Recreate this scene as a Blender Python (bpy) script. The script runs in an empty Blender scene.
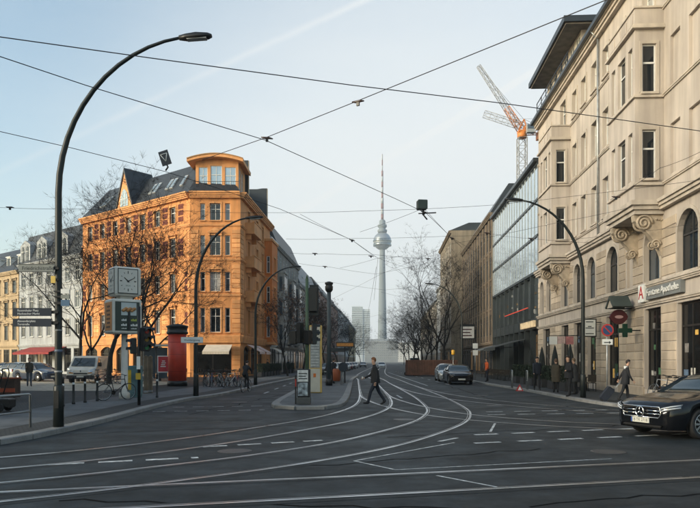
import bpy, bmesh, math, random
from mathutils import Vector, Matrix
R = math.radians
rnd = random.Random(7)
SC = bpy.context.scene
COL = SC.collection

# ---------------------------------------------------------------- camera, sky, sun, exposure
FPX, HORIZON, EYE = 660.0, 361.0, 1.72          # focal length and horizon in photo pixels, eye height in metres
cam = bpy.data.cameras.new('camera')
cam.sensor_width = 36.0
cam.lens = FPX / 700.0 * 36.0
cam.shift_y = (HORIZON - 254.0) / 700.0
cam.clip_start = 0.1
cam.clip_end = 9000
cam_o = bpy.data.objects.new('camera', cam)
COL.objects.link(cam_o)
cam_o.location = (0, 0, EYE)
cam_o.rotation_euler = (R(90), 0, 0)
SC.camera = cam_o

SUN_AZ, SUN_EL = -118.0, 17.0                   # azimuth clockwise from the view axis (+Y); behind and to the left
sd = Vector((math.sin(R(SUN_AZ)) * math.cos(R(SUN_EL)), math.cos(R(SUN_AZ)) * math.cos(R(SUN_EL)), math.sin(R(SUN_EL))))
sun = bpy.data.lights.new('sun', 'SUN')
sun.energy = 1.3
sun.angle = R(10)
sun.color = (1.0, 0.91, 0.79)
sun_o = bpy.data.objects.new('sun', sun)
COL.objects.link(sun_o)
sun_o.rotation_euler = (-sd).to_track_quat('-Z', 'Y').to_euler()

def pixdir(px, py):
    return Vector(((px - 350) / FPX, 1.0, (HORIZON - py) / FPX)).normalized()

world = bpy.data.worlds.new('World')
SC.world = world
world.use_nodes = True
wn, wl = world.node_tree.nodes, world.node_tree.links
wn.clear()
w_out = wn.new('ShaderNodeOutputWorld')
w_bg = wn.new('ShaderNodeBackground')
w_bg.inputs['Strength'].default_value = 0.15
sky = wn.new('ShaderNodeTexSky')
sky.sky_type = 'NISHITA'
sky.sun_disc = False
sky.sun_elevation = R(SUN_EL)
sky.sun_rotation = R(SUN_AZ)
sky.altitude = 50
sky.air_density = 1.0
sky.dust_density = 3.2
sky.ozone_density = 0.8
w_tc = wn.new('ShaderNodeTexCoord')
# thin high veil holding the painted sun glow and two old contrails, over the whole sky dome
def wmath(op, a, b=None, clamp=False):
    n = wn.new('ShaderNodeMath'); n.operation = op; n.use_clamp = clamp
    for i, v in enumerate((a, b)):
        if v is None: continue
        if isinstance(v, (int, float)): n.inputs[i].default_value = v
        else: wl.new(v, n.inputs[i])
    return n.outputs[0]
def wnoise(scale, detail, rough=0.6, stretch=None):
    n = wn.new('ShaderNodeTexNoise'); n.inputs['Scale'].default_value = scale
    n.inputs['Detail'].default_value = detail; n.inputs['Roughness'].default_value = rough
    if stretch:
        m = wn.new('ShaderNodeMapping'); m.inputs['Scale'].default_value = stretch; m.inputs['Rotation'].default_value = (0.2, 0.5, 0.5)
        wl.new(w_tc.outputs['Generated'], m.inputs['Vector']); wl.new(m.outputs[0], n.inputs['Vector'])
    else:
        wl.new(w_tc.outputs['Generated'], n.inputs['Vector'])
    return n.outputs['Fac']
# sun glow painted as high cloud, thickest low over the tower
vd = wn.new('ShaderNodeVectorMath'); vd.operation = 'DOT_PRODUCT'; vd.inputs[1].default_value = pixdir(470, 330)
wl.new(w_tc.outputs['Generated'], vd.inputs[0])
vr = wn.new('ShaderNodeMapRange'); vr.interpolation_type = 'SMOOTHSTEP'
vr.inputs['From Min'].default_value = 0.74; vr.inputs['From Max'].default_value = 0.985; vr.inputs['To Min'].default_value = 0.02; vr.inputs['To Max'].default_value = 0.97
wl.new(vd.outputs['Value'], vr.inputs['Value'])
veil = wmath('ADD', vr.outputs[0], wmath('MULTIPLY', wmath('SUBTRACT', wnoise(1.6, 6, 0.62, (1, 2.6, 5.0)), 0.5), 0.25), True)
def contrail(a, b, width, amount):
    nrm = pixdir(*a).cross(pixdir(*b)).normalized()
    d = wn.new('ShaderNodeVectorMath'); d.operation = 'DOT_PRODUCT'; d.inputs[1].default_value = nrm
    wl.new(w_tc.outputs['Generated'], d.inputs[0])
    off = wmath('MULTIPLY', wmath('SUBTRACT', wnoise(7, 4), 0.5), 0.012)
    t = wmath('ABSOLUTE', wmath('ADD', d.outputs['Value'], off))
    f = wmath('SUBTRACT', 1.0, wmath('DIVIDE', t, width), True)
    return wmath('MULTIPLY', wmath('MULTIPLY', f, wmath('MULTIPLY', wnoise(5, 5), 1.6)), amount)
c1 = contrail((350, 6), (0, 172), 0.006, 0.26)
c2 = contrail((545, 66), (352, 180), 0.006, 0.3)
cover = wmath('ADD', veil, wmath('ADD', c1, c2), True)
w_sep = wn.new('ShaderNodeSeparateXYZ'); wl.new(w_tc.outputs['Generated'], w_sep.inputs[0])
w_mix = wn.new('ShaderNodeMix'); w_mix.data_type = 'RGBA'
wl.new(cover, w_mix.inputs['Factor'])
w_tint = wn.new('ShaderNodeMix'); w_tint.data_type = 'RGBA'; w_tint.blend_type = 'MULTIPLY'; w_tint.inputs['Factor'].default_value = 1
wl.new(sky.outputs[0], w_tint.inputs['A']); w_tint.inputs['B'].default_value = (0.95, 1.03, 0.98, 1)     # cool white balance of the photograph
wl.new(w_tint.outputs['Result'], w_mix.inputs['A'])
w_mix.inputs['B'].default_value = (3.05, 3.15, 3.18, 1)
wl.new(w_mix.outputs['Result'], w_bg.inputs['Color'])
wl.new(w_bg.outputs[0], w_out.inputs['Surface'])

vs = SC.view_settings
vs.view_transform = 'Standard'
vs.look = 'None'
vs.exposure = 1.0
vs.gamma = 1.0
vs.use_curve_mapping = False
SC.cycles.use_denoising = True
SC.cycles.max_bounces = 6
SC.cycles.volume_bounces = 1
SC.cycles.volume_max_steps = 64

# ---------------------------------------------------------------- pixel helpers
def G(px, py, z=0.0):
    """photo pixel of something that touches the ground (height z) -> point"""
    Y = FPX * (EYE - z) / (py - HORIZON)
    return Vector(((px - 350) / FPX * Y, Y, z))
def P(px, py, Y):
    return Vector(((px - 350) / FPX * Y, Y, EYE - (py - HORIZON) / FPX * Y))

# ---------------------------------------------------------------- materials
MATS = {}
def mat(name, col, rough=0.7, var=0.12, scale=1.2, bump=0.0, bscale=30.0, metal=0.0, spec=0.4, streak=0.0, fine=0.0, coat=0.0, emit=None, estr=0.0, alpha=None, rvar=0.0):
    if name in MATS: return MATS[name]
    m = bpy.data.materials.new(name); m.use_nodes = True
    n, l = m.node_tree.nodes, m.node_tree.links
    b = n['Principled BSDF']
    b.inputs['Roughness'].default_value = rough
    b.inputs['Metallic'].default_value = metal
    b.inputs['Specular IOR Level'].default_value = spec
    b.inputs['Coat Weight'].default_value = coat
    b.inputs['Coat Roughness'].default_value = 0.04
    c = (*col, 1)
    geo = n.new('ShaderNodeNewGeometry')
    cur = None
    def mul(fac_socket, lo, hi, cur):
        r = n.new('ShaderNodeMapRange'); r.inputs['From Min'].default_value = 0.3; r.inputs['From Max'].default_value = 0.7
        r.inputs['To Min'].default_value = lo; r.inputs['To Max'].default_value = hi
        l.new(fac_socket, r.inputs['Value'])
        mx = n.new('ShaderNodeMix'); mx.data_type = 'RGBA'; mx.blend_type = 'MULTIPLY'; mx.inputs['Factor'].default_value = 1
        if cur is None: mx.inputs['A'].default_value = c
        else: l.new(cur, mx.inputs['A'])
        l.new(r.outputs[0], mx.inputs['B'])
        return mx.outputs['Result']
    def noise(sc, det=5, stretch=None):
        t = n.new('ShaderNodeTexNoise'); t.inputs['Scale'].default_value = sc; t.inputs['Detail'].default_value = det
        if stretch:
            mp = n.new('ShaderNodeMapping'); mp.inputs['Scale'].default_value = stretch
            l.new(geo.outputs['Position'], mp.inputs['Vector']); l.new(mp.outputs[0], t.inputs['Vector'])
        else: l.new(geo.outputs['Position'], t.inputs['Vector'])
        return t.outputs['Fac']
    if var: cur = mul(noise(scale), 1 - var, 1 + var, cur)
    if streak: cur = mul(noise(1.0, 6, (2.2, 2.2, 0.22)), 1 - streak, 1 + streak * 0.35, cur)
    if fine: cur = mul(noise(bscale * 0.8, 3), 1 - fine, 1 + fine, cur)
    if cur is None: b.inputs['Base Color'].default_value = c
    else: l.new(cur, b.inputs['Base Color'])
    if rvar:
        r = n.new('ShaderNodeMapRange'); r.inputs['From Min'].default_value = 0.3; r.inputs['From Max'].default_value = 0.7
        r.inputs['To Min'].default_value = rough - rvar; r.inputs['To Max'].default_value = rough + rvar
        l.new(noise(scale * 0.7, 4), r.inputs['Value']); l.new(r.outputs[0], b.inputs['Roughness'])
    if bump:
        bp = n.new('ShaderNodeBump'); bp.inputs['Strength'].default_value = bump; bp.inputs['Distance'].default_value = 0.02
        l.new(noise(bscale, 4), bp.inputs['Height']); l.new(bp.outputs[0], b.inputs['Normal'])
    if emit:
        b.inputs['Emission Color'].default_value = (*emit, 1); b.inputs['Emission Strength'].default_value = estr
    MATS[name] = m
    return m

def brick_mat(name, col, mortar, bw, bh, rough=0.8, msize=0.02, bump=0.6, rot=0.0):
    """flat paving / brickwork too fine to pick apart; world-space xy (paving) or facade xz"""
    if name in MATS: return MATS[name]
    m = mat(name, col, rough)
    n, l = m.node_tree.nodes, m.node_tree.links
    b = n['Principled BSDF']
    geo = n.new('ShaderNodeNewGeometry')
    mp = n.new('ShaderNodeMapping'); mp.inputs['Rotation'].default_value = (0, 0, rot)
    l.new(geo.outputs['Position'], mp.inputs['Vector'])
    t = n.new('ShaderNodeTexBrick')
    t.inputs['Color1'].default_value = (*[c * 0.82 for c in col], 1)
    t.inputs['Color2'].default_value = (*[min(1, c * 1.18) for c in col], 1)
    t.inputs['Mortar'].default_value = (*mortar, 1)
    t.inputs['Scale'].default_value = 1.0
    t.inputs['Mortar Size'].default_value = msize
    t.inputs['Brick Width'].default_value = bw
    t.inputs['Row Height'].default_value = bh
    l.new(mp.outputs[0], t.inputs['Vector'])
    old = b.inputs['Base Color'].links
    nz = n.new('ShaderNodeTexNoise'); nz.inputs['Scale'].default_value = 0.7; nz.inputs['Detail'].default_value = 6
    l.new(geo.outputs['Position'], nz.inputs['Vector'])
    r = n.new('ShaderNodeMapRange'); r.inputs['From Min'].default_value = 0.3; r.inputs['From Max'].default_value = 0.7
    r.inputs['To Min'].default_value = 0.7; r.inputs['To Max'].default_value = 1.25
    l.new(nz.outputs['Fac'], r.inputs['Value'])
    mx = n.new('ShaderNodeMix'); mx.data_type = 'RGBA'; mx.blend_type = 'MULTIPLY'; mx.inputs['Factor'].default_value = 1
    l.new(t.outputs['Color'], mx.inputs['A']); l.new(r.outputs[0], mx.inputs['B'])
    l.new(mx.outputs['Result'], b.inputs['Base Color'])
    bp = n.new('ShaderNodeBump'); bp.inputs['Strength'].default_value = bump; bp.inputs['Distance'].default_value = 0.01; bp.invert = True
    l.new(t.outputs['Fac'], bp.inputs['Height']); l.new(bp.outputs[0], b.inputs['Normal'])
    return m

def asphalt_mat(name, base, light):
    m = bpy.data.materials.new(name); m.use_nodes = True
    n, l = m.node_tree.nodes, m.node_tree.links
    b = n['Principled BSDF']; b.inputs['Specular IOR Level'].default_value = 0.36
    geo = n.new('ShaderNodeNewGeometry')
    def noise(sc, det, stretch=(1, 1, 1), rough=0.55):
        mp = n.new('ShaderNodeMapping'); mp.inputs['Scale'].default_value = stretch
        l.new(geo.outputs['Position'], mp.inputs['Vector'])
        t = n.new('ShaderNodeTexNoise'); t.inputs['Scale'].default_value = sc; t.inputs['Detail'].default_value = det; t.inputs['Roughness'].default_value = rough
        l.new(mp.outputs[0], t.inputs['Vector']); return t.outputs['Fac']
    big = noise(0.16, 4, (1, 0.8, 1)); mid = noise(1.1, 6); fine = noise(60, 3); grain = noise(220, 2)
    v = n.new('ShaderNodeTexVoronoi'); v.inputs['Scale'].default_value = 0.22; l.new(geo.outputs['Position'], v.inputs['Vector'])
    def rng(s, lo, hi, a=0.3, c=0.7):
        r = n.new('ShaderNodeMapRange'); r.inputs['From Min'].default_value = a; r.inputs['From Max'].default_value = c
        r.inputs['To Min'].default_value = lo; r.inputs['To Max'].default_value = hi; l.new(s, r.inputs['Value']); return r.outputs[0]
    def mth(op, a, c):
        q = n.new('ShaderNodeMath'); q.operation = op; l.new(a, q.inputs[0]); l.new(c, q.inputs[1]); return q.outputs[0]
    f = mth('MULTIPLY', mth('MULTIPLY', rng(big, 0.68, 1.4), rng(mid, 0.72, 1.3)), mth('MULTIPLY', rng(fine, 0.8, 1.2), rng(grain, 0.75, 1.3)))
    sepc = n.new('ShaderNodeSeparateColor'); l.new(v.outputs['Color'], sepc.inputs[0])
    ve = n.new('ShaderNodeTexVoronoi'); ve.feature = 'DISTANCE_TO_EDGE'; ve.inputs['Scale'].default_value = 0.33
    wob = n.new('ShaderNodeVectorMath'); wob.operation = 'ADD'; l.new(geo.outputs['Position'], wob.inputs[0])
    wn_ = n.new('ShaderNodeTexNoise'); wn_.inputs['Scale'].default_value = 1.3; wn_.inputs['Detail'].default_value = 5; l.new(geo.outputs['Position'], wn_.inputs['Vector']); l.new(wn_.outputs['Color'], wob.inputs[1]); l.new(wob.outputs[0], ve.inputs['Vector'])
    f = mth('MULTIPLY', f, rng(ve.outputs['Distance'], 0.42, 1.0, 0.0, 0.006))
    stain = noise(0.55, 7, (1, 1, 1), 0.7); f = mth('MULTIPLY', f, rng(stain, 0.62, 1.3, 0.36, 0.62))
    f = mth('MULTIPLY', f, rng(sepc.outputs[0], 0.88, 1.1, 0, 1))
    mx = n.new('ShaderNodeMix'); mx.data_type = 'RGBA'; mx.blend_type = 'MULTIPLY'; mx.inputs['Factor'].default_value = 1
    mx.inputs['A'].default_value = (*base, 1); l.new(f, mx.inputs['B'])
    l.new(mx.outputs['Result'], b.inputs['Base Color'])
    l.new(rng(stain, 0.78, 0.58, 0.34, 0.64), b.inputs['Roughness'])
    bp = n.new('ShaderNodeBump'); bp.inputs['Strength'].default_value = 0.5; bp.inputs['Distance'].default_value = 0.006
    l.new(mth('ADD', fine, grain), bp.inputs['Height']); l.new(bp.outputs[0], b.inputs['Normal'])
    MATS[name] = m
    return m

# ---------------------------------------------------------------- mesh builder
class MB:
    def __init__(s): s.v, s.f, s.m, s.s = [], [], [], []
    def poly(s, pts, mi=0, smooth=False):
        i = len(s.v); s.v += [tuple(p) for p in pts]; s.f.append(tuple(range(i, i + len(pts)))); s.m.append(mi); s.s.append(smooth)
    def box(s, x0, x1, y0, y1, z0, z1, mi=0, M=None):
        c = [(x0, y0, z0), (x1, y0, z0), (x1, y1, z0), (x0, y1, z0), (x0, y0, z1), (x1, y0, z1), (x1, y1, z1), (x0, y1, z1)]
        if M is not None: c = [tuple(M @ Vector(p)) for p in c]
        i = len(s.v); s.v += c
        for q in ((0, 3, 2, 1), (4, 5, 6, 7), (0, 1, 5, 4), (1, 2, 6, 5), (2, 3, 7, 6), (3, 0, 4, 7)):
            s.f.append(tuple(i + k for k in q)); s.m.append(mi); s.s.append(False)
        return s
    def prism(s, pts, y0, y1, mi=0, M=None):
        """polygon in xz, counter-clockwise seen from -y, pushed from y0 to y1"""
        n = len(pts); i = len(s.v)
        c = [(x, y0, z) for x, z in pts] + [(x, y1, z) for x, z in pts]
        if M is not None: c = [tuple(M @ Vector(p)) for p in c]
        s.v += c
        s.f.append(tuple(i + k for k in range(n))); s.f.append(tuple(i + n + k for k in reversed(range(n))))
        for k in range(n):
            j = (k + 1) % n; s.f.append((i + k, i + n + k, i + n + j, i + j))
        s.m += [mi] * (n + 2); s.s += [False] * (n + 2)
        return s
    def slab(s, pts, z0, z1, mi=0):
        """polygon in xy, counter-clockwise from above"""
        n = len(pts); i = len(s.v)
        s.v += [(p[0], p[1], z1) for p in pts] + [(p[0], p[1], z0) for p in pts]
        s.f.append(tuple(i + k for k in range(n))); s.f.append(tuple(i + n + k for k in reversed(range(n))))
        for k in range(n):
            j = (k + 1) % n; s.f.append((i + k, i + n + k, i + n + j, i + j))
        s.m += [mi] * (n + 2); s.s += [False] * (n + 2)
        return s
    def tube(s, pts, r, n=8, mi=0, caps=True):
        pts = [Vector(p) for p in pts]; k = len(pts)
        rr = r if isinstance(r, (list, tuple)) else [r] * k
        t0 = (pts[1] - pts[0]).normalized()
        a = t0.orthogonal().normalized(); i0 = len(s.v)
        for j in range(k):
            t = (pts[min(j + 1, k - 1)] - pts[max(j - 1, 0)])
            t = t.normalized() if t.length > 1e-9 else t0
            a = (a - t * a.dot(t)); a = a.normalized() if a.length > 1e-6 else t.orthogonal().normalized()
            bb = t.cross(a)
            for q in range(n):
                th = 2 * math.pi * q / n
                s.v.append(tuple(pts[j] + (a * math.cos(th) + bb * math.sin(th)) * rr[j]))
        for j in range(k - 1):
            for q in range(n):
                w = (q + 1) % n
                s.f.append((i0 + j * n + q, i0 + j * n + w, i0 + (j + 1) * n + w, i0 + (j + 1) * n + q)); s.m.append(mi); s.s.append(True)
        if caps:
            s.f.append(tuple(i0 + q for q in reversed(range(n)))); s.f.append(tuple(i0 + (k - 1) * n + q for q in range(n)))
            s.m += [mi] * 2; s.s += [False] * 2
        return s
    def lathe(s, prof, n=16, c=(0, 0, 0), mi=0, smooth=True, M=None):
        i0 = len(s.v)
        for r, z in prof:
            for q in range(n):
                th = 2 * math.pi * q / n; p = Vector((c[0] + r * math.cos(th), c[1] + r * math.sin(th), c[2] + z))
                s.v.append(tuple(M @ p if M is not None else p))
        for j in range(len(prof) - 1):
            for q in range(n):
                w = (q + 1) % n
                s.f.append((i0 + j * n + q, i0 + j * n + w, i0 + (j + 1) * n + w, i0 + (j + 1) * n + q)); s.m.append(mi); s.s.append(smooth)
        s.f.append(tuple(i0 + q for q in reversed(range(n)))); s.f.append(tuple(i0 + (len(prof) - 1) * n + q for q in range(n)))
        s.m += [mi] * 2; s.s += [False] * 2
        return s
    def loft(s, rings, mi=0, closed=False, smooth=True, capends=True):
        i0 = len(s.v); n = len(rings[0])
        for r in rings: s.v += [tuple(p) for p in r]
        for j in range(len(rings) - 1):
            for q in range(n if closed else n - 1):
                w = (q + 1) % n
                s.f.append((i0 + j * n + q, i0 + j * n + w, i0 + (j + 1) * n + w, i0 + (j + 1) * n + q)); s.m.append(mi); s.s.append(smooth)
        if closed and capends:
            s.f.append(tuple(i0 + q for q in reversed(range(n)))); s.f.append(tuple(i0 + (len(rings) - 1) * n + q for q in range(n)))
            s.m += [mi] * 2; s.s += [False] * 2
        return s
    def mesh(s, name, mats):
        me = bpy.data.meshes.new(name); me.from_pydata(s.v, [], s.f)
        for m in (mats if isinstance(mats, (list, tuple)) else [mats]): me.materials.append(m)
        me.polygons.foreach_set('material_index', s.m); me.polygons.foreach_set('use_smooth', s.s)
        me.update(); return me
    def build(s, name, mats, parent=None, M=None):
        return put(s.mesh(name, mats), name, parent, M)

def put(me, name, parent=None, M=None):
    o = bpy.data.objects.new(name, me); COL.objects.link(o)
    if parent is not None: o.parent = parent
    if M is not None: o.matrix_local = M
    return o
def tag(o, label=None, cat=None, group=None, kind=None):
    if label: o['label'] = label
    if cat: o['category'] = cat
    if group: o['group'] = group
    if kind: o['kind'] = kind
    return o
def thing(name, label, cat, loc=(0, 0, 0), rz=0.0, group=None):
    o = bpy.data.objects.new(name, None); COL.objects.link(o)
    o.empty_display_size = 0.2; o.location = loc; o.rotation_euler = (0, 0, rz)
    return tag(o, label, cat, group)
def copy_tree(o, parent=None):
    c = o.copy(); COL.objects.link(c); c.parent = parent
    for ch in list(o.children): copy_tree(ch, c)
    return c
def T(x, y, z): return Matrix.Translation((x, y, z))
def RZ(a): return Matrix.Rotation(a, 4, 'Z')
def RX(a): return Matrix.Rotation(a, 4, 'X')
def RY(a): return Matrix.Rotation(a, 4, 'Y')

TEXTS = {}
def text_mesh(txt, size, mt, ext=0.004, align='CENTER'):
    cu = bpy.data.curves.new('lettering', 'FONT'); cu.body = txt; cu.size = size; cu.extrude = ext
    cu.align_x = align; cu.align_y = 'CENTER'; cu.resolution_u = 3
    o = bpy.data.objects.new('lettering', cu); COL.objects.link(o)
    bpy.context.view_layer.update()
    dg = bpy.context.evaluated_depsgraph_get()
    me = bpy.data.meshes.new_from_object(o.evaluated_get(dg))
    bpy.data.objects.remove(o); me.materials.clear(); me.materials.append(mt); me.name = 'lettering'
    return me
# lettering faces -y in a part's frame: x right, z up
def text(txt, size, mt, parent, M, ext=0.004, align='CENTER', name='lettering'):
    return put(text_mesh(txt, size, mt, ext, align), name, parent, M @ RX(R(90)))

# common materials
ASPHALT = asphalt_mat('asphalt', (0.0095, 0.0145, 0.018), 1)
ASPHALT_D = asphalt_mat('asphalt dark', (0.005, 0.0085, 0.0105), 1)
STEEL = mat('rail steel', (0.52, 0.53, 0.54), 0.36, 0.35, 1.2, metal=0.9, rvar=0.12)
BLACK = mat('black rubber', (0.012, 0.012, 0.013), 0.7, 0.1)
DARKMETAL = mat('dark green metal', (0.011, 0.016, 0.016), 0.45, 0.15, 2, metal=0.2, spec=0.5, bump=0.05)
BLACKMETAL = mat('black metal', (0.007, 0.008, 0.009), 0.45, 0.15, 2, spec=0.5)
GREYMETAL = mat('galvanised metal', (0.35, 0.37, 0.38), 0.45, 0.2, 4, metal=0.7)
WHITEPAINT = mat('white paint', (0.72, 0.72, 0.69), 0.5, 0.08, 3)
MARK = mat('road paint', (0.36, 0.38, 0.39), 0.7, 0.45, 3.0, fine=0.4, bscale=14)
KERB = mat('granite kerb', (0.20, 0.20, 0.195), 0.75, 0.2, 2.0, bump=0.3, bscale=40, fine=0.1)
GLASS_D = mat('dark window glass', (0.008, 0.012, 0.016), 0.04, 0, spec=0.6)
GLASS_B = mat('bluish window glass', (0.05, 0.065, 0.08), 0.05, 0.2, 0.8, spec=1.0)
GLASS_C = mat('window glass with pale curtain behind', (0.30, 0.30, 0.29), 0.12, 0.25, 2.5, spec=0.8)
GLASS_W = mat('window glass with warm room behind', (0.10, 0.065, 0.035), 0.06, 0.4, 2.0, spec=0.8)
PANES = [GLASS_D, GLASS_D, GLASS_B, GLASS_B, GLASS_C]
ZINC = mat('dark zinc roofing', (0.035, 0.042, 0.05), 0.42, 0.15, 1.0, metal=0.3, spec=0.5)
SLATE = mat('dark slate', (0.022, 0.027, 0.034), 0.5, 0.25, 1.4, bump=0.25, bscale=9, spec=0.5)
# ================================================================ THE SETTING: ground, road, pavements, tracks
def crom(pts, n=8):
    pts = [Vector((p[0], p[1], 0)) for p in pts]; out = []
    for i in range(len(pts) - 1):
        p0, p1, p2, p3 = pts[max(i - 1, 0)], pts[i], pts[i + 1], pts[min(i + 2, len(pts) - 1)]
        if i == 0: p0 = p1 * 2 - p2
        if i + 2 > len(pts) - 1: p3 = p2 * 2 - p1
        for k in range(n):
            t = k / n
            out.append(0.5 * ((2 * p1) + (p2 - p0) * t + (2 * p0 - 5 * p1 + 4 * p2 - p3) * t * t + (3 * p1 - 3 * p2 + p3 - p0) * t ** 3))
    out.append(pts[-1]); return out
def resample(pts, step):
    out = [pts[0].copy()]; acc = 0.0; last = pts[0].copy()
    for p in pts[1:]:
        d = (p - last).length
        while acc + d >= step:
            last = last + (p - last).normalized() * (step - acc); out.append(last.copy()); acc = 0.0; d = (p - last).length
        acc += d; last = p.copy()
    return out
def offset(pts, d):
    """shift a polyline to its right (seen along its direction) by d"""
    out = []
    for i, p in enumerate(pts):
        t = (pts[min(i + 1, len(pts) - 1)] - pts[max(i - 1, 0)]).normalized()
        out.append(p + Vector((t.y, -t.x, 0)) * d)
    return out
def ribbon(mb, a, b, z, mi=0):
    for i in range(len(a) - 1):
        mb.poly([(a[i].x, a[i].y, z), (b[i].x, b[i].y, z), (b[i + 1].x, b[i + 1].y, z), (a[i + 1].x, a[i + 1].y, z)], mi)

g = MB(); g.slab([(-2200, -300), (2200, -300), (2200, 2600), (-2200, 2600)], -0.3, -0.05)
tag(g.build('ground', mat('distant ground', (0.07, 0.07, 0.07), 0.9, 0.2, 0.02)), 'wide flat city ground under everything', kind='structure')
g = MB(); g.slab([(-70, -25), (70, -25), (70, 60), (30, 420), (0, 420), (-40, 60), (-70, 40)], -0.04, 0.0)
road = tag(g.build('road', ASPHALT), 'dark asphalt roadway of the crossing and the street', kind='structure')

LK = crom([(-26, 4.2), (-14, 7.2), (-9.2, 10.2), (-7.35, 13.4), (-7.0, 17.2), (-7.05, 20.3), (-7.2, 24.1), (-7.1, 28.8), (-6.5, 32.8), (-6.2, 40.5), (-5.95, 48), (-5.4, 60), (-4.3, 80), (-1.7, 130), (6.5, 285), (12.6, 400)])
RK = crom([(45, 17.5), (26, 17.6), (15.5, 19.0), (11.4, 21.6), (10.1, 24.8), (9.9, 30), (10.1, 38.5), (10.0, 50), (10.7, 65), (12, 90), (14.1, 130), (22.4, 285), (28.5, 400)])
IS = crom([(-2.9, 60), (-2.95, 40), (-2.95, 30), (-2.85, 25.2), (-2.45, 23.8), (-1.5, 23.3), (-0.75, 23.8), (-0.4, 25.4), (-0.22, 29), (-0.1, 36), (0.0, 45), (0.2, 60), (1.0, 76)])
COBBLE = brick_mat('small dark paving setts', (0.03, 0.033, 0.035), (0.013, 0.014, 0.015), 0.11, 0.1, 0.8, 0.012, 0.8)
SLABS = brick_mat('pale concrete paving slabs', (0.085, 0.093, 0.1), (0.04, 0.044, 0.047), 0.5, 0.5, 0.75, 0.01, 0.5, R(12))
SLABS2 = brick_mat('grey concrete paving slabs', (0.026, 0.03, 0.033), (0.012, 0.014, 0.015), 0.5, 0.5, 0.75, 0.01, 0.5, R(-3))
SUNLIT_PAVE = brick_mat('forecourt paving toned as sunlit', (0.42, 0.37, 0.29), (0.2, 0.18, 0.15), 0.3, 0.2, 0.8, 0.01, 0.4, R(50))  # pool of sunlight on the forecourt, put into its paving colour
def pavement(name, label, poly, mt, z=0.12):
    g = MB(); g.slab(poly, -0.2, z); o = g.build(name, mt); return tag(o, label, kind='structure')
def ccw(p):
    a = sum(p[i][0] * p[(i + 1) % len(p)][1] - p[(i + 1) % len(p)][0] * p[i][1] for i in range(len(p)))
    return p if a > 0 else p[::-1]
KERB_MESH = {}
def kerbstones(parent, line, inward, length=1.0, zt=0.125, ymax=90):
    pts = resample(line, length)
    me = KERB_MESH.get(length)
    if not me:
        b = MB(); w, e, l2 = 0.15, 0.02, length / 2 - 0.006
        b.loft([[(x, -w, -0.15), (x, -w, zt - e), (x, -w + e, zt), (x, w, zt), (x, w, -0.15)] for x in (-l2, l2)], closed=True, smooth=False)
        me = KERB_MESH[length] = b.mesh('kerb_stone', KERB)
    k = 0
    for i in range(len(pts) - 1):
        m = (pts[i] + pts[i + 1]) / 2; t = (pts[i + 1] - pts[i])
        if m.y > ymax or m.y < 4 or abs(m.x) > 30: continue
        ang = math.atan2(t.y, t.x) + (0 if inward > 0 else math.pi)
        put(me, 'kerb_stone', parent, T(m.x, m.y, rnd.uniform(-0.006, 0.004)) @ RZ(ang + rnd.uniform(-0.006, 0.006)))
        k += 1
lp = pavement('pavement_left', 'left pavement of dark setts behind a granite kerb', ccw([(p.x, p.y) for p in offset(LK, -0.15)] + [(-90, 400), (-90, 4)]), COBBLE, 0.115)
rp = pavement('pavement_right', 'right pavement of grey slabs behind a granite kerb', ccw([(p.x, p.y) for p in offset(RK, 0.15)] + [(90, 400), (90, 18)]), SLABS2, 0.115)
ipoly = [(p.x, p.y) for p in IS]
ip = pavement('tram_platform', 'long tram stop island between lane and rails', ccw([(p.x, p.y) for p in offset(IS, -0.15)] + [(-1.3, 76)]), SLABS, 0.115)
kerbstones(lp, LK, -1 + 2, 1.0)
kerbstones(rp, RK, -1)
kerbstones(ip, IS, 1, 1.0, 0.125, 74)
# pale slab walk, sunlit-toned forecourt and worn strips laid on the left pavement
def sheet(name, poly, z, mt, parent):
    b = MB(); b.poly([(x, y, z) for x, y in ccw(poly)]); return b.build(name, mt, parent)
a, b_ = offset(LK, -1.15), offset(LK, -3.5)
sel = [i for i, p in enumerate(LK) if 8 < p.y < 90]
g = MB(); ribbon(g, [b_[i] for i in sel], [a[i] for i in sel], 0.119)
g.build('slab_walk', SLABS, lp)
sheet('forecourt', [(-13.5, 35.5), (-12.2, 49), (-19, 57), (-40, 62), (-52, 48), (-30, 36)], 0.119, SUNLIT_PAVE, lp)
sheet('driveway', [(-12, 52), (-11, 60), (-30, 76.5), (-46, 90), (-60, 90), (-60, 50), (-52, 50.5), (-40, 64), (-19, 59)], 0.119, ASPHALT, lp)
a, b_ = offset(RK, 0.9), offset(RK, 2.6)
sel = [i for i, p in enumerate(RK) if 22 < p.y < 120]
g = MB(); ribbon(g, [a[i] for i in sel], [b_[i] for i in sel], 0.119)
g.build('slab_walk', mat('worn grey slabs', (0.03, 0.035, 0.038), 0.75, 0.2, 1.5, bump=0.2, bscale=8), rp)

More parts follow.
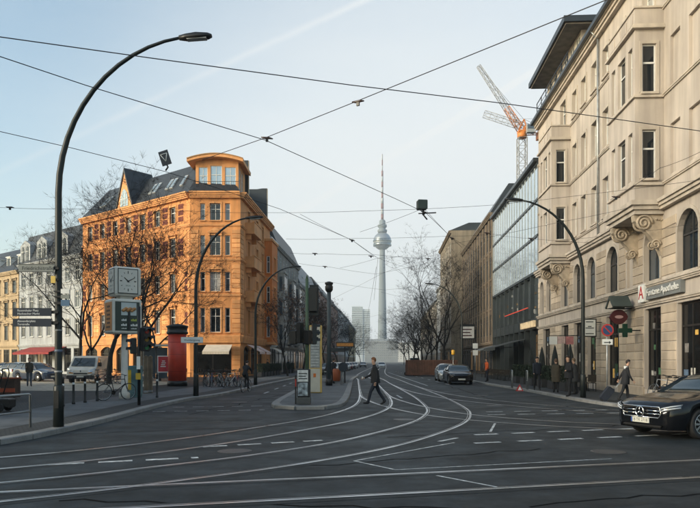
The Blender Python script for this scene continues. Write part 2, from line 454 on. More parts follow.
# tram tracks
GROOVE = mat('rail groove', (0.012, 0.012, 0.013), 0.8, 0)
def track(label, pts, bed=True):
    tr = thing('tram_track', label, None); tr['kind'] = 'structure'
    c = resample(crom(pts, 10), 0.5); dz = 0.0004 * TRACKN[0]
    for s in (-1, 1):
        q = offset(c, s * 0.7175); h = -s
        g = MB(); ribbon(g, offset(q, -0.034), offset(q, 0.034), 0.0065 + dz, 0)
        ribbon(g, offset(q, h * 0.034 - 0.0005), offset(q, h * 0.072), 0.0055 + dz, 1) if h > 0 else ribbon(g, offset(q, h * 0.072), offset(q, h * 0.034), 0.0055 + dz, 1)
        ribbon(g, offset(q, h * 0.072), offset(q, h * 0.09), 0.006 + dz, 0) if h > 0 else ribbon(g, offset(q, h * 0.09), offset(q, h * 0.072), 0.006 + dz, 0)
        g.build('rail', [STEEL, GROOVE], tr)
        g = MB(); ribbon(g, offset(q, -0.2), offset(q, 0.2), 0.0028 + 0.0001 * TRACKN[0]); g.build('rail_joint_strip', ASPHALT_D, tr)
        TRACKN[0] += 1
    return tr
TRACKN = [0]
track('left tram track curving towards the railing side', [(18.4, 400), (7.8, 200), (1.8, 87), (1.45, 60), (1.3, 43), (1.2, 33), (1.0, 27), (0.55, 23.3), (-0.35, 19.9), (-1.7, 16.9), (-3.1, 14.3), (-4.6, 12.3), (-6.1, 11.0), (-9, 9.2), (-16, 6.5), (-30, 3)])
track('second tram track curving away beside the first', [(20.8, 400), (10.2, 200), (4.3, 94), (3.8, 57), (3.8, 37), (3.75, 30), (3.5, 24), (3.1, 21), (2.45, 18.4), (1.35, 15.7), (0.2, 13.5), (-1.25, 11.6), (-2.7, 10.2), (-4.5, 8.75), (-8, 6.6), (-14, 4), (-26, 0)])
track('straight tram track crossing in front of the car', [(-26, 2.4), (-12, 6.0), (0, 9.1), (12, 12.2), (30, 16.2)])
track('faint tram track branching from the first towards the car', [(1.3, 43.5), (1.25, 36), (1.3, 31), (1.85, 26), (2.7, 22.3), (3.75, 20), (6, 17.8), (10, 16.3), (16, 16.1), (30, 17.0)])
track('tram track branching towards the pharmacy corner', [(3.8, 47), (3.95, 40), (4.5, 33.5), (5.7, 28.2), (8, 23.6), (11, 20.0), (15, 17.9), (30, 17.6)])

# painted markings
def dash(p, q, w=0.13, z=0.0042, name='painted_dash'):
    p, q = Vector((p[0], p[1], 0)), Vector((q[0], q[1], 0)); t = (q - p).normalized(); nrm = Vector((t.y, -t.x, 0)) * w / 2
    g = MB(); g.poly([(p - nrm).to_tuple()[:2] + (z,), (q - nrm).to_tuple()[:2] + (z,), (q + nrm).to_tuple()[:2] + (z,), (p + nrm).to_tuple()[:2] + (z,)][::-1])
    return g.build(name, MARK, road)
def dashrow(p, q, on, off, w=0.13, z=0.0042):
    p, q = Vector((p[0], p[1])), Vector((q[0], q[1])); L = (q - p).length; t = (q - p) / L; s = 0
    while s < L:
        e = min(s + on, L); dash(p + t * s, p + t * e, w, z); s += on + off
dashrow((2.9, 15.35), (9.5, 17.6), 0.62, 0.38, 0.14)          # cycle crossing by the car
dashrow((2.6, 13.8), (9.2, 16.0), 0.62, 0.42, 0.14)
dashrow((4.6, 22.3), (10.0, 23.4), 0.6, 0.42, 0.12)           # crossing to the pharmacy side
dashrow((4.4, 21.1), (10.2, 22.1), 0.6, 0.42, 0.12)
dashrow((-5.0, 10.95), (-2.7, 11.75), 0.55, 0.22, 0.16)       # left lane line
dashrow((-2.95, 13.2), (-0.6, 14.3), 0.5, 0.22, 0.14)
dashrow((-6.7, 22.4), (-3.0, 23.2), 0.42, 0.3, 0.12)          # crossing before the island
dashrow((-6.6, 24.6), (-3.3, 25.2), 0.42, 0.3, 0.12)
dash((0.07, 11.35), (2.2, 13.9), 0.05, name='painted_line'); dash((0.07, 11.35), (0.7, 10.45), 0.05, name='painted_line')
dash((0.7, 10.42), (4.6, 11.6), 0.04, name='painted_line'); dash((1.3, 9.9), (2.0, 9.0), 0.05, name='painted_line')
dash((1.9, 14.1), (2.4, 14.75), 0.1, name='painted_line')
dash((3.4, 16.0), (4.0, 18.2), 0.06, name='painted_line')
dash((2.4, 30.5), (2.35, 33.2), 0.1, name='painted_line')
dashrow((-4.6, 62), (-4.55, 34), 2.0, 3.0, 0.12)
dash((5.75, 100), (5.4, 46), 0.12, name='painted_line')
dashrow((7.6, 110), (7.2, 46), 2.0, 4.0, 0.12)
# manhole covers and asphalt repairs
def manhole(x, y, r=0.33):
    g = MB(); g.lathe([(r, 0), (r, 0.0045), (r * 0.86, 0.0055), (r * 0.84, 0.003)], 20, (0, 0, 0))
    g.build('manhole_cover', mat('cast iron', (0.06, 0.06, 0.062), 0.5, 0.2, 8, metal=0.5, bump=0.5, bscale=25), road, T(x, y, 0.0005))
for x, y in ((-2.2, 12.6), (1.6, 19.4), (5.6, 25.5), (-4.6, 27.5), (4.9, 12.5), (6.6, 33)): manhole(x, y)
for i, (x, y, w, d, a) in enumerate(((-1.0, 12.4, 2.2, 0.9, 20), (6.2, 20.3, 3.0, 1.0, 10), (-4.9, 19.0, 1.3, 3.4, -8), (7.2, 40, 2.0, 6.0, 0), (-4.4, 42, 1.4, 7, 1), (2.4, 8.0, 2.2, 0.8, 15))):
    M = RZ(R(a)); pts = [M @ Vector((sx * w / 2, sy * d / 2, 0)) + Vector((x, y, 0)) for sx, sy in ((-1, -1), (1, -1), (1, 1), (-1, 1))]
    sheet('asphalt_patch', [(p.x, p.y) for p in pts], 0.0014 + i * 0.0001, ASPHALT_D, road)
# tar seams run over old cracks
TAR = mat('tar seam', (0.003, 0.0035, 0.004), 0.9, 0.2, 4, spec=0.1)
rs = random.Random(12)
for i, (x0, y0, x1, y1) in enumerate(((-6.5, 15.5, -1.5, 17.6), (-5.2, 21, -3.4, 34), (0.8, 14.8, 7.5, 17.8), (4.6, 26, 9.6, 29), (-3.6, 8.2, 1.6, 7.6), (2.2, 7.9, 7.4, 9.2), (6.4, 30, 6.9, 52), (-1.2, 10.6, 3.8, 12.9), (5.2, 20.2, 9.8, 20.9), (-6.2, 18.4, -2.6, 19.3))):
    n = 16; c = [Vector((x0 + (x1 - x0) * k / n + rs.gauss(0, 0.07), y0 + (y1 - y0) * k / n + rs.gauss(0, 0.07), 0)) for k in range(n + 1)]
    w_ = rs.uniform(0.018, 0.035); g = MB(); ribbon(g, offset(c, -w_), offset(c, w_), 0.0021 + 0.00005 * i); g.build('tar_seam', TAR, road)
# ================================================================ facade kit
# a face frame: x runs to the right seen from outside, -y points out of the wall, z up
def frame(O, u):
    return T(O[0], O[1], 0) @ RZ(math.atan2(u[1], u[0]))
def arc_pts(w, h, arch, n=10):
    """outline of an opening, origin bottom centre, counter-clockwise seen from outside"""
    x = w / 2
    if not arch: return [(-x, 0), (x, 0), (x, h), (-x, h)]
    r = x if arch is True else (x * x + arch * arch) / (2 * arch)
    rise = x if arch is True else arch
    zc = h - r; a0 = math.asin(min(1, x / r)); top = []
    for k in range(n + 1):
        a = a0 - 2 * a0 * k / n; top.append((r * math.sin(a), zc + r * math.cos(a)))
    return [(-x, 0), (x, 0)] + top
def wall(bld, M, L, z0, z1, ops, mt, rev=0.24, name='wall', thick=0.0, u0=0.0):
    """wall with real openings; ops = (ua, ub, za, zb, arch, style)"""
    us = sorted({u0, L, *[round(o[0], 4) for o in ops], *[round(o[1], 4) for o in ops]})
    zs = sorted({z0, z1, *[round(o[2], 4) for o in ops], *[round(o[3], 4) for o in ops]})
    b = MB()
    for i in range(len(us) - 1):
        run = None
        for j in range(len(zs) - 1):
            cu, cz = (us[i] + us[i + 1]) / 2, (zs[j] + zs[j + 1]) / 2
            if any(o[0] < cu < o[1] and o[2] < cz < o[3] for o in ops):
                continue
            b.poly([(us[i], 0, zs[j]), (us[i + 1], 0, zs[j]), (us[i + 1], 0, zs[j + 1]), (us[i], 0, zs[j + 1])])
    for o in ops:
        w, h, cx = o[1] - o[0], o[3] - o[2], (o[0] + o[1]) / 2
        pts = [(cx + x, o[2] + z) for x, z in arc_pts(w, h, o[4])]
        for k in range(len(pts)):
            p, q = pts[k], pts[(k + 1) % len(pts)]
            b.poly([(p[0], 0, p[1]), (p[0], rev, p[1]), (q[0], rev, q[1]), (q[0], 0, q[1])][::-1])
        if o[4]:
            top = pts[2:]; m = len(top) // 2
            for k in range(m): b.poly([(o[1], 0, o[3]), (top[k + 1][0], 0, top[k + 1][1]), (top[k][0], 0, top[k][1])])
            for k in range(m, len(top) - 1): b.poly([(o[0], 0, o[3]), (top[k + 1][0], 0, top[k + 1][1]), (top[k][0], 0, top[k][1])])
    return b.build(name, mt, bld, local(bld, M))
def local(bld, M): return T(*(-bld.location)) @ M

WCACHE = {}
def win_meshes(w, h, arch, st):
    key = (round(w, 3), round(h, 3), arch, st['key'])
    if key in WCACHE: return WCACHE[key]
    f, d = st.get('f', 0.07), 0.07
    fr = MB(); out = arc_pts(w - 0.004, h - 0.004, arch if arch is not True else True)
    wi, hi = w - 2 * f, h - 2 * f
    inn = [(x, z + f) for x, z in arc_pts(wi, hi, arch if (arch is True or not arch) else max(0.05, arch * wi / w))]
    n = len(out)
    for k in range(n):
        j = (k + 1) % n
        fr.poly([(out[k][0], 0, out[k][1]), (out[j][0], 0, out[j][1]), (inn[j][0], 0, inn[j][1]), (inn[k][0], 0, inn[k][1])])
        fr.poly([(inn[k][0], 0, inn[k][1]), (inn[j][0], 0, inn[j][1]), (inn[j][0], d, inn[j][1]), (inn[k][0], d, inn[k][1])])
    cols, tr = st.get('cols', 1), st.get('tr')
    zt = h * tr if tr else None
    rise = (w / 2 if arch is True else (arch or 0))
    b = st.get('b', 0.05)
    xs = [-wi / 2 + wi * k / cols for k in range(cols + 1)]
    for x in xs[1:-1]: fr.box(x - b / 2, x + b / 2, -0.008, 0.05, f, h - f - (0.003 if not arch else 0.02))
    if zt: fr.box(-wi / 2, wi / 2, -0.014, 0.05, zt - b * 0.6, zt + b * 0.6)
    for z in st.get('bars', ()): fr.box(-wi / 2, wi / 2, -0.004, 0.045, h * z - 0.018, h * z + 0.018)
    fm = fr.mesh('window', st['frame'])
    panes = []
    ztop = h - f - rise
    rows = [(f, zt if zt else (ztop if arch else h - f))]
    if zt and not arch: rows.append((zt, h - f))
    if zt and arch and zt < ztop - 0.05: rows.append((zt, ztop))
    for za, zb in rows:
        for k in range(cols):
            p = MB(); p.box(xs[k] + 0.004, xs[k + 1] - 0.004, 0.03, 0.05, za + 0.003, zb - 0.003); panes.append(p)
    if arch:
        lo = max(ztop, zt or 0)
        poly = [(x, z) for x, z in inn[2:]]
        poly = [(max(-wi / 2 + 0.003, min(wi / 2 - 0.003, x)), max(z, lo + 0.003)) for x, z in poly]
        p = MB(); p.prism([(-wi / 2 + 0.003, lo + 0.003), (wi / 2 - 0.003, lo + 0.003)] + poly, 0.03, 0.05); panes.append(p)
    pm = {}
    for gl in {id(x): x for x in st['glass']}.values():
        pm[gl.name] = [p.mesh('pane', gl) for p in panes]
    sm = None
    if st.get('sill'):
        s = MB(); s.box(-w / 2 - 0.08, w / 2 + 0.08, -st['rev'] - 0.12, -st['rev'] + 0.1, -0.1, -0.005); sm = s.mesh('sill', st['sill'])
    su = None
    if st.get('surround'):
        s = MB(); e, t = 0.14, 0.05; y0 = -st['rev'] - t; y1 = -st['rev'] + 0.02
        o2 = [(x, z) for x, z in arc_pts(w + 2 * e, h + e, arch if arch is True or not arch else arch)]
        i2 = arc_pts(w + 0.01, h + 0.005, arch)
        m = len(o2)
        for k in range(1, m):
            j = (k + 1) % m
            s.poly([(o2[k][0], y0, o2[k][1]), (o2[j][0], y0, o2[j][1]), (i2[j][0], y0, i2[j][1]), (i2[k][0], y0, i2[k][1])])
            s.poly([(o2[k][0], y0, o2[k][1]), (o2[k][0], y1, o2[k][1]), (o2[j][0], y1, o2[j][1]), (o2[j][0], y0, o2[j][1])])
            s.poly([(i2[k][0], y0, i2[k][1]), (i2[j][0], y0, i2[j][1]), (i2[j][0], y1, i2[j][1]), (i2[k][0], y1, i2[k][1])])
        su = s.mesh('surround', st['surround'])
    pe = None
    if st.get('ped'):
        s = MB(); y0 = -st['rev'] - 0.22; y1 = -st['rev'] + 0.02; e = w / 2 + 0.22; zb = h + 0.22
        s.box(-e, e, y0, y1, zb, zb + 0.12)
        if st['ped'] == 'tri':
            s.prism([(-e, zb + 0.125), (e, zb + 0.125), (0, zb + 0.55)], y0 - 0.02, y1)
            s.prism([(-e * 0.6, zb + 0.17), (e * 0.6, zb + 0.17), (0, zb + 0.42)], y0 - 0.05, y0 - 0.01)
        for sx in (-1, 1): s.box(sx * (e - 0.14) - 0.07, sx * (e - 0.14) + 0.07, y0 + 0.06, y1, zb - 0.28, zb - 0.002)
        pe = s.mesh('pediment', st['surround'] or st['frame'])
    WCACHE[key] = (fm, pm, sm, su, pe)
    return WCACHE[key]
def place_windows(bld, M, ops, rev=0.24, skip=lambda o: False):
    for o in ops:
        st = o[5]
        if not st or skip(o): continue
        st['rev'] = rev
        fm, pm, sm, su, pe = win_meshes(o[1] - o[0], o[3] - o[2], o[4], st)
        wo = put(fm, 'window', bld, local(bld, M) @ T((o[0] + o[1]) / 2, rev - 0.06, o[2]))
        key = rnd.choice(st['glass']).name
        for me in pm[key]: put(me, 'pane', wo)
        if sm: put(sm, 'sill', wo, T(0, 0.06, 0))
        if su: put(su, 'surround', wo, T(0, 0.06, 0))
        if pe: put(pe, 'pediment', wo, T(0, 0.06, 0))
def style(key, frame, glass=None, **k):
    return dict(key=key, frame=frame, glass=glass or PANES, **k)
def band(bld, M, u0, u1, z, h, proj, mt, name='cornice', steps=2):
    b = MB()
    for k in range(steps):
        f0, f1 = k / steps, (k + 1) / steps
        p = proj * (0.35 + 0.65 * f1)
        b.box(u0, u1, -p, 0.02 + 0.002 * k, z + h * f0 + (0.0005 if k else 0), z + h * f1)
    return b.build(name, mt, bld, local(bld, M))
def box(bld, M, x0, x1, y0, y1, z0, z1, mt, name):
    return MB().box(x0, x1, y0, y1, z0, z1).build(name, mt, bld, local(bld, M))
# ================================================================ BUILDINGS
CREAM = mat('cream render', (0.45, 0.395, 0.345), 0.85, 0.12, 0.5, bump=0.1, bscale=25, streak=0.26)
CREAM_L = mat('cream stone courses', (0.42, 0.345, 0.265), 0.85, 0.2, 0.9, bump=0.25, bscale=14, streak=0.14)
CREAM_T = mat('cream trim', (0.45, 0.395, 0.335), 0.8, 0.12, 0.8, bump=0.1, bscale=20, streak=0.25)
WFRAME_W = mat('white window frame', (0.6, 0.6, 0.58), 0.5, 0.08, 3)
WFRAME_D = mat('dark window frame', (0.03, 0.032, 0.033), 0.45, 0.1, 3)
WFRAME_B = mat('brown shop frame', (0.014, 0.012, 0.011), 0.5, 0.2, 2)
SHOPGLASS = mat('shop glass', (0.007, 0.0075, 0.008), 0.08, 0.5, 0.9, spec=0.25)
SHOPWARM = mat('shop glass with lamp light behind', (0.14, 0.09, 0.04), 0.08, 0.6, 1.3, spec=0.7, emit=(1.0, 0.55, 0.2), estr=0.05)

def mansard(bld, M, x0, x1, y0, y1, z0, z1, inset, mt, name='roof'):
    b = MB(); r0 = [(x0, y0, z0), (x1, y0, z0), (x1, y1, z0), (x0, y1, z0)]
    r1 = [(x0, y0 + inset, z1), (x1, y0 + inset, z1), (x1, y1 - inset, z1), (x0, y1 - inset, z1)]
    b.loft([r0, r1], closed=True, smooth=False)
    return b.build(name, mt, bld, local(bld, M))
def endwalls(bld, M, L, depth, z1, mt):
    b = MB()
    for x, d in ((0, -1), (L, 1)):
        q = [(x, 0, 0), (x, depth, 0), (x, depth, z1), (x, 0, z1)]
        b.poly(q if d > 0 else q[::-1])
    b.poly([(L, depth, 0), (0, depth, 0), (0, depth, z1), (L, depth, z1)])
    b.poly([(0, 0, z1 - 0.02), (L, 0, z1 - 0.02), (L, depth, z1 - 0.02), (0, depth, z1 - 0.02)])
    return b.build('end_wall', mt, bld, local(bld, M))
BLOCKS = {}
def tinted(m, f):
    nm = m.name + ' tone %d' % round(f * 100)
    if f == 1.0: return m
    if nm not in MATS:
        c = m.copy(); c.name = nm; MATS[nm] = c
        for q in c.node_tree.nodes:
            if q.type == 'MIX' and not q.inputs[6].is_linked: q.inputs[6].default_value = [v * f for v in q.inputs[6].default_value[:3]] + [1]
    return MATS[nm]
def blocks(bld, M, ua, ub, z0, z1, mt, course=0.42, proud=0.035, gap=0.03, name='stone_block', maxlen=1.6):
    n = max(1, round((z1 - z0) / course)); h = (z1 - z0) / n
    m = max(1, math.ceil((ub - ua) / maxlen)); w = (ub - ua) / m
    if w < 0.12: return
    for tv in range(3):
        key = (round(w, 3), round(h, 3), mt.name, proud, tv)
        if key in BLOCKS: continue
        b = MB(); x, e = w / 2 - gap / 2, 0.018
        if m == 1: x = w / 2
        zb, zt = gap / 2, h - gap / 2
        ring = lambda y, i: [(-x + i, y, zb + i), (x - i, y, zb + i), (x - i, y, zt - i), (-x + i, y, zt - i)]
        b.loft([ring(-proud, e), ring(-proud + e, 0), ring(0.012, 0)], closed=True, smooth=False)
        BLOCKS[key] = b.mesh(name, tinted(mt, (0.82, 1.0, 1.13)[tv]))
    for j in range(n):
        for i in range(m):
            put(BLOCKS[key[:4] + (rnd.randrange(3),)], name, bld, local(bld, M) @ T(ua + w * (i + 0.5), rnd.uniform(-0.004, 0.004), z0 + h * j))
def gaps(ops, a, b, margin=0.0):
    """stretches of [a, b] left free by the openings"""
    s = sorted((o[0] - margin, o[1] + margin) for o in ops); out = []; x = a
    for p, q in s:
        if p > x: out.append((x, p))
        x = max(x, q)
    if x < b: out.append((x, b))
    return out

# ---------------------------------------------------------------- cream corner house with the pharmacy
KX = 0.053
def plane_x(Y): return 12.0 + KX * Y
ux = Vector((-KX, -1)).normalized()
def mu(Y, Y0=51.6): return (Y0 - Y) * 1.0014
CB = thing('corner_house', 'cream corner house with arched first floor windows and pharmacy at street level', 'building', (plane_x(51.6), 51.6, 0))
CM = frame((plane_x(51.6), 51.6), ux)
S_SHOP = style('shop', WFRAME_B, [SHOPGLASS], cols=2, tr=0.74, f=0.1, b=0.07)
S_ARCH = style('arch', WFRAME_D, [GLASS_D, GLASS_B, GLASS_B, GLASS_D], cols=2, tr=0.62, f=0.07, b=0.06, sill=CREAM_T, surround=CREAM_T)
S_TALL = style('tall', WFRAME_W, [GLASS_D, GLASS_B, GLASS_C], cols=2, tr=0.68, f=0.06, b=0.05, sill=CREAM_T, surround=CREAM_T)
S_BAYS = style('bays', WFRAME_W, [GLASS_D], cols=1, tr=0.62, f=0.055, b=0.06, sill=CREAM_T)
S_NARR = style('narr', WFRAME_W, [GLASS_D, GLASS_B], cols=1, tr=0.65, f=0.05, b=0.05)
ops = []
def op(Y, w, za, zb, arch, st): c = mu(Y); ops.append((c - w / 2, c + w / 2, za, zb, arch, st))
gf = [(49.0, 2.0), (44, 1.7), (41.1, 1.5), (38.3, 1.5), (34.8, 1.9), (29.6, 1.8), (26.1, 2.0)]
for Y, w in gf: op(Y, w, 0.42, 4.1, None, S_SHOP)
for Y, w in ((50.35, 1.1), (48.3, 1.2), (44, 1.6), (41.1, 1.5), (38.3, 1.5), (34.8, 1.7), (29.6, 1.7), (26.1, 1.8)): op(Y, w, 5.32, 7.75, w * 0.42, S_ARCH)
op(32.4, 0.7, 5.32, 7.75, None, None)
colsY = (50.3, 48.0, 41.7, 39.8, 37.8, 35.8, 33.4, 27.3, 25.6)
for Y in colsY:
    blind = Y < 28
    for za, zb in ((9.58, 11.68), (13.3, 15.38)): op(Y, 0.92, za, zb, None, None if blind else S_TALL)
    op(Y, 0.92, 17.2, 18.75, None, None if blind else S_TALL)
for Y in (44.35, 30.0): op(Y, 1.3, 16.95, 19.1, None, S_TALL)
LCB = mu(23.2)
wall(CB, CM, LCB, 0.0, 20.3, ops, CREAM, rev=0.24)
place_windows(CB, CM, ops, rev=0.24)
for o in ops:                                    # walled-up niches and shop aprons
    if o[5] is None: box(CB, CM, o[0] + 0.002, o[1] - 0.002, 0.13, 0.24, o[2] + 0.002, o[3] - 0.002, CREAM, 'niche_panel')
for a_, b_ in gaps([o for o in ops if o[2] < 1], 0, LCB, 0.06): blocks(CB, CM, a_, b_, 0.55, 4.15, CREAM_L, 0.4)
for a_, b_ in gaps([o for o in ops if 5 < o[2] < 6], 0, LCB, 0.16): blocks(CB, CM, a_, b_, 5.36, 7.8, CREAM_L, 0.41)
for a_, b_ in gaps([o for o in ops if o[2] < 1], 0, LCB): box(CB, CM, a_ + 0.002, b_ - 0.002, -0.06, 0.01, 0.0, 0.52, CREAM_L, 'plinth')
band(CB, CM, 0, LCB, 4.22, 0.16, 0.12, CREAM_T, 'belt_course')
band(CB, CM, 0, LCB, 4.98, 0.22, 0.2, CREAM_T, 'belt_course', 3)
bays = [(mu(46.0), mu(42.7)), (mu(31.65), mu(28.4))]
def free(a, b):
    x = a; r = []
    for p, q in bays:
        r.append((x, p)); x = q
    r.append((x, b)); return r
for a_, b_ in free(0, LCB):
    band(CB, CM, a_, b_, 8.22, 0.42, 0.38, CREAM_T, 'cornice', 3)
    band(CB, CM, a_, b_, 9.3, 0.12, 0.1, CREAM_T, 'belt_course')
    band(CB, CM, a_, b_, 13.08, 0.12, 0.1, CREAM_T, 'belt_course')
    band(CB, CM, a_, b_, 16.85, 0.12, 0.1, CREAM_T, 'belt_course')
band(CB, CM, 0, LCB, 19.75, 0.5, 0.42, CREAM_T, 'eaves_cornice', 3)
box(CB, CM, -0.1, LCB + 0.1, -0.62, -0.40, 20.14, 20.36, ZINC, 'gutter')
mansard(CB, CM, 0, LCB, -0.38, 13.4, 20.37, 23.2, 3.4, SLATE)
endwalls(CB, CM, LCB, 13.5, 20.3, CREAM)
# downpipe and its hopper
dp = mu(36.9)
b = MB(); b.tube([(dp, -0.1, 8.7), (dp, -0.1, 19.7)], 0.055, 8); b.tube([(dp, -0.1, 19.7), (dp, -0.5, 20.2)], 0.055, 8); b.build('downpipe', GREYMETAL, CB, local(CB, CM))
# bays
SCROLL = mat('carved stone', (0.4, 0.33, 0.25), 0.85, 0.3, 2.5, bump=0.7, bscale=18, streak=0.2)
for ua, ub in bays:
    PR = 1.22; Lb = ub - ua
    Mf, Mn, Mx = CM @ T(ua, -PR, 0), CM @ T(ub, -PR, 0) @ RZ(R(90)), CM @ T(ua, 0, 0) @ RZ(R(-90))
    for k, (za, zb) in enumerate(((9.58, 11.68), (13.3, 15.38))):
        fo = [(Lb * f - w / 2, Lb * f + w / 2, za, zb, None, S_NARR) for f, w in ((0.17, 0.5), (0.5, 0.95), (0.83, 0.5))]
        no = [(PR * 0.5 - 0.3, PR * 0.5 + 0.28, za, zb, None, S_BAYS)]
        z0, z1 = (8.62, 12.45) if k == 0 else (12.45, 16.1)
        wall(CB, Mf, Lb, z0, z1, fo, CREAM, rev=0.2); place_windows(CB, Mf, fo, rev=0.2)
        for Ms in (Mn, Mx):
            wall(CB, Ms, PR, z0, z1, no, CREAM, rev=0.14); place_windows(CB, Ms, no, rev=0.14)
            for o in no:                        # raised flat frame round the side window
                bb = MB(); e = 0.13
                bb.box(o[0] - e, o[0] - 0.01, -0.03, 0.01, o[2], o[3] + e); bb.box(o[1] + 0.01, o[1] + e, -0.03, 0.01, o[2], o[3] + e); bb.box(o[0] - 0.01, o[1] + 0.01, -0.03, 0.01, o[3] + 0.01, o[3] + e)
                bb.build('flat_frame', CREAM_T, CB, local(CB, Ms))
    def ringband(z, h, pr, nm):
        b = MB(); b.box(ua - pr, ub + pr, -PR - pr, 0.0, z, z + h * 0.5 - 0.001); b.box(ua - pr * 0.6, ub + pr * 0.6, -PR - pr * 0.6, 0.0, z + h * 0.5, z + h); b.build(nm, CREAM_T, CB, local(CB, CM))
    ringband(9.28, 0.13, 0.1, 'belt_course'); ringband(13.06, 0.13, 0.1, 'belt_course'); ringband(16.02, 0.2, 0.16, 'cornice')
    b = MB(); b.box(ua - 0.22, ub + 0.22, -PR - 0.22, 0, 8.42, 8.62); b.box(ua - 0.12, ub + 0.12, -PR - 0.12, 0, 8.24, 8.419); b.box(ua - 0.02, ub + 0.02, -PR - 0.02, 0, 8.05, 8.239)
    b.build('bay_floor', CREAM_T, CB, local(CB, CM))
    b = MB()                                       # balcony parapet with panels
    b.box(ua, ub, -PR, -PR + 0.16, 16.22, 16.92); b.box(ua, ua + 0.16, -PR + 0.161, 0, 16.22, 16.92); b.box(ub - 0.16, ub, -PR + 0.161, 0, 16.22, 16.92)
    for k in range(4): b.box(ua + 0.12 + k * (Lb - 0.2) / 4, ua + k * (Lb - 0.2) / 4 + (Lb - 0.2) / 4, -PR - 0.03, -PR + 0.01, 16.33, 16.8)
    b.build('parapet', CREAM, CB, local(CB, CM))
    b = MB(); b.box(ua - 0.06, ub + 0.06, -PR - 0.06, 0, 16.921, 17.0); b.build('parapet_coping', CREAM_T, CB, local(CB, CM))
    for x in (ua + 0.1, ub - 0.45):                # carved scroll brackets
        b = MB(); prof = []
        for k in range(9):
            t = k / 8; prof.append((-PR * (1 - t) ** 1.7 * 0.98, 8.03 - 0.25 - 1.75 * t))
        pts = [(0.0, 8.04), (-PR, 8.04), *prof, (0.0, prof[-1][1])]
        Mb = CM @ T(x, 0, 0) @ RZ(R(90))           # polygon plane turned to run out of the wall
        b.prism([(p[0], p[1]) for p in pts][::-1], -0.35, 0, 0)
        for yy in (-0.39, 0.02):
            sp = [Vector((-PR + 0.42 + math.cos(a) * (0.36 - 0.022 * a), yy + 0.02, 7.68 + math.sin(a) * (0.36 - 0.022 * a))) for a in [q * 0.42 for q in range(34)]]
            b.tube(sp, 0.055, 6)
            sp = [Vector((-0.3 + math.cos(a) * (0.22 - 0.016 * a), yy + 0.02, 6.75 + math.sin(a) * (0.22 - 0.016 * a))) for a in [q * 0.45 for q in range(26)]]
            b.tube(sp, 0.04, 6)
            for q in range(5): b.lathe([(0.02, -0.05), (0.08, 0), (0.02, 0.05)], 8, (-PR + 0.95 + q * 0.1, yy + 0.02, 7.85 - q * 0.02))
        b.build('scroll_bracket', SCROLL, CB, local(CB, Mb))
# things shown in the shop windows
DISP = [mat('window poster white', (0.45, 0.44, 0.4), 0.5, 0.4, 7), mat('window poster amber', (0.5, 0.3, 0.06), 0.5, 0.3, 7, emit=(1, 0.6, 0.2), estr=0.08), mat('window poster green', (0.05, 0.12, 0.06), 0.5, 0.4, 7), mat('window poster blue', (0.08, 0.13, 0.2), 0.5, 0.4, 7), mat('window shelf grey', (0.16, 0.15, 0.14), 0.6, 0.4, 5)]
rd = random.Random(9)
for o in [q for q in ops if q[2] < 1]:
    for k in range(5):
        w_, h_ = rd.uniform(0.18, 0.45), rd.uniform(0.15, 0.55); x_ = rd.uniform(o[0] + 0.15, o[1] - 0.6); z_ = rd.uniform(0.7, 3.2)
        box(CB, CM, x_, x_ + w_, 0.196 - 0.002 * k, 0.2, z_, z_ + h_, rd.choice(DISP), 'window_display')
# end facade towards the side street (off to the right of the photograph)
ME = CM @ T(LCB, 0, 0) @ RZ(R(90))
eo = []
for k in range(4):
    u = 1.8 + k * 3.2
    eo += [(u - 0.9, u + 0.9, 0.42, 4.1, None, S_SHOP), (u - 0.8, u + 0.8, 5.32, 7.75, 0.6, S_ARCH)]
    eo += [(u - 0.46, u + 0.46, a, c, None, S_TALL) for a, c in ((9.58, 11.68), (13.3, 15.38), (17.2, 18.75))]
M2 = ME @ T(0, -0.004, 0)
wall(CB, M2, 13.5, 0.0, 20.29, eo, CREAM, rev=0.24, name='end_wall'); place_windows(CB, M2, eo, rev=0.24)
# roof pavilion with its wide flat roof
pa, pb = mu(49.8), mu(41.2)
b = MB(); b.prism([(pa - 0.5, 22.5), (pb + 0.9, 22.5), (pb + 0.9, 22.86), (pa - 0.5, 22.86)], -1.05, 5.5); pav = b.build('pavilion_roof', ZINC, CB, local(CB, CM))
b = MB(); b.box(pa - 0.35, pb + 0.75, -0.9, 5.3, 22.4, 22.499); b.build('pavilion_soffit', mat('brown timber boards', (0.17, 0.145, 0.12), 0.6, 0.3, 2, bump=0.3), CB, local(CB, CM))
S_PAV = style('pav', WFRAME_W, [GLASS_B, GLASS_C], cols=2, f=0.06)
po = [(pa + 0.4 + k * 1.38, pa + 1.5 + k * 1.38, 20.9, 22.25, None, S_PAV) for k in range(6)]
Mp = CM @ T(0, 0.25, 0)
wall(CB, Mp, pb, 20.4, 22.4, po, CREAM_T, rev=0.1, u0=pa, name='pavilion_wall'); place_windows(CB, Mp, po, rev=0.1)
b = MB(); b.box(pb - 0.25, pb, 0.26, 5, 20.4, 22.4); b.build('pavilion_wall', CREAM, CB, local(CB, CM))
b = MB()
for k in range(7): b.box(pa + k * 1.38, pa + 0.05 + k * 1.38, -0.55, -0.5, 20.36, 21.1)
b.box(pa, pb, -0.56, -0.52, 21.05, 21.12); b.box(pa, pb, -0.55, -0.53, 20.7, 20.74); b.build('roof_railing', BLACKMETAL, CB, local(CB, CM))

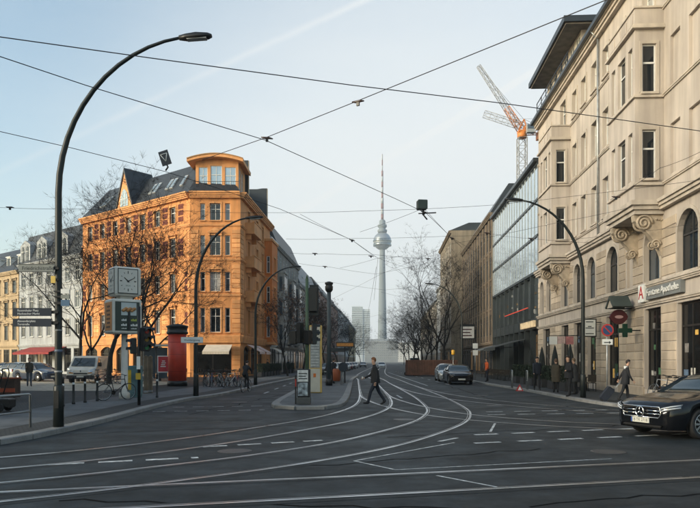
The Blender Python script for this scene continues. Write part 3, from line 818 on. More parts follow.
# ---------------------------------------------------------------- glass office block
GB = thing('glass_office', 'office block with a tall glass curtain wall above dark shops', 'building', (plane_x(73.3), 73.3, 0))
GM = frame((plane_x(73.3), 73.3), ux)
LG = 21.5
CW = mat('curtain wall glass', (0.6, 0.68, 0.73), 0.05, 0.1, 0.4, metal=0.85, spec=0.8)
CWD = mat('dark reflecting glass', (0.16, 0.19, 0.21), 0.06, 0.3, 0.4, metal=0.7, spec=1.0)
ALU = mat('pale aluminium', (0.66, 0.69, 0.7), 0.4, 0.08, 3, metal=0.1)
DALU = mat('dark aluminium', (0.05, 0.06, 0.065), 0.4, 0.1, 2, metal=0.4)
zl = [8.8, 11.62, 14.45, 17.3]
nc = 18; cw = LG / nc
pm = MB().box(0.045, cw - 0.045, 0.02, 0.04, 0.09, 2.72).mesh('pane', CW)
for j in range(3):
    for k in range(nc):
        put(pm, 'pane', GB, local(GB, GM) @ T(k * cw, 0, zl[j]) @ RZ(rnd.uniform(-0.004, 0.004)))
for k in range(nc + 1): box(GB, GM, k * cw - 0.035, k * cw + 0.035, -0.025, 0.08, 8.8, 17.3, mat('grey mullion', (0.32, 0.35, 0.37), 0.4, 0.1, 3, metal=0.3), 'mullion')
for z in zl: box(GB, GM, -0.05, LG + 0.05, -0.06, 0.1, z - 0.1, z + 0.1, DALU, 'transom')
box(GB, GM, 0, LG, 0.09, 14, 8.6, 17.2, DALU, 'core')
box(GB, GM, 0.0, LG, -0.35, 0.3, 17.42, 17.7, ZINC, 'parapet')
mansard(GB, GM, 0, LG, 0.3, 13.5, 17.3, 20.3, 2.2, ZINC)
# two dark lower floors
pm = MB().box(0.05, 2.3, 0.02, 0.05, 0.05, 3.3).mesh('pane', CWD)
for k in range(9):
    put(pm, 'pane', GB, local(GB, GM) @ T(0.12 + k * 2.37, 0.25, 5.2))
    box(GB, GM, 0.02 + k * 2.37, 0.14 + k * 2.37, -0.05, 0.4, 0, 8.69, DALU, 'pier')
box(GB, GM, 0, LG, 0.0, 0.5, 4.3, 5.15, DALU, 'fascia'); box(GB, GM, 0, LG, 0.31, 0.5, 5.16, 8.59, BLACKMETAL, 'back_wall')
S_SHOPD = style('shopd', WFRAME_D, [SHOPGLASS, SHOPGLASS, SHOPWARM], cols=2, tr=0.8, f=0.08)
so = [(0.5 + k * 2.37, 2.2 + k * 2.37, 0.3, 4.0, None, S_SHOPD) for k in range(8)]
Mw = GM @ T(0, 0.6, 0); wall(GB, Mw, LG, 0, 4.3, so, DALU, rev=0.15); place_windows(GB, Mw, so, rev=0.15)
box(GB, GM, 8, LG - 3, -0.16, -0.1, 6.1, 6.17, mat('red neon tube', (0.5, 0.05, 0.03), 0.4, 0, emit=(1.0, 0.12, 0.06), estr=0.15), 'neon_strip')
for k in range(30):                               # boxes painted as reflections and warm lights on the dark floors
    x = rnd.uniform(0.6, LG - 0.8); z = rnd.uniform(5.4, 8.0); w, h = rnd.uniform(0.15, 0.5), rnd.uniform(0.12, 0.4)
    box(GB, GM, x, x + w, 0.21, 0.26, z, z + h, rnd.choice([GLASS_C, GLASS_W, SHOPWARM]), 'window_gleam')
box(GB, GM, LG - 5.5, LG - 0.5, -0.25, -0.05, 4.45, 4.95, mat('warm lit shop sign', (0.5, 0.4, 0.25), 0.5, 0.5, 2.5, emit=(1, 0.7, 0.4), estr=0.12), 'shop_sign')
b = MB(); b.prism([(0, 3.35), (-2.3, 2.75), (-2.3, 2.83), (0, 3.46)][::-1], 0, 7.5); b.build('awning', mat('grey awning cloth', (0.10, 0.11, 0.115), 0.9, 0.1), GB, local(GB, GM @ T(LG - 16, 0.1, 0) @ RZ(R(90)) @ Matrix.Scale(1, 4)) @ Matrix.Identity(4))

# ---------------------------------------------------------------- generic street house
def house(name, label, O, u, L, depth, floors, ncol, wmat, st, trim, roof=(3.0, 2.2), rmat=None, z_eave=18.0, ww=1.1, shop=True, near='', pil=0.0, dormers=0, cat='building', rev=0.09, pp=0.12):
    bld = thing(name, label, cat, (O[0], O[1], 0)); M = frame(O, u); ops = []
    sp = L / ncol
    for k in range(ncol):
        c = sp * (k + 0.5)
        for za, zb in floors: ops.append((c - ww / 2, c + ww / 2, za, zb, None, st))
        if shop: ops.append((c - sp * 0.36, c + sp * 0.36, 0.4, 3.3, None, S_SHOPD))
    wall(bld, M, L, 0, z_eave, ops, wmat, rev=rev); place_windows(bld, M, ops, rev=rev)
    endwalls(bld, M, L, depth, z_eave, wmat)
    if 'N' in near:                                 # windows on the end wall that faces the camera, at x = L
        Me = M @ T(L, -0.0, 0) @ RZ(R(90)) @ T(0, -0.006, 0); no = []
        for k in range(int(depth // 2.6)):
            for za, zb in floors: no.append((1.0 + k * 2.6, 1.9 + k * 2.6, za, zb, None, st))
        wall(bld, Me, depth, 0, z_eave - 0.01, no, wmat, rev=0.15, name='end_wall'); place_windows(bld, Me, no, rev=0.15)
    band(bld, M, 0, L, z_eave - 0.45, 0.45, 0.4, trim, 'cornice', 3)
    if shop: band(bld, M, 0, L, 3.6, 0.3, 0.22, trim, 'belt_course')
    for (za, zb) in floors[1:]: band(bld, M, 0, L, za - 0.42, 0.14, 0.08, trim, 'belt_course')
    if pil:
        for k in range(ncol + 1): box(bld, M, max(0, k * sp - pil / 2), min(L, k * sp + pil / 2), -pp, 0.01, 3.95, z_eave - 0.5, trim, 'pilaster')
    if roof: mansard(bld, M, 0, L, -0.25, depth, z_eave + 0.002, z_eave + roof[0], roof[1], rmat or SLATE)
    for k in range(dormers):
        c = L * (k + 0.5) / dormers
        b = MB(); b.box(c - 0.7, c + 0.7, 0.5, 2.5, z_eave + 0.3, z_eave + 1.9); b.prism([(c - 0.85, z_eave + 1.9), (c + 0.85, z_eave + 1.9), (c, z_eave + 2.4)], 0.35, 2.5); dm = b.build('dormer', trim, bld, local(bld, M))
        b = MB(); b.box(c - 0.45, c + 0.45, 0.46, 0.52, z_eave + 0.6, z_eave + 1.7); b.build('pane', GLASS_B, dm)
    return bld, M
BROWN = mat('weathered brown stone', (0.075, 0.058, 0.045), 0.85, 0.25, 0.8, bump=0.2, bscale=10, streak=0.35)
BROWN_T = mat('brown stone trim', (0.19, 0.15, 0.11), 0.85, 0.2, 0.8, bump=0.2, bscale=10, streak=0.3)
S_DK = style('dk', WFRAME_D, [GLASS_D, GLASS_D, GLASS_B], cols=2, tr=0.7)
S_FARW = style('farw', WFRAME_W, [GLASS_D, GLASS_B, GLASS_D], cols=2, tr=0.68)
S_FARS = style('fars', WFRAME_W, [GLASS_D, GLASS_B], cols=1)
house('stone_office', 'dark brown stone building with tall pilasters beside the glass office', (plane_x(101.8), 101.8), ux, 28.3, 14, [(4.6, 7.0), (7.9, 10.3), (11.2, 13.5), (14.4, 16.6)], 12, BROWN, S_DK, BROWN_T, (3.2, 2.0), ZINC, 18.3, 1.5, True, '', 0.5, rev=0.05)
house('narrow_brown_house', 'tall narrow brown house jutting out past the stone pilasters', (plane_x(124) - 1.6, 124), ux, 20.5, 14, [(4.6, 6.9), (8.0, 10.2), (11.5, 13.7), (15.0, 17.2), (18.4, 20.4)], 7, mat('grey brown render', (0.22, 0.185, 0.14), 0.85, 0.2, 0.6, streak=0.3), S_FARS, BROWN_T, (1.2, 3.0), ZINC, 22.2, 1.1, True, 'N')
PALE = mat('pale grey render', (0.42, 0.43, 0.43), 0.85, 0.12, 0.5, streak=0.2)
house('pale_street_house', 'pale grey house half hidden by bare trees beyond the brown house', (plane_x(172) + 1.5, 172), ux, 44, 14, [(4.4, 6.2), (7.4, 9.2), (10.4, 12.2), (13.4, 15.2), (16.4, 18.2)], 12, PALE, S_FARS, PALE, (2.2, 2.5), ZINC, 19.8, 1.2, True, 'N')
house('sand_street_house', 'sand coloured house further along behind the row of bare trees', (plane_x(250) + 1.5, 250), ux, 74, 14, [(4.4, 6.2), (7.4, 9.2), (10.4, 12.2), (13.4, 15.2)], 20, mat('sand render', (0.40, 0.36, 0.30), 0.85, 0.12, 0.5, streak=0.2), S_FARS, PALE, (3, 2.5), SLATE, 17.5, 1.2, True)

# ---------------------------------------------------------------- orange corner house
ORANGE = mat('orange render', (0.58, 0.25, 0.085), 0.8, 0.16, 0.6, bump=0.15, bscale=16, streak=0.3)
ORANGE_T = mat('orange trim', (0.64, 0.30, 0.115), 0.75, 0.15, 0.8, bump=0.1, bscale=16, streak=0.18)
BRICKRED = mat('dark red brickwork', (0.125, 0.032, 0.022), 0.85, 0.35, 3, bump=0.5, bscale=12)
A, B, C, D = Vector((-31.9, 78.8)), Vector((-16.0, 66.0)), Vector((-10.95, 66.0)), Vector((-10.05, 82.9))
OB = thing('orange_corner_house', 'orange corner house with dark slate roof, glazed rooftop tower and gable', 'building', (B.x, B.y, 0))
uL = (B - A).normalized(); LL = (B - A).length; uS = (D - C).normalized(); LS = (D - C).length; LF = C.x - B.x
ML, MF, MS = frame(A, uL), frame(B, (1, 0)), frame(C, uS)
FL = [(4.6, 7.05), (8.7, 10.65), (12.3, 14.3), (15.8, 17.5)]
def ost(key, **k): return style(key, WFRAME_W, [GLASS_D, GLASS_B, GLASS_B, GLASS_C], cols=2, tr=0.66, sill=ORANGE_T, surround=ORANGE_T, **k)
S_O, S_OT, S_OF = ost('o'), ost('ot', ped='tri'), ost('of', ped='flat')
S_O1 = style('o1', WFRAME_W, [GLASS_B, GLASS_D], cols=1, tr=0.66, sill=ORANGE_T)
axes = [1.7, 4.35, 7.0, 9.65, 12.3, 14.95, 17.6]
lo = []
for c in axes:
    for k, (za, zb) in enumerate(FL): lo.append((c - 0.5, c + 0.5, za, zb, None, (S_OF, S_OT, S_OF, S_O)[k]))
for k in range(6): lo.append((0.7 + k * 3.25, 3.2 + k * 3.25, 0.35, 3.35, 0.5, S_SHOP))
wall(OB, ML, LL, 0, 18.6, lo, ORANGE); place_windows(OB, ML, lo)
pmesh = MB().box(-0.42, 0.42, -0.02, 0.02, 0, 0.5).mesh('brick_panel', BRICKRED)
for i in range(len(axes)):
    c = axes[i] + 1.325
    for z in (12.35, 15.85):
        for k in range(3): put(pmesh, 'brick_panel', OB, local(OB, ML) @ T(c, 0, z + k * 0.64))
for c in (LL - 0.55, 0.4):
    for z in (4.75, 8.8):
        for k in range(3): put(pmesh, 'brick_panel', OB, local(OB, ML) @ Matrix.LocRotScale((c, 0, z + k * 0.7), None, (0.7, 1, 1)))
for i in range(len(axes) - 1):
    for z0, z1 in ((4.5, 7.9), (8.6, 11.5)): blocks(OB, ML, axes[i] + 0.74, axes[i + 1] - 0.74, z0, z1, ORANGE_T, 0.48, 0.05, 0.07)
fo = []
for za, zb in FL:
    fo += [(1.02, 1.5, za, zb, None, S_O1), (3.5, 4.0, za, zb, None, S_O1)]
for k, (za, zb) in enumerate(FL): fo.append((2.0, 3.05, za, zb, None, (S_O, S_OT, S_OT, S_O)[k]))
fo.append((0.35, 4.15, 0.3, 3.35, None, S_SHOP))
wall(OB, MF, LF, 0, 18.6, fo, ORANGE); place_windows(OB, MF, fo)
for z0, z1 in ((4.5, 7.9), (8.5, 11.4), (12.1, 14.9)):
    blocks(OB, MF, 0.06, 0.86, z0, z1, ORANGE_T, 0.48, 0.05, 0.07); blocks(OB, MF, 4.2, LF - 0.02, z0, z1, ORANGE_T, 0.48, 0.05, 0.07)
    blocks(OB, MS, 0.02, 1.3, z0, z1, ORANGE_T, 0.48, 0.05, 0.07); blocks(OB, ML, LL - 0.36, LL - 0.02, z0, z1, ORANGE_T, 0.48, 0.05, 0.07)
blocks(OB, MF, 4.25, LF - 0.02, 0.3, 3.3, ORANGE_T, 0.5, 0.05, 0.05)
so = []
for k, (za, zb) in enumerate(FL):
    so += [(3.4, 4.5, za, zb, None, S_O), (8.0, 9.1, za, zb, None, S_O), (11.4, 12.4, za, zb, None, S_O)]
so += [(1.6, 4.4, 0.3, 3.3, 0.5, S_SHOP), (5.2, 8.0, 0.3, 3.3, 0.5, S_SHOP), (9.2, 12.0, 0.3, 3.3, 0.5, S_SHOP)]
wall(OB, MS, LS, 0, 18.6, so, ORANGE); place_windows(OB, MS, so)
for M_, L_ in ((ML, LL), (MF, LF), (MS, LS)):
    e = 0.0
    band(OB, M_, e, L_, 3.55, 0.75, 0.32, ORANGE_T, 'shop_cornice', 4)
    for z in (8.2, 11.75, 15.2): band(OB, M_, e, L_, z, 0.2, 0.14, ORANGE_T, 'belt_course')
    band(OB, M_, e, L_, 18.0, 0.6, 0.6, ORANGE_T, 'eaves_cornice', 4)
for z in (8.05, 11.6, 15.1):                          # balconies over the street
    b = MB(); b.box(2.3, 6.3, -0.95, 0, z - 0.2, z); b.box(2.3, 6.3, -0.95, -0.8, z, z + 0.95); b.box(2.3, 2.45, -0.8, 0, z, z + 0.95); b.box(6.15, 6.3, -0.8, 0, z, z + 0.95); b.box(2.2, 6.4, -1.02, -0.74, z + 0.951, z + 1.05)
    for x in (2.6, 5.7): b.prism([(x, z - 0.7), (x + 0.3, z - 0.7), (x + 0.3, z - 0.2), (x, z - 0.2)], -0.5, 0)
    b.build('balcony', ORANGE_T, OB, local(OB, MS))
bo0, bo1, bp = 13.2, 17.2, 0.9                         # bay on the street side
Mbf, Mbn = MS @ T(bo0, -bp, 0), MS @ T(bo0, 0, 0) @ RZ(R(-90))
ORANGE_SUNLIT = mat('orange render toned as sunlit', (0.58, 0.18, 0.04), 0.8, 0.1, 0.5, streak=0.12)  # lit copy of the orange render, sunlight put into the bay's colour
f2 = [(1.4, 2.6, za, zb, None, S_O) for za, zb in FL[:3]]; n2 = [(0.25, 0.65, za, zb, None, S_O1) for za, zb in FL[:3]]
wall(OB, Mbf, bo1 - bo0, 4.0, 16.1, f2, ORANGE_SUNLIT, name='bay_wall'); place_windows(OB, Mbf, f2)
wall(OB, Mbn, bp, 4.0, 16.1, n2, ORANGE_SUNLIT, name='bay_wall', rev=0.1); place_windows(OB, Mbn, n2, rev=0.1)
b = MB(); b.box(bo0 - 0.1, bo1 + 0.1, -bp - 0.1, 0, 3.7, 3.999); b.box(bo0 - 0.12, bo1 + 0.12, -bp - 0.12, 0, 16.1, 16.4)
for z in (8.0, 11.6): b.box(bo0 - 0.06, bo1 + 0.06, -bp - 0.06, 0, z, z + 0.2)
b.box(bo1 - 0.02, bo1, -bp, 0, 4.0, 16.1); b.build('bay_moulding', ORANGE_T, OB, local(OB, MS))
# roof
Ai, Bi, Ci, Di = (-29.1, 79.7), (-15.15, 68.4), (-13.3, 68.4), (-12.5, 82.9)
E1, E2 = (-21.5, 83.4), (-25.2, 87.0)
z0, z1 = 18.602, 22.3
w3 = lambda p, z: (p[0] - B.x, p[1] - B.y, z)
b = MB()
nrmL = Vector((uL.y, -uL.x)) * 0.3
b.poly([w3(A + nrmL, z0), w3(B + nrmL * 0.8, z0), w3(Bi, z1), w3(Ai, z1)]); b.poly([w3(B + nrmL * 0.8, z0), w3(C, z0), w3(Ci, z1), w3(Bi, z1)]); b.poly([w3(C, z0), w3(D, z0), w3(Di, z1), w3(Ci, z1)])
b.poly([w3(E2, z0), w3(A + nrmL, z0), w3(Ai, z1), w3((-26, 84.5), z1)]); b.poly([w3(Ai, z1), w3(Bi, z1), w3(Ci, z1), w3(Di, z1), w3((-20.5, 82.9), z1), w3((-26, 84.5), z1)])
b.poly([w3(D, z0), w3(E1, z0), w3((-20.5, 82.9), z1), w3(Di, z1)])
orf = b.build('roof', SLATE, OB)
b = MB(); b.poly([w3(D, 0), w3(E1, 0), w3(E1, z0), w3(D, z0)]); b.poly([w3(E2, 0), w3(A, 0), w3(A, z0), w3(E2, z0)]); b.poly([w3(E1, 0), w3(E2, 0), w3(E2, z0), w3(E1, z0)]); b.build('end_wall', ORANGE, OB)
# eaves gutter strip and seams on the slate
def roofpt(u, f, out=0.0):
    p = A + uL * u + nrmL; i = Vector((Ai[0], Ai[1])) + (Vector((Bi[0], Bi[1])) - Vector((Ai[0], Ai[1]))) * ((u) / LL)
    q = p.lerp(i, f); return Vector((q.x - B.x, q.y - B.y, z0 + (z1 - z0) * f)) + Vector((-uL.y * 0 + nrmL.x, nrmL.y, 0.35)).normalized() * out
FRW = mat('skylight frame', (0.45, 0.47, 0.48), 0.4, 0.1, 3, metal=0.3)
SKYG = mat('skylight glass', (0.35, 0.42, 0.46), 0.05, 0.1, 1, metal=0.6)
for u in (2.6, 3.4, 12.6, 13.4, 15.7, 16.5, 18.3):
    a0, a1, a2, a3 = roofpt(u, 0.28, 0.06), roofpt(u + 0.55, 0.28, 0.06), roofpt(u + 0.55, 0.62, 0.06), roofpt(u, 0.62, 0.06)
    n_ = (a1 - a0).cross(a3 - a0).normalized()
    if n_.y > 0: n_ = -n_
    b = MB(); b.loft([[p - n_ * 0.1 for p in (a0, a1, a2, a3)], [p + n_ * 0.05 for p in (a0, a1, a2, a3)]], closed=True, smooth=False); sk = b.build('skylight', FRW, orf)
    cc = (a0 + a1 + a2 + a3) / 4; b = MB(); b.poly([cc + (p - cc) * 0.82 + n_ * 0.06 for p in (a0, a1, a2, a3)]); b.build('pane', SKYG, sk)
# gable on the long front
gu = 9.3; b = MB()
b.prism([(gu - 1.4, 18.6), (gu + 1.4, 18.6), (gu, 22.5)], -0.32, -0.05); gb = b.build('gable', ORANGE_T, OB, local(OB, ML))
b = MB(); b.prism([(gu - 0.75, 18.75), (gu + 0.75, 18.75), (gu + 0.75, 19.6), (gu + 0.48, 20.3), (gu, 20.7), (gu - 0.48, 20.3), (gu - 0.75, 19.6)], -0.37, -0.325); b.build('pane', SKYG, gb, None)
b = MB()
for x in (-0.28, 0.28): b.box(gu + x - 0.04, gu + x + 0.04, -0.4, -0.371, 18.75, 20.35)
b.box(gu - 0.75, gu + 0.75, -0.4, -0.371, 19.55, 19.62); b.build('glazing_bar', WFRAME_W, gb)
b = MB()
for s in (-1, 1): b.prism([(gu + s * 1.55, 18.5), (gu + s * 1.75, 18.5), (gu + s * 0.0, 23.0), (gu, 22.6)][::s], -0.42, 3.2)
b.build('gable_roof', SLATE, gb)
# glazed tower on the corner
TW0, TW1 = 0.45, 4.75
S_TOW = style('tow', WFRAME_W, [SKYG], cols=2, tr=0.62, f=0.06)
to = [(0.75, 1.65, 19.0, 21.25, None, S_TOW), (1.95, 3.1, 19.0, 21.4, None, S_TOW), (3.4, 4.5, 19.0, 21.25, None, S_TOW)]
Mt = MF @ T(0, 0.5, 0)
wall(OB, Mt, TW1, 18.61, 21.9, to, ORANGE_T, rev=0.12, u0=TW0, name='tower_wall'); place_windows(OB, Mt, to, rev=0.12)
for xx, rz, oo in ((TW1, 90, 0), (TW0, -90, 4.2)):
    Ms_ = Mt @ T(xx, oo, 0) @ RZ(R(rz)); t2 = [(0.5, 1.5, 19.0, 21.25, None, S_TOW), (1.9, 2.9, 19.0, 21.25, None, S_TOW)]
    wall(OB, Ms_, 4.2, 18.61, 21.9, t2, ORANGE_T, rev=0.12, name='tower_wall'); place_windows(OB, Ms_, t2, rev=0.12)
seg = [(-0.25 + 5.6 * k / 12, 21.85 + 0.5 * math.sin(math.pi * k / 12) ** 0.9) for k in range(13)]
b = MB(); b.prism(seg[::-1] and [(x, z) for x, z in seg] + [], 0.0, 0.001) if False else b.loft([[(x, -0.35, z - 0.28), (x, -0.35, z), (x, 4.9, z), (x, 4.9, z - 0.28)] for x, z in seg], closed=True, smooth=False)
b.build('tower_roof', ORANGE_T, OB, local(OB, MF))
b = MB(); b.loft([[(x, -0.42, z + 0.002), (x, -0.42, z + 0.09), (x, 5.0, z + 0.09), (x, 5.0, z + 0.002)] for x, z in seg], closed=True, smooth=False); b.build('tower_roof_sheet', mat('tan roof sheet', (0.35, 0.2, 0.08), 0.6, 0.1), OB, local(OB, MF))
b = MB(); b.prism([(TW0, 21.55)] + [(TW1, 21.55)] + [(x, z - 0.285) for x, z in seg[::-1] if TW0 <= x <= TW1], 0.505, 0.75); b.build('tower_gable', ORANGE, OB, local(OB, MF))
b = MB()
for k in range(22): b.box(0.2 + k * 0.22, 0.215 + k * 0.22, -0.3, -0.285, 18.62, 19.6)
for z in (18.75, 19.58): b.box(0.15, 4.95, -0.31, -0.275, z, z + 0.04)
b.build('tower_railing', BLACKMETAL, OB, local(OB, MF))
for x0_, x1_, y_, zt in ((-14.6, -11.0, 71.3, 23.4), (-13.6, -10.1, 80.2, 22.7)):   # fire walls standing above the roof
    b = MB(); b.prism([(x0_, 18.0), (x1_, 18.0), (x1_, zt), (x1_ - 0.55, zt), (x1_ - 1.2, 22.6), (x0_, 22.6)], y_, y_ + 0.4); fw = b.build('fire_wall', ZINC, OB, T(-B.x, -B.y, 0))
    b = MB(); b.box(x1_ + 0.002, x1_ + 0.06, y_ + 0.02, y_ + 0.38, 18.62, zt - 0.02); b.build('edge_strip', mat('tan render strip', (0.5, 0.4, 0.28), 0.8, 0.1), fw)

# ---------------------------------------------------------------- the row continuing left of the orange house
def along(t): return A + (A - B).normalized() * t
uL2 = uL
GREYW = mat('grey white render', (0.35, 0.37, 0.39), 0.85, 0.12, 0.6, streak=0.25)
S_GW = style('gw', WFRAME_W, [GLASS_D, GLASS_B], cols=2, tr=0.68, sill=GREYW, surround=GREYW)
LGy = 16.2; Og = along(LGy + 0.1)
bld, Mg = house('grey_white_house', 'grey white house with pairs of arched dormers left of the orange house', Og, uL2, LGy, 12, [(4.9, 6.9), (8.2, 10.2), (11.5, 13.3)], 7, GREYW, S_GW, GREYW, (4.0, 1.6), SLATE, 14.6, 1.05, True)
for c in (1.9, 6.4, 11.6):                               # dormer pairs
    b = MB(); b.prism([(c - 1.35, 14.62), (c + 1.35, 14.62), (c + 1.35, 17.1), (c, 17.75), (c - 1.35, 17.1)], -0.1, 2.4); dm = b.build('dormer', GREYW, bld, local(bld, Mg))
    for s in (-0.62, 0.62):
        b = MB(); b.prism([(c + s + x, 15.0 + z) for x, z in arc_pts(0.75, 1.9, True)], -0.14, -0.102); b.build('pane', GLASS_D, dm)
        b = MB(); b.box(c + s - 0.03, c + s + 0.03, -0.17, -0.141, 15.0, 16.85); b.box(c + s - 0.37, c + s + 0.37, -0.17, -0.141, 16.2, 16.26); b.build('glazing_bar', WFRAME_W, dm)
YELL = mat('yellow cream render', (0.42, 0.32, 0.205), 0.85, 0.1, 0.6, streak=0.22)
S_YE = style('ye', WFRAME_D, [GLASS_D, GLASS_B], cols=2, tr=0.68, sill=YELL, surround=YELL, ped='flat')
Oy = along(LGy + 0.2 + 22)
bld, My = house('yellow_cream_house', 'yellow cream house with dark roof at the end of the left row', Oy, uL2, 21.9, 12, [(4.6, 6.6), (7.8, 9.8), (11.0, 12.7)], 9, YELL, S_YE, YELL, (4.2, 4.2), SLATE, 14.0, 1.05, True, '', 0, 0)
for k in range(5):
    c = 21.9 - 1.6 - k * 3.4
    b = MB(); b.box(c - 0.6, c + 0.6, 0.9, 2.6, 14.8, 16.3); b.box(c - 0.75, c + 0.75, 0.8, 2.8, 16.3, 16.42); dm = b.build('dormer', WHITEPAINT, bld, local(bld, My))
    b = MB(); b.box(c - 0.42, c + 0.42, 0.86, 0.895, 14.95, 16.15); b.build('pane', GLASS_D, dm)

# ---------------------------------------------------------------- left side of the street beyond the orange house
def lx(Y): return -14.65 + KX * Y
uN = Vector((KX, 1)).normalized()
S_PALE = style('pale', WFRAME_W, [mat('pale far glass', (0.16, 0.18, 0.2), 0.1, 0.2, 0.2)], cols=1)
S_FD = style('fd', WFRAME_D, [GLASS_D, GLASS_B], cols=1, tr=0.7)
house('white_slim_house', 'slim white house squeezed beside the orange house', (lx(83.2), 83.2), uN, 5.2, 12, [(4.6, 6.6), (7.9, 9.9), (11.2, 13.2), (14.4, 16)], 3, mat('white render', (0.62, 0.61, 0.58), 0.85, 0.1, 0.5, streak=0.15), S_FARW, WHITEPAINT, (2.5, 2), SLATE, 17.4, 0.9)
hb, Mh = house('grey_ornate_house', 'grey brown ornate house with bays and dark roof beyond the slim white one', (lx(88.6), 88.6), uN, 23, 12, [(4.6, 6.6), (7.9, 9.9), (11.2, 13.2), (14.4, 16.2)], 8, mat('grey brown stucco', (0.27, 0.25, 0.225), 0.85, 0.25, 1.0, bump=0.3, bscale=6, streak=0.3), S_FARW, mat('grey stucco trim', (0.36, 0.34, 0.31), 0.85, 0.2, 1.0), (3.4, 1.5), SLATE, 17.4, 1.1)
for c in (3.4, 12.5, 19.5):
    b = MB(); b.box(c - 1.5, c + 1.5, -0.8, 0, 4.2, 13.8); b.box(c - 1.6, c + 1.6, -0.95, 0, 13.8, 14.1); b.box(c - 1.55, c + 1.55, -0.88, 0, 7.4, 7.6); b.box(c - 1.55, c + 1.55, -0.88, 0, 10.7, 10.9); by = b.build('bay', MATS['grey stucco trim'], hb, local(hb, Mh))
    for z in (4.7, 8.0, 11.3):
        for s in (-0.7, 0.7):
            b = MB(); b.box(c + s - 0.45, c + s + 0.45, -0.86, -0.802, z, z + 2.0); b.build('pane', GLASS_D, by)
        b = MB(); b.box(c - 1.56, c - 1.502, -0.6, -0.2, z, z + 2.0); b.build('pane', GLASS_B, by)
BRICKP = mat('pinkish brick', (0.30, 0.18, 0.14), 0.85, 0.2, 0.8, streak=0.2)
house('dark_mansard_house', 'house with tall grey mansard roof behind the tram stop post', (lx(112), 112), uN, 34, 12, [(4.6, 6.6), (7.9, 9.9), (11.2, 13.2)], 11, mat('beige render', (0.36, 0.32, 0.27), 0.85, 0.15, 0.6, streak=0.25), S_FARS, PALE, (4.8, 1.8), mat('grey blue slate', (0.12, 0.14, 0.16), 0.5, 0.2, 1), 15.0, 1.1, dormers=6)
house('pink_brick_house', 'pinkish brick house along the left of the far street', (lx(147), 147), uN, 58, 12, [(4.6, 6.6), (7.9, 9.9), (11.2, 13.2), (14.4, 16.2)], 18, BRICKP, S_FARS, PALE, (3, 2), SLATE, 17.5, 1.1)
house('white_far_house', 'white house further down the left of the far street', (lx(206), 206), uN, 60, 12, [(4.6, 6.6), (7.9, 9.9), (11.2, 13.2), (14.4, 16.2)], 18, PALE, S_FARS, PALE, (2, 2), SLATE, 18.0, 1.1)
house('ochre_far_house', 'ochre house beyond the white one on the far left', (lx(268), 268), uN, 60, 12, [(4.6, 6.6), (7.9, 9.9), (11.2, 13.2), (14.4, 16.2)], 18, mat('ochre render', (0.42, 0.33, 0.2), 0.85, 0.1, 0.5), S_FARS, PALE, (3, 2), SLATE, 17.0, 1.1)
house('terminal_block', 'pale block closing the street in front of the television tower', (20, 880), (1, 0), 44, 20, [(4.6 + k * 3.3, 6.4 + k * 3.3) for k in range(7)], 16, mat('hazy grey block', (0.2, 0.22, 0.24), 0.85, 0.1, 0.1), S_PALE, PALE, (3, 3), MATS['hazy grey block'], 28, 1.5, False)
house('terminal_slab', 'tall pale slab block behind the far end of the street', (58, 1000), (1, 0), 60, 20, [(4.6 + k * 3.3, 6.4 + k * 3.3) for k in range(7)], 14, mat('off white panels', (0.5, 0.5, 0.49), 0.8, 0.1, 0.1), S_PALE, PALE, None, SLATE, 30, 1.5, False)

# hotel slab far behind
HB = thing('hotel_tower', 'pale high rise hotel slab left of the television tower', 'building', P(361, 361, 1450)); HB.location.z = 0
b = MB(); b.box(-20, 4, 0, 18, 0, 122); b.box(4.2, 20, 2, 18, 0, 116); b.build('tower_block', mat('pale blue facade panels', (0.42, 0.46, 0.5), 0.6, 0.1, 0.02), HB)
hp = MB().box(-19.6, 3.6, -0.3, -0.05, 0, 1.6).mesh('window_band', CWD)
for k in range(26): put(hp, 'window_band', HB, T(0, 0, 16 + k * 4.05))
hp = MB().box(4.8, 19.4, 1.7, 1.95, 0, 1.6).mesh('window_band', CWD)
for k in range(24): put(hp, 'window_band', HB, T(0, 0, 16 + k * 4.05))

# ---------------------------------------------------------------- television tower
TV = thing('television_tower', 'slender concrete television tower with sphere and striped mast', 'tower', (P(382.3, 361, 1170).x, 1170, 0))
CONC = mat('pale concrete', (0.17, 0.20, 0.225), 0.8, 0.06, 0.05)
b = MB(); b.lathe([(16, 0), (11, 8), (8.6, 25), (7.6, 60), (6.6, 110), (5.4, 160), (4.6, 200)], 24); b.build('shaft', CONC, TV)
SPH = mat('steel sphere panels', (0.30, 0.33, 0.36), 0.35, 0.1, 0.2, metal=0.6)
b = MB(); b.lathe([(16 * math.cos(R(a)) if abs(a) < 90 else 0.5, 214 + 16 * math.sin(R(a))) for a in range(-84, 85, 12)], 28); sp = b.build('sphere', SPH, TV)
b = MB(); b.lathe([(16.1, 205.5), (16.35, 206), (16.35, 208.6), (16.1, 209)], 28); b.lathe([(16.1, 212.5), (16.5, 213), (16.5, 215.6), (16.1, 216)], 28); b.build('window_ring', CWD, sp)
b = MB(); b.lathe([(7.5, 229), (8.5, 231), (8.5, 234), (6, 235), (6, 238), (8, 239), (8, 243), (5.5, 244), (5.5, 250), (3.5, 252)], 20); b.build('upper_drum', CONC, TV)
zc = 252
k = 0
while zc < 368:
    h = 9.6; r = 2.4 if zc < 290 else (1.7 if zc < 330 else 1.0)
    MB().lathe([(r, zc), (r, min(zc + h, 368))], 10, smooth=True).build('mast_section', mat('mast red', (0.2, 0.1, 0.1), 0.6, 0) if k % 2 == 0 else mat('mast pale', (0.34, 0.36, 0.38), 0.6, 0), TV); zc += h + 0.01; k += 1

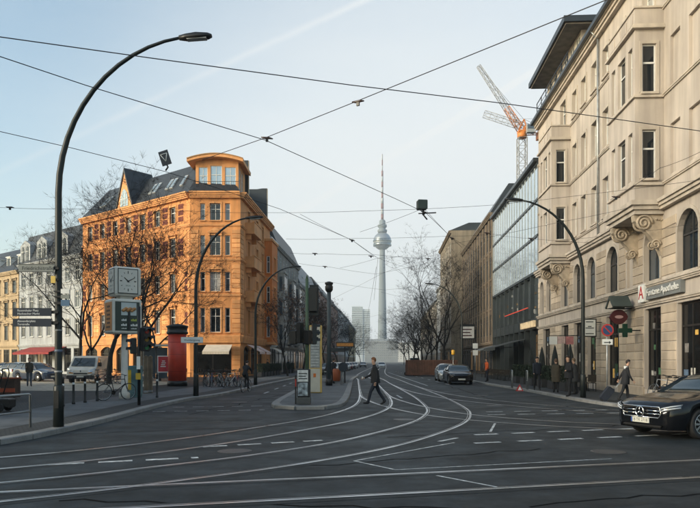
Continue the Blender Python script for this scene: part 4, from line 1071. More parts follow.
# ---------------------------------------------------------------- cranes behind the glass office
CRY = mat('crane steel grey', (0.26, 0.26, 0.25), 0.5, 0.1, 1); CRO = mat('crane orange', (0.55, 0.18, 0.03), 0.5, 0.1, 1)
def lattice(mb, p, q, w0, w1, n, r=0.07, up=Vector((0, 0, 1))):
    p, q = Vector(p), Vector(q); t = (q - p).normalized(); s = t.cross(up).normalized() if abs(t.dot(up)) < 0.95 else Vector((1, 0, 0)); v = s.cross(t).normalized()
    cor = lambda f, i: p.lerp(q, f) + (s * (1 if i in (1, 2) else -1) + v * (1 if i in (2, 3) else -1)) * (w0 + (w1 - w0) * f) / 2
    for i in range(4): mb.tube([cor(0, i), cor(1, i)], r, 4)
    for k in range(n):
        f0, f1 = k / n, (k + 1) / n
        for i in range(4):
            j = (i + 1) % 4; mb.tube([cor(f0, i), cor(f1, j)] if k % 2 else [cor(f0, j), cor(f1, i)], r * 0.55, 3, caps=False); mb.tube([cor(f1, i), cor(f1, j)], r * 0.5, 3, caps=False)
CY = 160.0
c0 = P(522, 361, CY); c0.z = 0
CR = thing('luffing_crane', 'tower crane with raised lattice jib and orange machinery deck', 'crane', c0)
zt = EYE + (361 - 134) * CY / FPX
b = MB(); lattice(b, (0, 0, 0), (0, 0, zt - 1.0), 2.0, 2.0, 26, 0.13); b.build('mast', CRY, CR)
b = MB(); b.lathe([(1.05, zt - 1.0), (1.15, zt - 0.6), (1.15, zt), (1.0, zt + 0.3)], 16); b.box(-1.0, 1.4, -0.9, 0.9, zt + 0.3, zt + 0.8); b.tube([(-0.8, 0, zt + 0.8), (0.5, 0, zt + 3.6)], 0.16, 6); b.tube([(1.4, 0, zt + 0.8), (0.5, 0, zt + 3.6)], 0.16, 6); b.box(0.4, 1.6, -0.7, 0.7, zt + 0.8, zt + 1.8); b.build('slewing_deck', CRO, CR)
b = MB(); b.box(0.6, 2.4, -2.6, -1.35, zt - 0.4, zt + 1.5); cb_ = b.build('cab', mat('cab grey', (0.3, 0.32, 0.33), 0.5, 0.1), CR)
b = MB(); b.box(0.7, 2.3, -2.66, -2.6, zt + 0.4, zt + 1.4); b.build('pane', GLASS_B, cb_)
jt = P(478.5, 66, CY) - c0
b = MB(); lattice(b, (-0.4, 0, zt + 1.2), jt, 1.4, 0.8, 16, 0.075, Vector((0, 1, 0))); b.build('jib', CRY, CR)
b = MB(); lattice(b, (-0.4, 0, zt + 1.2), Vector((-0.4, 0, zt + 1.2)).lerp(jt, 0.33), 1.46, 1.24, 5, 0.09, Vector((0, 1, 0))); b.build('jib_heel', CRO, CR)
b = MB(); lattice(b, (0.4, 0, zt + 0.6), (5.2, 0, zt + 0.9), 1.5, 1.5, 4, 0.1, Vector((0, 1, 0))); b.box(3.6, 5.2, -0.9, 0.9, zt - 1.4, zt + 0.3); b.build('counter_jib', CRO, CR)
b = MB(); b.tube([(0.4, 0, zt + 3.6), tuple(jt)], 0.035, 4); b.tube([(0.4, 0, zt + 3.6), (5, 0, zt + 1.6)], 0.04, 4); b.build('stay_rope', BLACKMETAL, CR)
c1_ = P(546, 361, 195.0); c1_.z = 0
C2 = thing('hammerhead_crane', 'second crane with level grey lattice jib behind the luffing one', 'crane', c1_)
z2 = EYE + (361 - 134) * 195 / FPX
b = MB(); lattice(b, (0, 0, 0), (0, 0, z2), 2.0, 2.0, 26, 0.13); b.build('mast', CRY, C2)
e2 = P(484, 114, 195.0) - c1_
b = MB(); lattice(b, (0, 0, z2), e2, 1.9, 1.6, 10, 0.075, Vector((0, 1, 0))); b.build('jib', CRY, C2)
b = MB(); lattice(b, (0, 0, z2), (6, 0, z2), 1.6, 1.6, 4, 0.1, Vector((0, 1, 0))); b.box(4, 6, -0.8, 0.8, z2 - 2.4, z2); b.build('counter_jib', CRY, C2)
b = MB(); lattice(b, (0, 0, z2), (0, 0, z2 + 4.5), 1.4, 0.5, 4, 0.1); b.tube([(0, 0, z2 + 4.5), (e2.x * 0.6, 0, z2 + (e2.z - z2) * 0.6 + 0.9)], 0.04, 4); b.build('apex_frame', CRY, C2)

# ---------------------------------------------------------------- unseen blocks added to shade the street and lower fronts
house('left_shade_house', 'unseen grey house on the left, added to shade the street', (-42, 38), (0.35, -1), 31, 14, [(4.6, 6.6), (7.9, 9.9), (11.2, 13.2)], 10, PALE, S_FARS, PALE, (3, 3), SLATE, 16.0, 1.2)
house('rear_shade_house', 'unseen sand house behind the camera, added to shade the street', (-20, -14), (-1, -0.12), 46, 14, [(4.6, 6.6), (7.9, 9.9), (11.2, 13.2)], 14, MATS['sand render'], S_FARS, PALE, (3, 3), SLATE, 15.5, 1.2)
# ================================================================ TREES
BARK = mat('dark bark', (0.022, 0.02, 0.018), 0.9, 0.3, 3, bump=0.5, bscale=25)
TWIG = mat('twigs', (0.012, 0.0105, 0.01), 0.9, 0.2, 2)
LEAFM = mat('withered brown leaves', (0.10, 0.055, 0.035), 0.85, 0.4, 1.5)
def tree_meshes(seed, h, trunk_h, spread, upright=0.5, depth=6, leaves=0, r0=0.17, kids=(2, 3)):
    rn = random.Random(seed); tr, cr, lf = MB(), MB(), MB(); tips = []
    def grow(p, d, length, r, lev):
        n = 3 if lev < 2 else 2; pts = [p.copy()]; rr = [r]; dd = d.copy()
        for k in range(n):
            dd = (dd + Vector((rn.gauss(0, 1), rn.gauss(0, 1), rn.gauss(0, 0.6))) * (0.10 + 0.035 * lev)).normalized()
            dd = (dd + Vector((0, 0, 0.06 * upright))).normalized()
            pts.append(pts[-1] + dd * (length / n)); rr.append(r * (1 - 0.26 * (k + 1) / n))
        mb = tr if lev == 0 else cr
        mb.tube(pts, rr, 8 if lev == 0 else (6 if lev == 1 else (4 if lev < 4 else 3)), caps=False)
        if lev >= depth or r < 0.004:
            tips.append((pts[-1], dd)); return
        if lev >= 2: tips.append((pts[1], dd))
        nk = rn.randint(*kids) + (1 if lev == 0 else 0)
        for c in range(nk):
            if c == 0 and lev < 3: ang = rn.uniform(0.08, 0.3)
            else: ang = rn.uniform(0.4, 0.95) * (spread if lev < 3 else 1.0)
            ax = dd.orthogonal().normalized(); ax.rotate(Matrix.Rotation(rn.uniform(0, 2 * math.pi) + c * 2.3, 3, dd))
            nd = dd.copy(); nd.rotate(Matrix.Rotation(ang, 3, ax))
            nd = (nd + Vector((0, 0, 0.22 * upright))).normalized()
            at = pts[-1] if (c == 0 or lev == 0) else pts[rn.randint(1, n)]
            grow(at, nd, length * (rn.uniform(0.62, 0.86) if lev else rn.uniform(0.62, 0.8) * (h - trunk_h) / trunk_h * 0.52), rr[-1] * rn.uniform(0.66, 0.84), lev + 1)
    grow(Vector((0, 0, -0.1)), Vector((0, 0, 1)), trunk_h, r0, 0)
    for p, d in tips:                                   # fine twigs
        for k in range(4):
            e = (d + Vector((rn.gauss(0, 0.6), rn.gauss(0, 0.6), rn.gauss(0.1, 0.4)))).normalized() * rn.uniform(0.25, 0.6)
            cr.tube([p, p + e * 0.55 + Vector((0, 0, 0.02)), p + e], [0.006, 0.0045, 0.0025], 3, caps=False)
            if leaves and rn.random() < leaves:
                for q in range(2):
                    c = p + e * rn.uniform(0.4, 1.0); a = Vector((rn.gauss(0, 1), rn.gauss(0, 1), rn.gauss(0, 1))).normalized(); b2 = a.orthogonal().normalized(); s = rn.uniform(0.05, 0.11)
                    lf.poly([c - a * s, c + b2 * s * 0.6, c + a * s, c - b2 * s * 0.6])
    return tr.mesh('trunk', BARK), cr.mesh('crown', TWIG), (lf.mesh('leaves', LEAFM) if lf.f else None)
def tree(name, label, meshes, loc, rz, sc, group):
    t = thing(name, label, 'tree', loc, rz, group)
    put(meshes[0], 'trunk', t, Matrix.Diagonal((*sc, 1))); c = put(meshes[1], 'crown', t, Matrix.Diagonal((*sc, 1)))
    if meshes[2]: tag(put(meshes[2], 'leaves', c), kind='stuff')
    return t
TV1 = tree_meshes(3, 12.0, 3.0, 1.15, 0.5, 7, 0.0, 0.17)
TV2 = tree_meshes(11, 12.0, 3.4, 1.05, 0.6, 7, 0.0, 0.16)
TV3 = tree_meshes(21, 13.0, 3.2, 0.8, 0.9, 7, 0.0, 0.18)
TV4 = tree_meshes(34, 9.0, 2.4, 0.95, 0.6, 6, 0.35, 0.12)
tl = 'bare tree with dark spreading branches on the paving before the orange house'
for i, (px, py, m, s) in enumerate(((109, 384, TV1, 1.1), (78, 381.5, TV2, 1.0), (136, 382.5, TV2, 1.05), (160, 381.0, TV2, 0.8), (146, 380.5, TV3, 0.8), (92, 379.5, TV3, 0.8))):
    tree('bare_tree', tl, m, G(px, py, 0.12), i * 1.9 + 0.4, (s * 1.0, s * 1.0, s), 'bare trees before the orange house')
for i, (x, y, m, s) in enumerate(((-6.6, 70, TV4, 0.95), (-5.9, 83, TV4, 1.05), (-5.2, 97, TV4, 1.15), (-4.2, 114, TV4, 1.2), (-2.6, 140, TV1, 1.0), (-0.8, 175, TV1, 1.0), (1.2, 215, TV2, 1.1), (4.2, 270, TV1, 1.1))):
    tree('street_tree', 'small tree with withered brown leaves along the left kerb of the far street', m, (x, y, 0.12), i * 2.3, (s, s, s), 'street trees left of the tram street')
for i, (x, y, m, s) in enumerate(((11.9, 84, TV3, 1.1), (12.1, 93, TV2, 0.92), (12.7, 103, TV3, 0.95), (12.6, 112, TV1, 0.95), (13.8, 124, TV2, 1.05), (14.9, 140, TV1, 1.05), (15.4, 160, TV2, 1.1), (17.4, 185, TV1, 1.2), (19.3, 215, TV2, 1.2), (21.4, 250, TV1, 1.25), (24.5, 300, TV2, 1.3))):
    tree('kerb_tree', 'tall bare tree in the row along the right kerb beyond the parked car', m, (x, y, 0.12), i * 1.7, (s * 1.05, s * 1.05, s), 'bare trees right of the tram street')

# ================================================================ STREET LAMPS
def street_lamp(label, base, h, reach, heading, tilt=0.0):
    t = thing('street_lamp', label, 'street lamp', base, heading)
    pts = [(0, 0, 0.0)] + [(0, 0, h * f) for f in (0.05, 0.3, 0.5, 0.6)]
    for k in range(1, 13):
        a = k / 12 * R(82); pts.append((reach * (1 - math.cos(a)) * 1.0 / (1 - math.cos(R(82))), 0, h * 0.6 + h * 0.4 * math.sin(a) / math.sin(R(82))))
    n = len(pts); rr = [0.1 - 0.062 * (k / (n - 1)) for k in range(n)]
    b = MB(); b.tube(pts, rr, 10); b.build('pole', DARKMETAL, t)
    b = MB(); b.tube([(0, 0, 0), (0, 0, 1.05), (0, 0, 1.1)], [0.135, 0.125, 0.1], 12); b.build('base_sleeve', DARKMETAL, t)
    b = MB(); b.box(-0.06, 0.06, -0.14, -0.1, 0.5, 0.95); b.build('service_door', BLACKMETAL, t)
    M = T(reach, 0, h) @ RY(R(-4))
    b = MB(); sec = lambda x, w, z0, z1: [(x, -w, z0), (x, w, z0), (x, w * 0.75, z1), (x, -w * 0.75, z1)]
    b.loft([sec(-0.06, 0.045, -0.05, 0.045), sec(0.12, 0.1, -0.06, 0.06), sec(0.4, 0.13, -0.065, 0.075), sec(0.7, 0.1, -0.05, 0.05), sec(0.8, 0.05, -0.03, 0.02)], closed=True); hd = b.build('lamp_head', BLACKMETAL, t, M)
    b = MB(); b.box(0.15, 0.66, -0.085, 0.085, -0.085, -0.06); b.build('diffuser', mat('lamp glass', (0.5, 0.5, 0.48), 0.25, 0.05), hd)
    return t
L1 = street_lamp('tall curved street lamp carrying the street name board and finger signs', G(58.5, 427, 0.12), 10.15, 3.2, 0.0)
L2 = street_lamp('curved street lamp beside the red advertising column', G(196, 396, 0.12), 8.75, 2.5, 0.0)
L3 = street_lamp('curved street lamp before the street side of the orange house', G(255.5, 384.8, 0.12), 8.5, 2.5, 0.0)
L4 = street_lamp('curved street lamp on the kerb before the cream corner house', G(583, 397.5, 0.12), 9.3, 2.9, R(180))
L5 = street_lamp('distant curved street lamp behind the parked black car', (11.2, 66, 0.12), 9.3, 2.9, R(180))
# clutter fixed to the big lamp: boards are signs of their own
SIGN_GREY = mat('grey green sign board', (0.20, 0.215, 0.20), 0.5, 0.15, 4); SIGN_BLUE = mat('dark blue sign board', (0.015, 0.022, 0.035), 0.4, 0.1, 3)
SIGN_TXT = mat('white sign lettering', (0.62, 0.64, 0.64), 0.5, 0); SIGN_DARK = mat('dark sign lettering', (0.03, 0.035, 0.035), 0.5, 0)
lb = L1.location; LY = lb.y
def board(label, px0, px1, py0, py1, mt, lines, tmat, size, name='direction_sign', dy=-0.16, cat='sign', border=None):
    p0, p1 = P(px0, py1, LY + dy), P(px1, py0, LY + dy); w, h = p1.x - p0.x, p1.z - p0.z
    t = thing(name, label, cat, (p0.x + w / 2, LY + dy, p0.z))
    b = MB(); b.box(-w / 2, w / 2, -0.012, 0.012, 0, h); b.build('panel', mt, t)
    if border:
        b = MB(); b.box(-w / 2, w / 2, -0.016, -0.0125, 0, 0.012); b.box(-w / 2, w / 2, -0.016, -0.0125, h - 0.012, h); b.build('border', border, t)
    b = MB(); xb = lb.x - (p0.x + w / 2)
    b.box(min(xb, math.copysign(w / 2 - 0.05, xb)), max(xb, math.copysign(w / 2 - 0.05, xb)), 0.0125, 0.03, h * 0.3, h * 0.7); b.box(xb - 0.05, xb + 0.05, 0.013, 0.12, h * 0.35, h * 0.65); b.build('bracket', BLACKMETAL, t)
    for i, (tx, fx, fz) in enumerate(lines): text(tx, size, tmat, t, T(-w / 2 + w * fx, -0.013, h * fz), 0.002, 'LEFT')
    return t
board('grey street name board reading Friedrichstraße on the tall lamp', 18.5, 53.5, 264, 272, SIGN_GREY, [('Friedrichstraße', 0.1, 0.45)], SIGN_DARK, 0.125, 'street_name_sign', border=SIGN_DARK)
board('upper dark blue finger sign on the tall lamp', 13, 51.5, 308, 316, SIGN_BLUE, [('Rosenthaler Platz', 0.12, 0.68), ('Hackescher Markt', 0.12, 0.28)], SIGN_TXT, 0.072)
board('lower dark blue finger sign on the tall lamp', 13, 51.5, 318.6, 326.6, SIGN_BLUE, [('Alexanderplatz', 0.12, 0.68), ('Torstraße', 0.12, 0.28)], SIGN_TXT, 0.072)
board('small white finger sign on the tall lamp', 61, 69.5, 289, 293.5, WHITEPAINT, [], SIGN_TXT, 0.05)
board('small pale grey finger sign under the white one on the tall lamp', 61, 69.5, 294.6, 298.6, SIGN_GREY, [], SIGN_TXT, 0.05)
board('small blue finger sign below the grey one on the tall lamp', 61, 69.5, 299.8, 306, mat('blue sign', (0.06, 0.12, 0.2), 0.5, 0.1), [], SIGN_TXT, 0.05)
board('small yellow sticker plate on the tall lamp', 51, 55.5, 276, 283, mat('yellow plate', (0.6, 0.42, 0.1), 0.5, 0.1), [], SIGN_TXT, 0.05, 'plate')
b = MB()
for k, (z, h, c) in enumerate(((1.42, 0.05, 0), (1.95, 0.07, 2), (2.5, 0.04, 0))):
    b.lathe([(0.104 - 0.004 * k, z), (0.104 - 0.004 * k, z + h)], 12, mi=c)
stk = b.build('sticker', [mat('grey sticker', (0.25, 0.26, 0.26), 0.6, 0.3, 20), mat('orange sticker', (0.4, 0.16, 0.05), 0.5, 0), mat('blue sticker', (0.1, 0.13, 0.18), 0.5, 0)], L1); stk['kind'] = 'stuff'

# ================================================================ CLOCK COLUMN
ck = thing('clock_column', 'white public clock above an illuminated advertising box on a pale post', 'clock', G(124.5, 398.5, 0.12), R(37))
sx = FPX / ck.location.y
PALEPOST = mat('pale painted post', (0.55, 0.52, 0.46), 0.5, 0.15, 2, streak=0.2)
CASE = mat('white enamel casing', (0.66, 0.63, 0.56), 0.4, 0.08, 2, streak=0.1)
def bevbox(mb, x0, x1, y0, y1, z0, z1, e, mi=0):
    ring = lambda z, i: [(x0 + i, y0 + i, z), (x1 - i, y0 + i, z), (x1 - i, y1 - i, z), (x0 + i, y1 - i, z)]
    mb.loft([ring(z0, e), ring(z0 + e, 0), ring(z1 - e, 0), ring(z1, e)], mi, closed=True, smooth=False)
b = MB(); b.lathe([(0.3, 0), (0.3, 0.25), (0.19, 0.3), (0.165, 2.9)], 16); b.build('post', PALEPOST, ck)
adz0, adz1, clz0, clz1 = 2.9, 4.42, 4.58, 5.86
b = MB(); bevbox(b, -0.88, 0.72, -0.75, 0.75, adz0, adz1, 0.06); ab = b.build('advertising_box', CASE, ck)
b = MB(); b.box(-0.35, 0.35, -0.35, 0.35, adz1 - 0.01, clz0 + 0.01); b.build('neck', PALEPOST, ck)
b = MB(); bevbox(b, -0.72, 0.72, -0.62, 0.62, clz0, clz1, 0.08); cbx = b.build('clock_case', CASE, ck)
POSTG = mat('dark green poster', (0.02, 0.035, 0.03), 0.3, 0.1, 2); 
b = MB(); b.box(-0.74, 0.6, -0.775, -0.745, adz0 + 0.12, adz1 - 0.12); po = b.build('poster', POSTG, ab)
b = MB(); b.box(-0.42, 0.42, -0.785, -0.7755, adz0 + 0.8, adz1 - 0.16); b.build('poster_sky', mat('poster pale sky', (0.45, 0.5, 0.5), 0.4, 0.1), po)
b = MB()
for k in range(9): b.lathe([(0.05, 0), (0.11, 0.05), (0.1, 0.1), (0.03, 0.13)], 10, (-0.3 + k * 0.075, -0.79, adz0 + 0.95 + 0.04 * (k % 3)))
b.build('poster_picture', mat('poster browns', (0.42, 0.2, 0.07), 0.5, 0.4, 6), po)
b = MB(); b.box(-0.06, 0.07, -0.82, -0.79, adz0 + 0.12, adz0 + 0.98); b.build('poster_picture', BLACKMETAL, po)
for x0_, x1_, z_, h_, m_ in ((-0.4, -0.12, 0.55, 0.09, WHITEPAINT), (0.12, 0.45, 0.55, 0.1, mat('poster lime', (0.45, 0.5, 0.08), 0.5, 0)), (-0.42, -0.1, 0.33, 0.1, WHITEPAINT), (0.1, 0.5, 0.33, 0.1, WHITEPAINT), (-0.4, -0.12, 0.2, 0.04, WHITEPAINT), (0.12, 0.44, 0.2, 0.04, WHITEPAINT)):
    b = MB(); n_ = 4
    for q in range(n_): b.box(x0_ + (x1_ - x0_) * q / n_, x0_ + (x1_ - x0_) * (q + 0.75) / n_, -0.783, -0.7755, adz0 + z_, adz0 + z_ + h_ * (0.7 + 0.3 * (q % 2)))
    b.build('poster_print', m_, po)
b = MB(); b.box(-0.905, -0.875, -0.6, 0.6, adz0 + 0.14, adz1 - 0.14); pl = b.build('poster', mat('orange poster', (0.55, 0.2, 0.03), 0.4, 0.2, 4), ab)
b = MB()
for k in range(6): b.box(-0.915, -0.9055, -0.35, 0.3 - 0.1 * (k % 2), adz0 + 0.25 + k * 0.18, adz0 + 0.33 + k * 0.18)
b.build('poster_print', mat('poster dark print', (0.12, 0.05, 0.02), 0.5, 0), pl)
FACE = mat('clock dial', (0.62, 0.60, 0.54), 0.4, 0.05); HAND = mat('clock hand', (0.012, 0.012, 0.012), 0.4, 0)
for rz, off, w in ((0, 0.62, 0.72), (-90, 0.72, 0.62), (90, 0.72, 0.62), (180, 0.62, 0.72)):
    Mx = RZ(R(rz)) @ T(0, -off, (clz0 + clz1) / 2); s = 0.52
    b = MB(); b.box(-s - 0.04, s + 0.04, -0.02, 0.03, -s - 0.04, s + 0.04); fr_ = b.build('dial_frame', BLACKMETAL, cbx, Mx)
    b = MB(); b.box(-s, s, -0.03, -0.0205, -s, s); b.build('dial', FACE, fr_)
    b = MB()
    for k in range(12):
        a = R(30 * k); r0_, r1_ = (0.33, 0.45) if k % 3 == 0 else (0.37, 0.44); wq = 0.022 if k % 3 == 0 else 0.013
        Mk = RY(a); b.box(-wq, wq, -0.036, -0.031, r0_, r1_, M=Mk)
    b.build('hour_mark', HAND, fr_)['kind'] = 'stuff'
    for a, l_, wq, y_, nm in ((305, 0.27, 0.03, -0.045, 'hour_hand'), (66, 0.42, 0.022, -0.052, 'minute_hand')):
        b = MB(); b.prism([(-wq, -0.07), (wq, -0.07), (wq * 0.6, l_), (-wq * 0.6, l_)], y_, y_ + 0.005, M=RY(R(a))); b.build(nm, HAND, fr_)
    text('BERLIN', 0.085, mat('dial green print', (0.05, 0.14, 0.1), 0.5, 0), fr_, T(0, -0.031, -0.2), 0.001)

# ================================================================ RED ADVERTISING COLUMN
rc = thing('advertising_column', 'round red advertising column with dark cap before the cafe', 'advertising column', G(177.3, 386, 0.12))
b = MB(); b.lathe([(0.68, 0), (0.68, 0.32), (0.62, 0.36)], 28); b.build('base', BLACKMETAL, rc)
b = MB(); b.lathe([(0.62, 0.361), (0.62, 3.55)], 32); b.build('drum', mat('red poster skin', (0.55, 0.05, 0.025), 0.45, 0.18, 1.6, streak=0.2, bump=0.08, bscale=5), rc)
b = MB(); b.lathe([(0.64, 3.551), (0.72, 3.6), (0.72, 3.72), (0.67, 3.76), (0.67, 4.0), (0.75, 4.05), (0.75, 4.12), (0.3, 4.25)], 28); b.build('cap', BLACKMETAL, rc)
b = MB()
for z in (1.0, 2.15, 3.0): b.lathe([(0.623, z), (0.626, z + 0.01), (0.623, z + 0.02)], 32)
b.build('poster_seam', mat('dark red seam', (0.2, 0.015, 0.012), 0.5, 0), rc)

# ================================================================ SIGNALS, BOXES, POLES ON THE LEFT
def signal_head(parent, M, n=3, lit=None, s=1.0):
    b = MB(); bevbox(b, -0.15 * s, 0.15 * s, -0.1, 0.1, 0, 0.31 * n * s, 0.03); hd = b.build('signal_head', BLACKMETAL, parent, M)
    for k in range(n):
        col = ((0.25, 0.01, 0.008), (0.25, 0.14, 0.01), (0.01, 0.18, 0.06))[2 - k if n == 3 else (2 if k == 0 else 0)]
        on = lit == k
        m = mat('signal lens %d %d' % (n * 10 + k, on), col, 0.3, 0, emit=tuple(min(1, c * 5) for c in col) if on else None, estr=1.2 if on else 0)
        b = MB(); b.lathe([(0.1 * s, 0), (0.09 * s, 0.02)], 16, M=T(0, -0.1, (0.31 * k + 0.155) * s) @ RX(R(90))); b.build('lens', m, hd)
        b = MB(); b.prism([(0.12 * s * math.cos(R(a)), (0.31 * k + 0.155) * s + 0.12 * s * math.sin(R(a))) for a in range(0, 181, 20)] + [(0.105 * s * math.cos(R(a)), (0.31 * k + 0.155) * s + 0.105 * s * math.sin(R(a))) for a in range(180, -1, -20)], -0.26, -0.1); b.build('visor', BLACKMETAL, hd)
    return hd
sp = thing('traffic_signal', 'dark traffic signal post in front of the clock column', 'traffic light', G(139, 405, 0.12))
b = MB(); b.tube([(0, 0, 0), (0, 0, 3.85)], 0.06, 10); b.build('post', BLACKMETAL, sp)
signal_head(sp, T(0.27, -0.1, 2.1) @ RZ(R(55)), 3); signal_head(sp, T(0.3, 0.2, 2.15) @ RZ(R(110)), 3); signal_head(sp, T(-0.24, 0.05, 2.0) @ RZ(R(-60)), 2)
b = MB(); b.box(-0.09, 0.09, -0.12, -0.062, 1.0, 1.25); b.build('push_button_box', mat('yellow box', (0.5, 0.33, 0.03), 0.5, 0.1), sp)
b = MB(); b.box(-0.07, 0.07, -0.075, -0.061, 1.4, 1.9); b.build('sticker', WHITEPAINT, sp)
ub = thing('switch_cabinet', 'teal street switch cabinet with yellow poster behind the signal post', 'cabinet', G(133, 397, 0.12))
b = MB(); bevbox(b, -0.4, 0.4, -0.2, 0.2, 0.08, 1.5, 0.03); b.box(-0.38, 0.38, -0.18, 0.18, 0, 0.081); b.build('body', mat('faded teal paint', (0.10, 0.18, 0.19), 0.6, 0.3, 3), ub)
b = MB(); b.box(-0.36, -0.02, -0.22, -0.201, 0.35, 1.3); b.build('poster', mat('yellow poster', (0.6, 0.38, 0.03), 0.5, 0.3, 5), ub)
b = MB(); b.box(0.02, 0.36, -0.215, -0.201, 0.2, 1.42); b.build('door', mat('faded teal paint', (0, 0, 0)), ub)
for i, (px, py, c) in enumerate(((146, 393.5, 0), (150.5, 393, 1))):
    t = thing('timber_post', ('weathered timber post', 'second weathered timber post')[i] + ' beside the signal behind the bicycle', 'post', G(px, py, 0.12))
    b = MB(); b.box(-0.09, 0.09, -0.09, 0.09, 0, 1.95); b.lathe([(0.127, 1.95), (0.02, 2.03)], 4); b.build('shaft', mat('weathered timber', (0.2, 0.15, 0.1), 0.8, 0.3, 3, streak=0.3), t)
    b = MB(); b.box(-0.1, 0.1, -0.1, 0.1, 0.05, 0.16); b.build('steel_band', GREYMETAL, t)
bb = thing('poster_case', 'red poster in a pale framed case on the paving beside the advertising column', 'poster case', G(163.5, 385.2, 0.12))
b = MB(); b.box(-0.42, 0.42, -0.05, 0.05, 0.9, 2.1); b.build('case', WHITEPAINT, bb)
b = MB(); b.box(-0.36, 0.36, -0.06, -0.0505, 0.97, 2.03); ps = b.build('poster', mat('red poster', (0.48, 0.04, 0.05), 0.5, 0.2, 4), bb)
b = MB()
for k in range(4): b.box(-0.2 + 0.04 * k, 0.18 - 0.05 * (k % 2), -0.066, -0.0605, 1.3 + 0.13 * k, 1.36 + 0.13 * k)
b.build('poster_print', WHITEPAINT, ps)
b = MB()
for x in (-0.38, 0.38): b.box(x - 0.03, x + 0.03, -0.03, 0.03, 0, 0.899)
b.build('leg_frame', GREYMETAL, bb)
kk = thing('cycle_shelter', 'glazed shelter with pale roof behind the poster case', 'shelter', G(160, 382.4, 0.12))
b = MB(); b.box(-1.6, 1.6, -0.6, 0.6, 2.9, 3.05); b.build('roof', mat('pale roof panel', (0.4, 0.43, 0.44), 0.5, 0.1), kk)
for x in (-1.5, 1.44):
    for y in (-0.5, 0.45): box(kk, T(*kk.location), x, x + 0.06, y, y + 0.06, 0, 2.899, GREYMETAL, 'post')
for k in range(3): box(kk, T(*kk.location), -1.4 + k * 0.97, -0.5 + k * 0.97, 0.47, 0.485, 0.3, 2.8, GLASS_B, 'pane')
# name plate board on lamp two
t = thing('street_name_sign', 'white street name plate on the lamp beside the red column', 'sign', (L2.location.x - 0.13, L2.location.y - 0.02, 2.55))
b = MB(); b.box(-0.52, 0.48, -0.13, -0.11, 0, 0.26); b.build('panel', WHITEPAINT, t)
text('Weinbergsweg', 0.12, SIGN_DARK, t, T(-0.02, -0.131, 0.12), 0.002)
b = MB(); b.box(0.08, 0.2, -0.109, 0.0, 0.05, 0.2); b.build('bracket', BLACKMETAL, t)
# bollards
bl = None
for i, (px, py) in enumerate(((63, 406.5), (73.5, 404), (85, 402.5), (97.3, 401), (157, 397.5))):
    p = G(px, py, 0.12)
    if bl is None:
        bl = thing('bollard', 'slim dark bollard with pale band in the line at the edge of the slab walk', 'bollard', p, 0, 'bollards along the slab walk')
        b = MB(); b.lathe([(0.06, 0), (0.06, 0.06), (0.042, 0.09), (0.042, 0.95), (0.055, 0.97), (0.055, 1.0), (0.02, 1.05)], 12); b.build('shaft', BLACKMETAL, bl)
        b = MB(); b.lathe([(0.0435, 0.72), (0.0435, 0.8)], 12); b.build('band', WHITEPAINT, bl)
        o = bl
    else: o = copy_tree(bl); o.location = p
# railing at the kerb
q0, q1 = Vector((-7.75, 16.0, 0.12)), Vector((-8.3, 13.2, 0.12))
rl = thing('kerb_railing', 'grey tubular railing along the kerb near the tall lamp', 'railing', q0)
d = q1 - q0
b = MB(); b.tube([(0, 0, 0), (0, 0, 0.78), (d.x * 0.02, d.y * 0.02, 0.8), (d.x, d.y, 0.8)], 0.028, 10); b.build('top_rail', GREYMETAL, rl)
b = MB(); b.tube([(0, 0, 0.38), (d.x, d.y, 0.38)], 0.024, 10); b.build('lower_rail', GREYMETAL, rl)
b = MB(); b.tube([(d.x * 0.5, d.y * 0.5, 0), (d.x * 0.5, d.y * 0.5, 0.8)], 0.026, 10); b.build('post', GREYMETAL, rl)
b = MB(); b.tube([(d.x, d.y, 0), (d.x, d.y, 0.8)], 0.026, 10); b.build('post', GREYMETAL, rl)
# planter crate and push stand at the left edge
pl = thing('planter_crate', 'brown timber crate with a red stripe on the paving by the railing', 'crate', G(10.5, 398.5, 0.12))
W2 = 0.3
b = MB(); b.box(-W2, W2, -0.25, 0.25, 0.05, 0.85); b.build('body', mat('dark brown timber', (0.06, 0.035, 0.025), 0.7, 0.3, 4), pl)
for k in range(4): b = MB(); b.box(-W2 - 0.02, W2 + 0.02, -0.28, -0.251, 0.08 + k * 0.2, 0.25 + k * 0.2); b.build('slat', mat('dark brown timber', (0, 0, 0)) if k != 1 else mat('red painted slat', (0.35, 0.07, 0.03), 0.6, 0.2, 3), pl)
b = MB(); b.box(-W2 - 0.03, W2 + 0.03, -0.3, 0.28, 0.851, 0.9); b.build('rim', mat('red painted slat', (0, 0, 0)), pl)
st_ = thing('hand_cart', 'dark hand cart with slanted handle beside the brown crate', 'cart', G(2.0, 412, 0.12))
b = MB(); b.tube([(-0.28, 0, 0.15), (0.02, 0, 1.2), (0.0, 0, 1.35)], 0.02, 8); b.tube([(-0.28, 0.4, 0.15), (0.02, 0.4, 1.2), (0.0, 0.4, 1.35)], 0.02, 8); b.tube([(0, 0, 1.35), (0, 0.4, 1.35)], 0.02, 8); b.build('handle', BLACKMETAL, st_)
b = MB(); bevbox(b, -0.3, 0.22, -0.02, 0.42, 0.12, 0.42, 0.04); b.build('tray', BLACKMETAL, st_)
for y in (-0.06, 0.46):
    b = MB(); b.lathe([(0.12, -0.03), (0.14, -0.015), (0.14, 0.015), (0.12, 0.03)], 16, M=T(-0.05, y, 0.14) @ RX(R(90))); b.build('wheel', BLACK, st_)

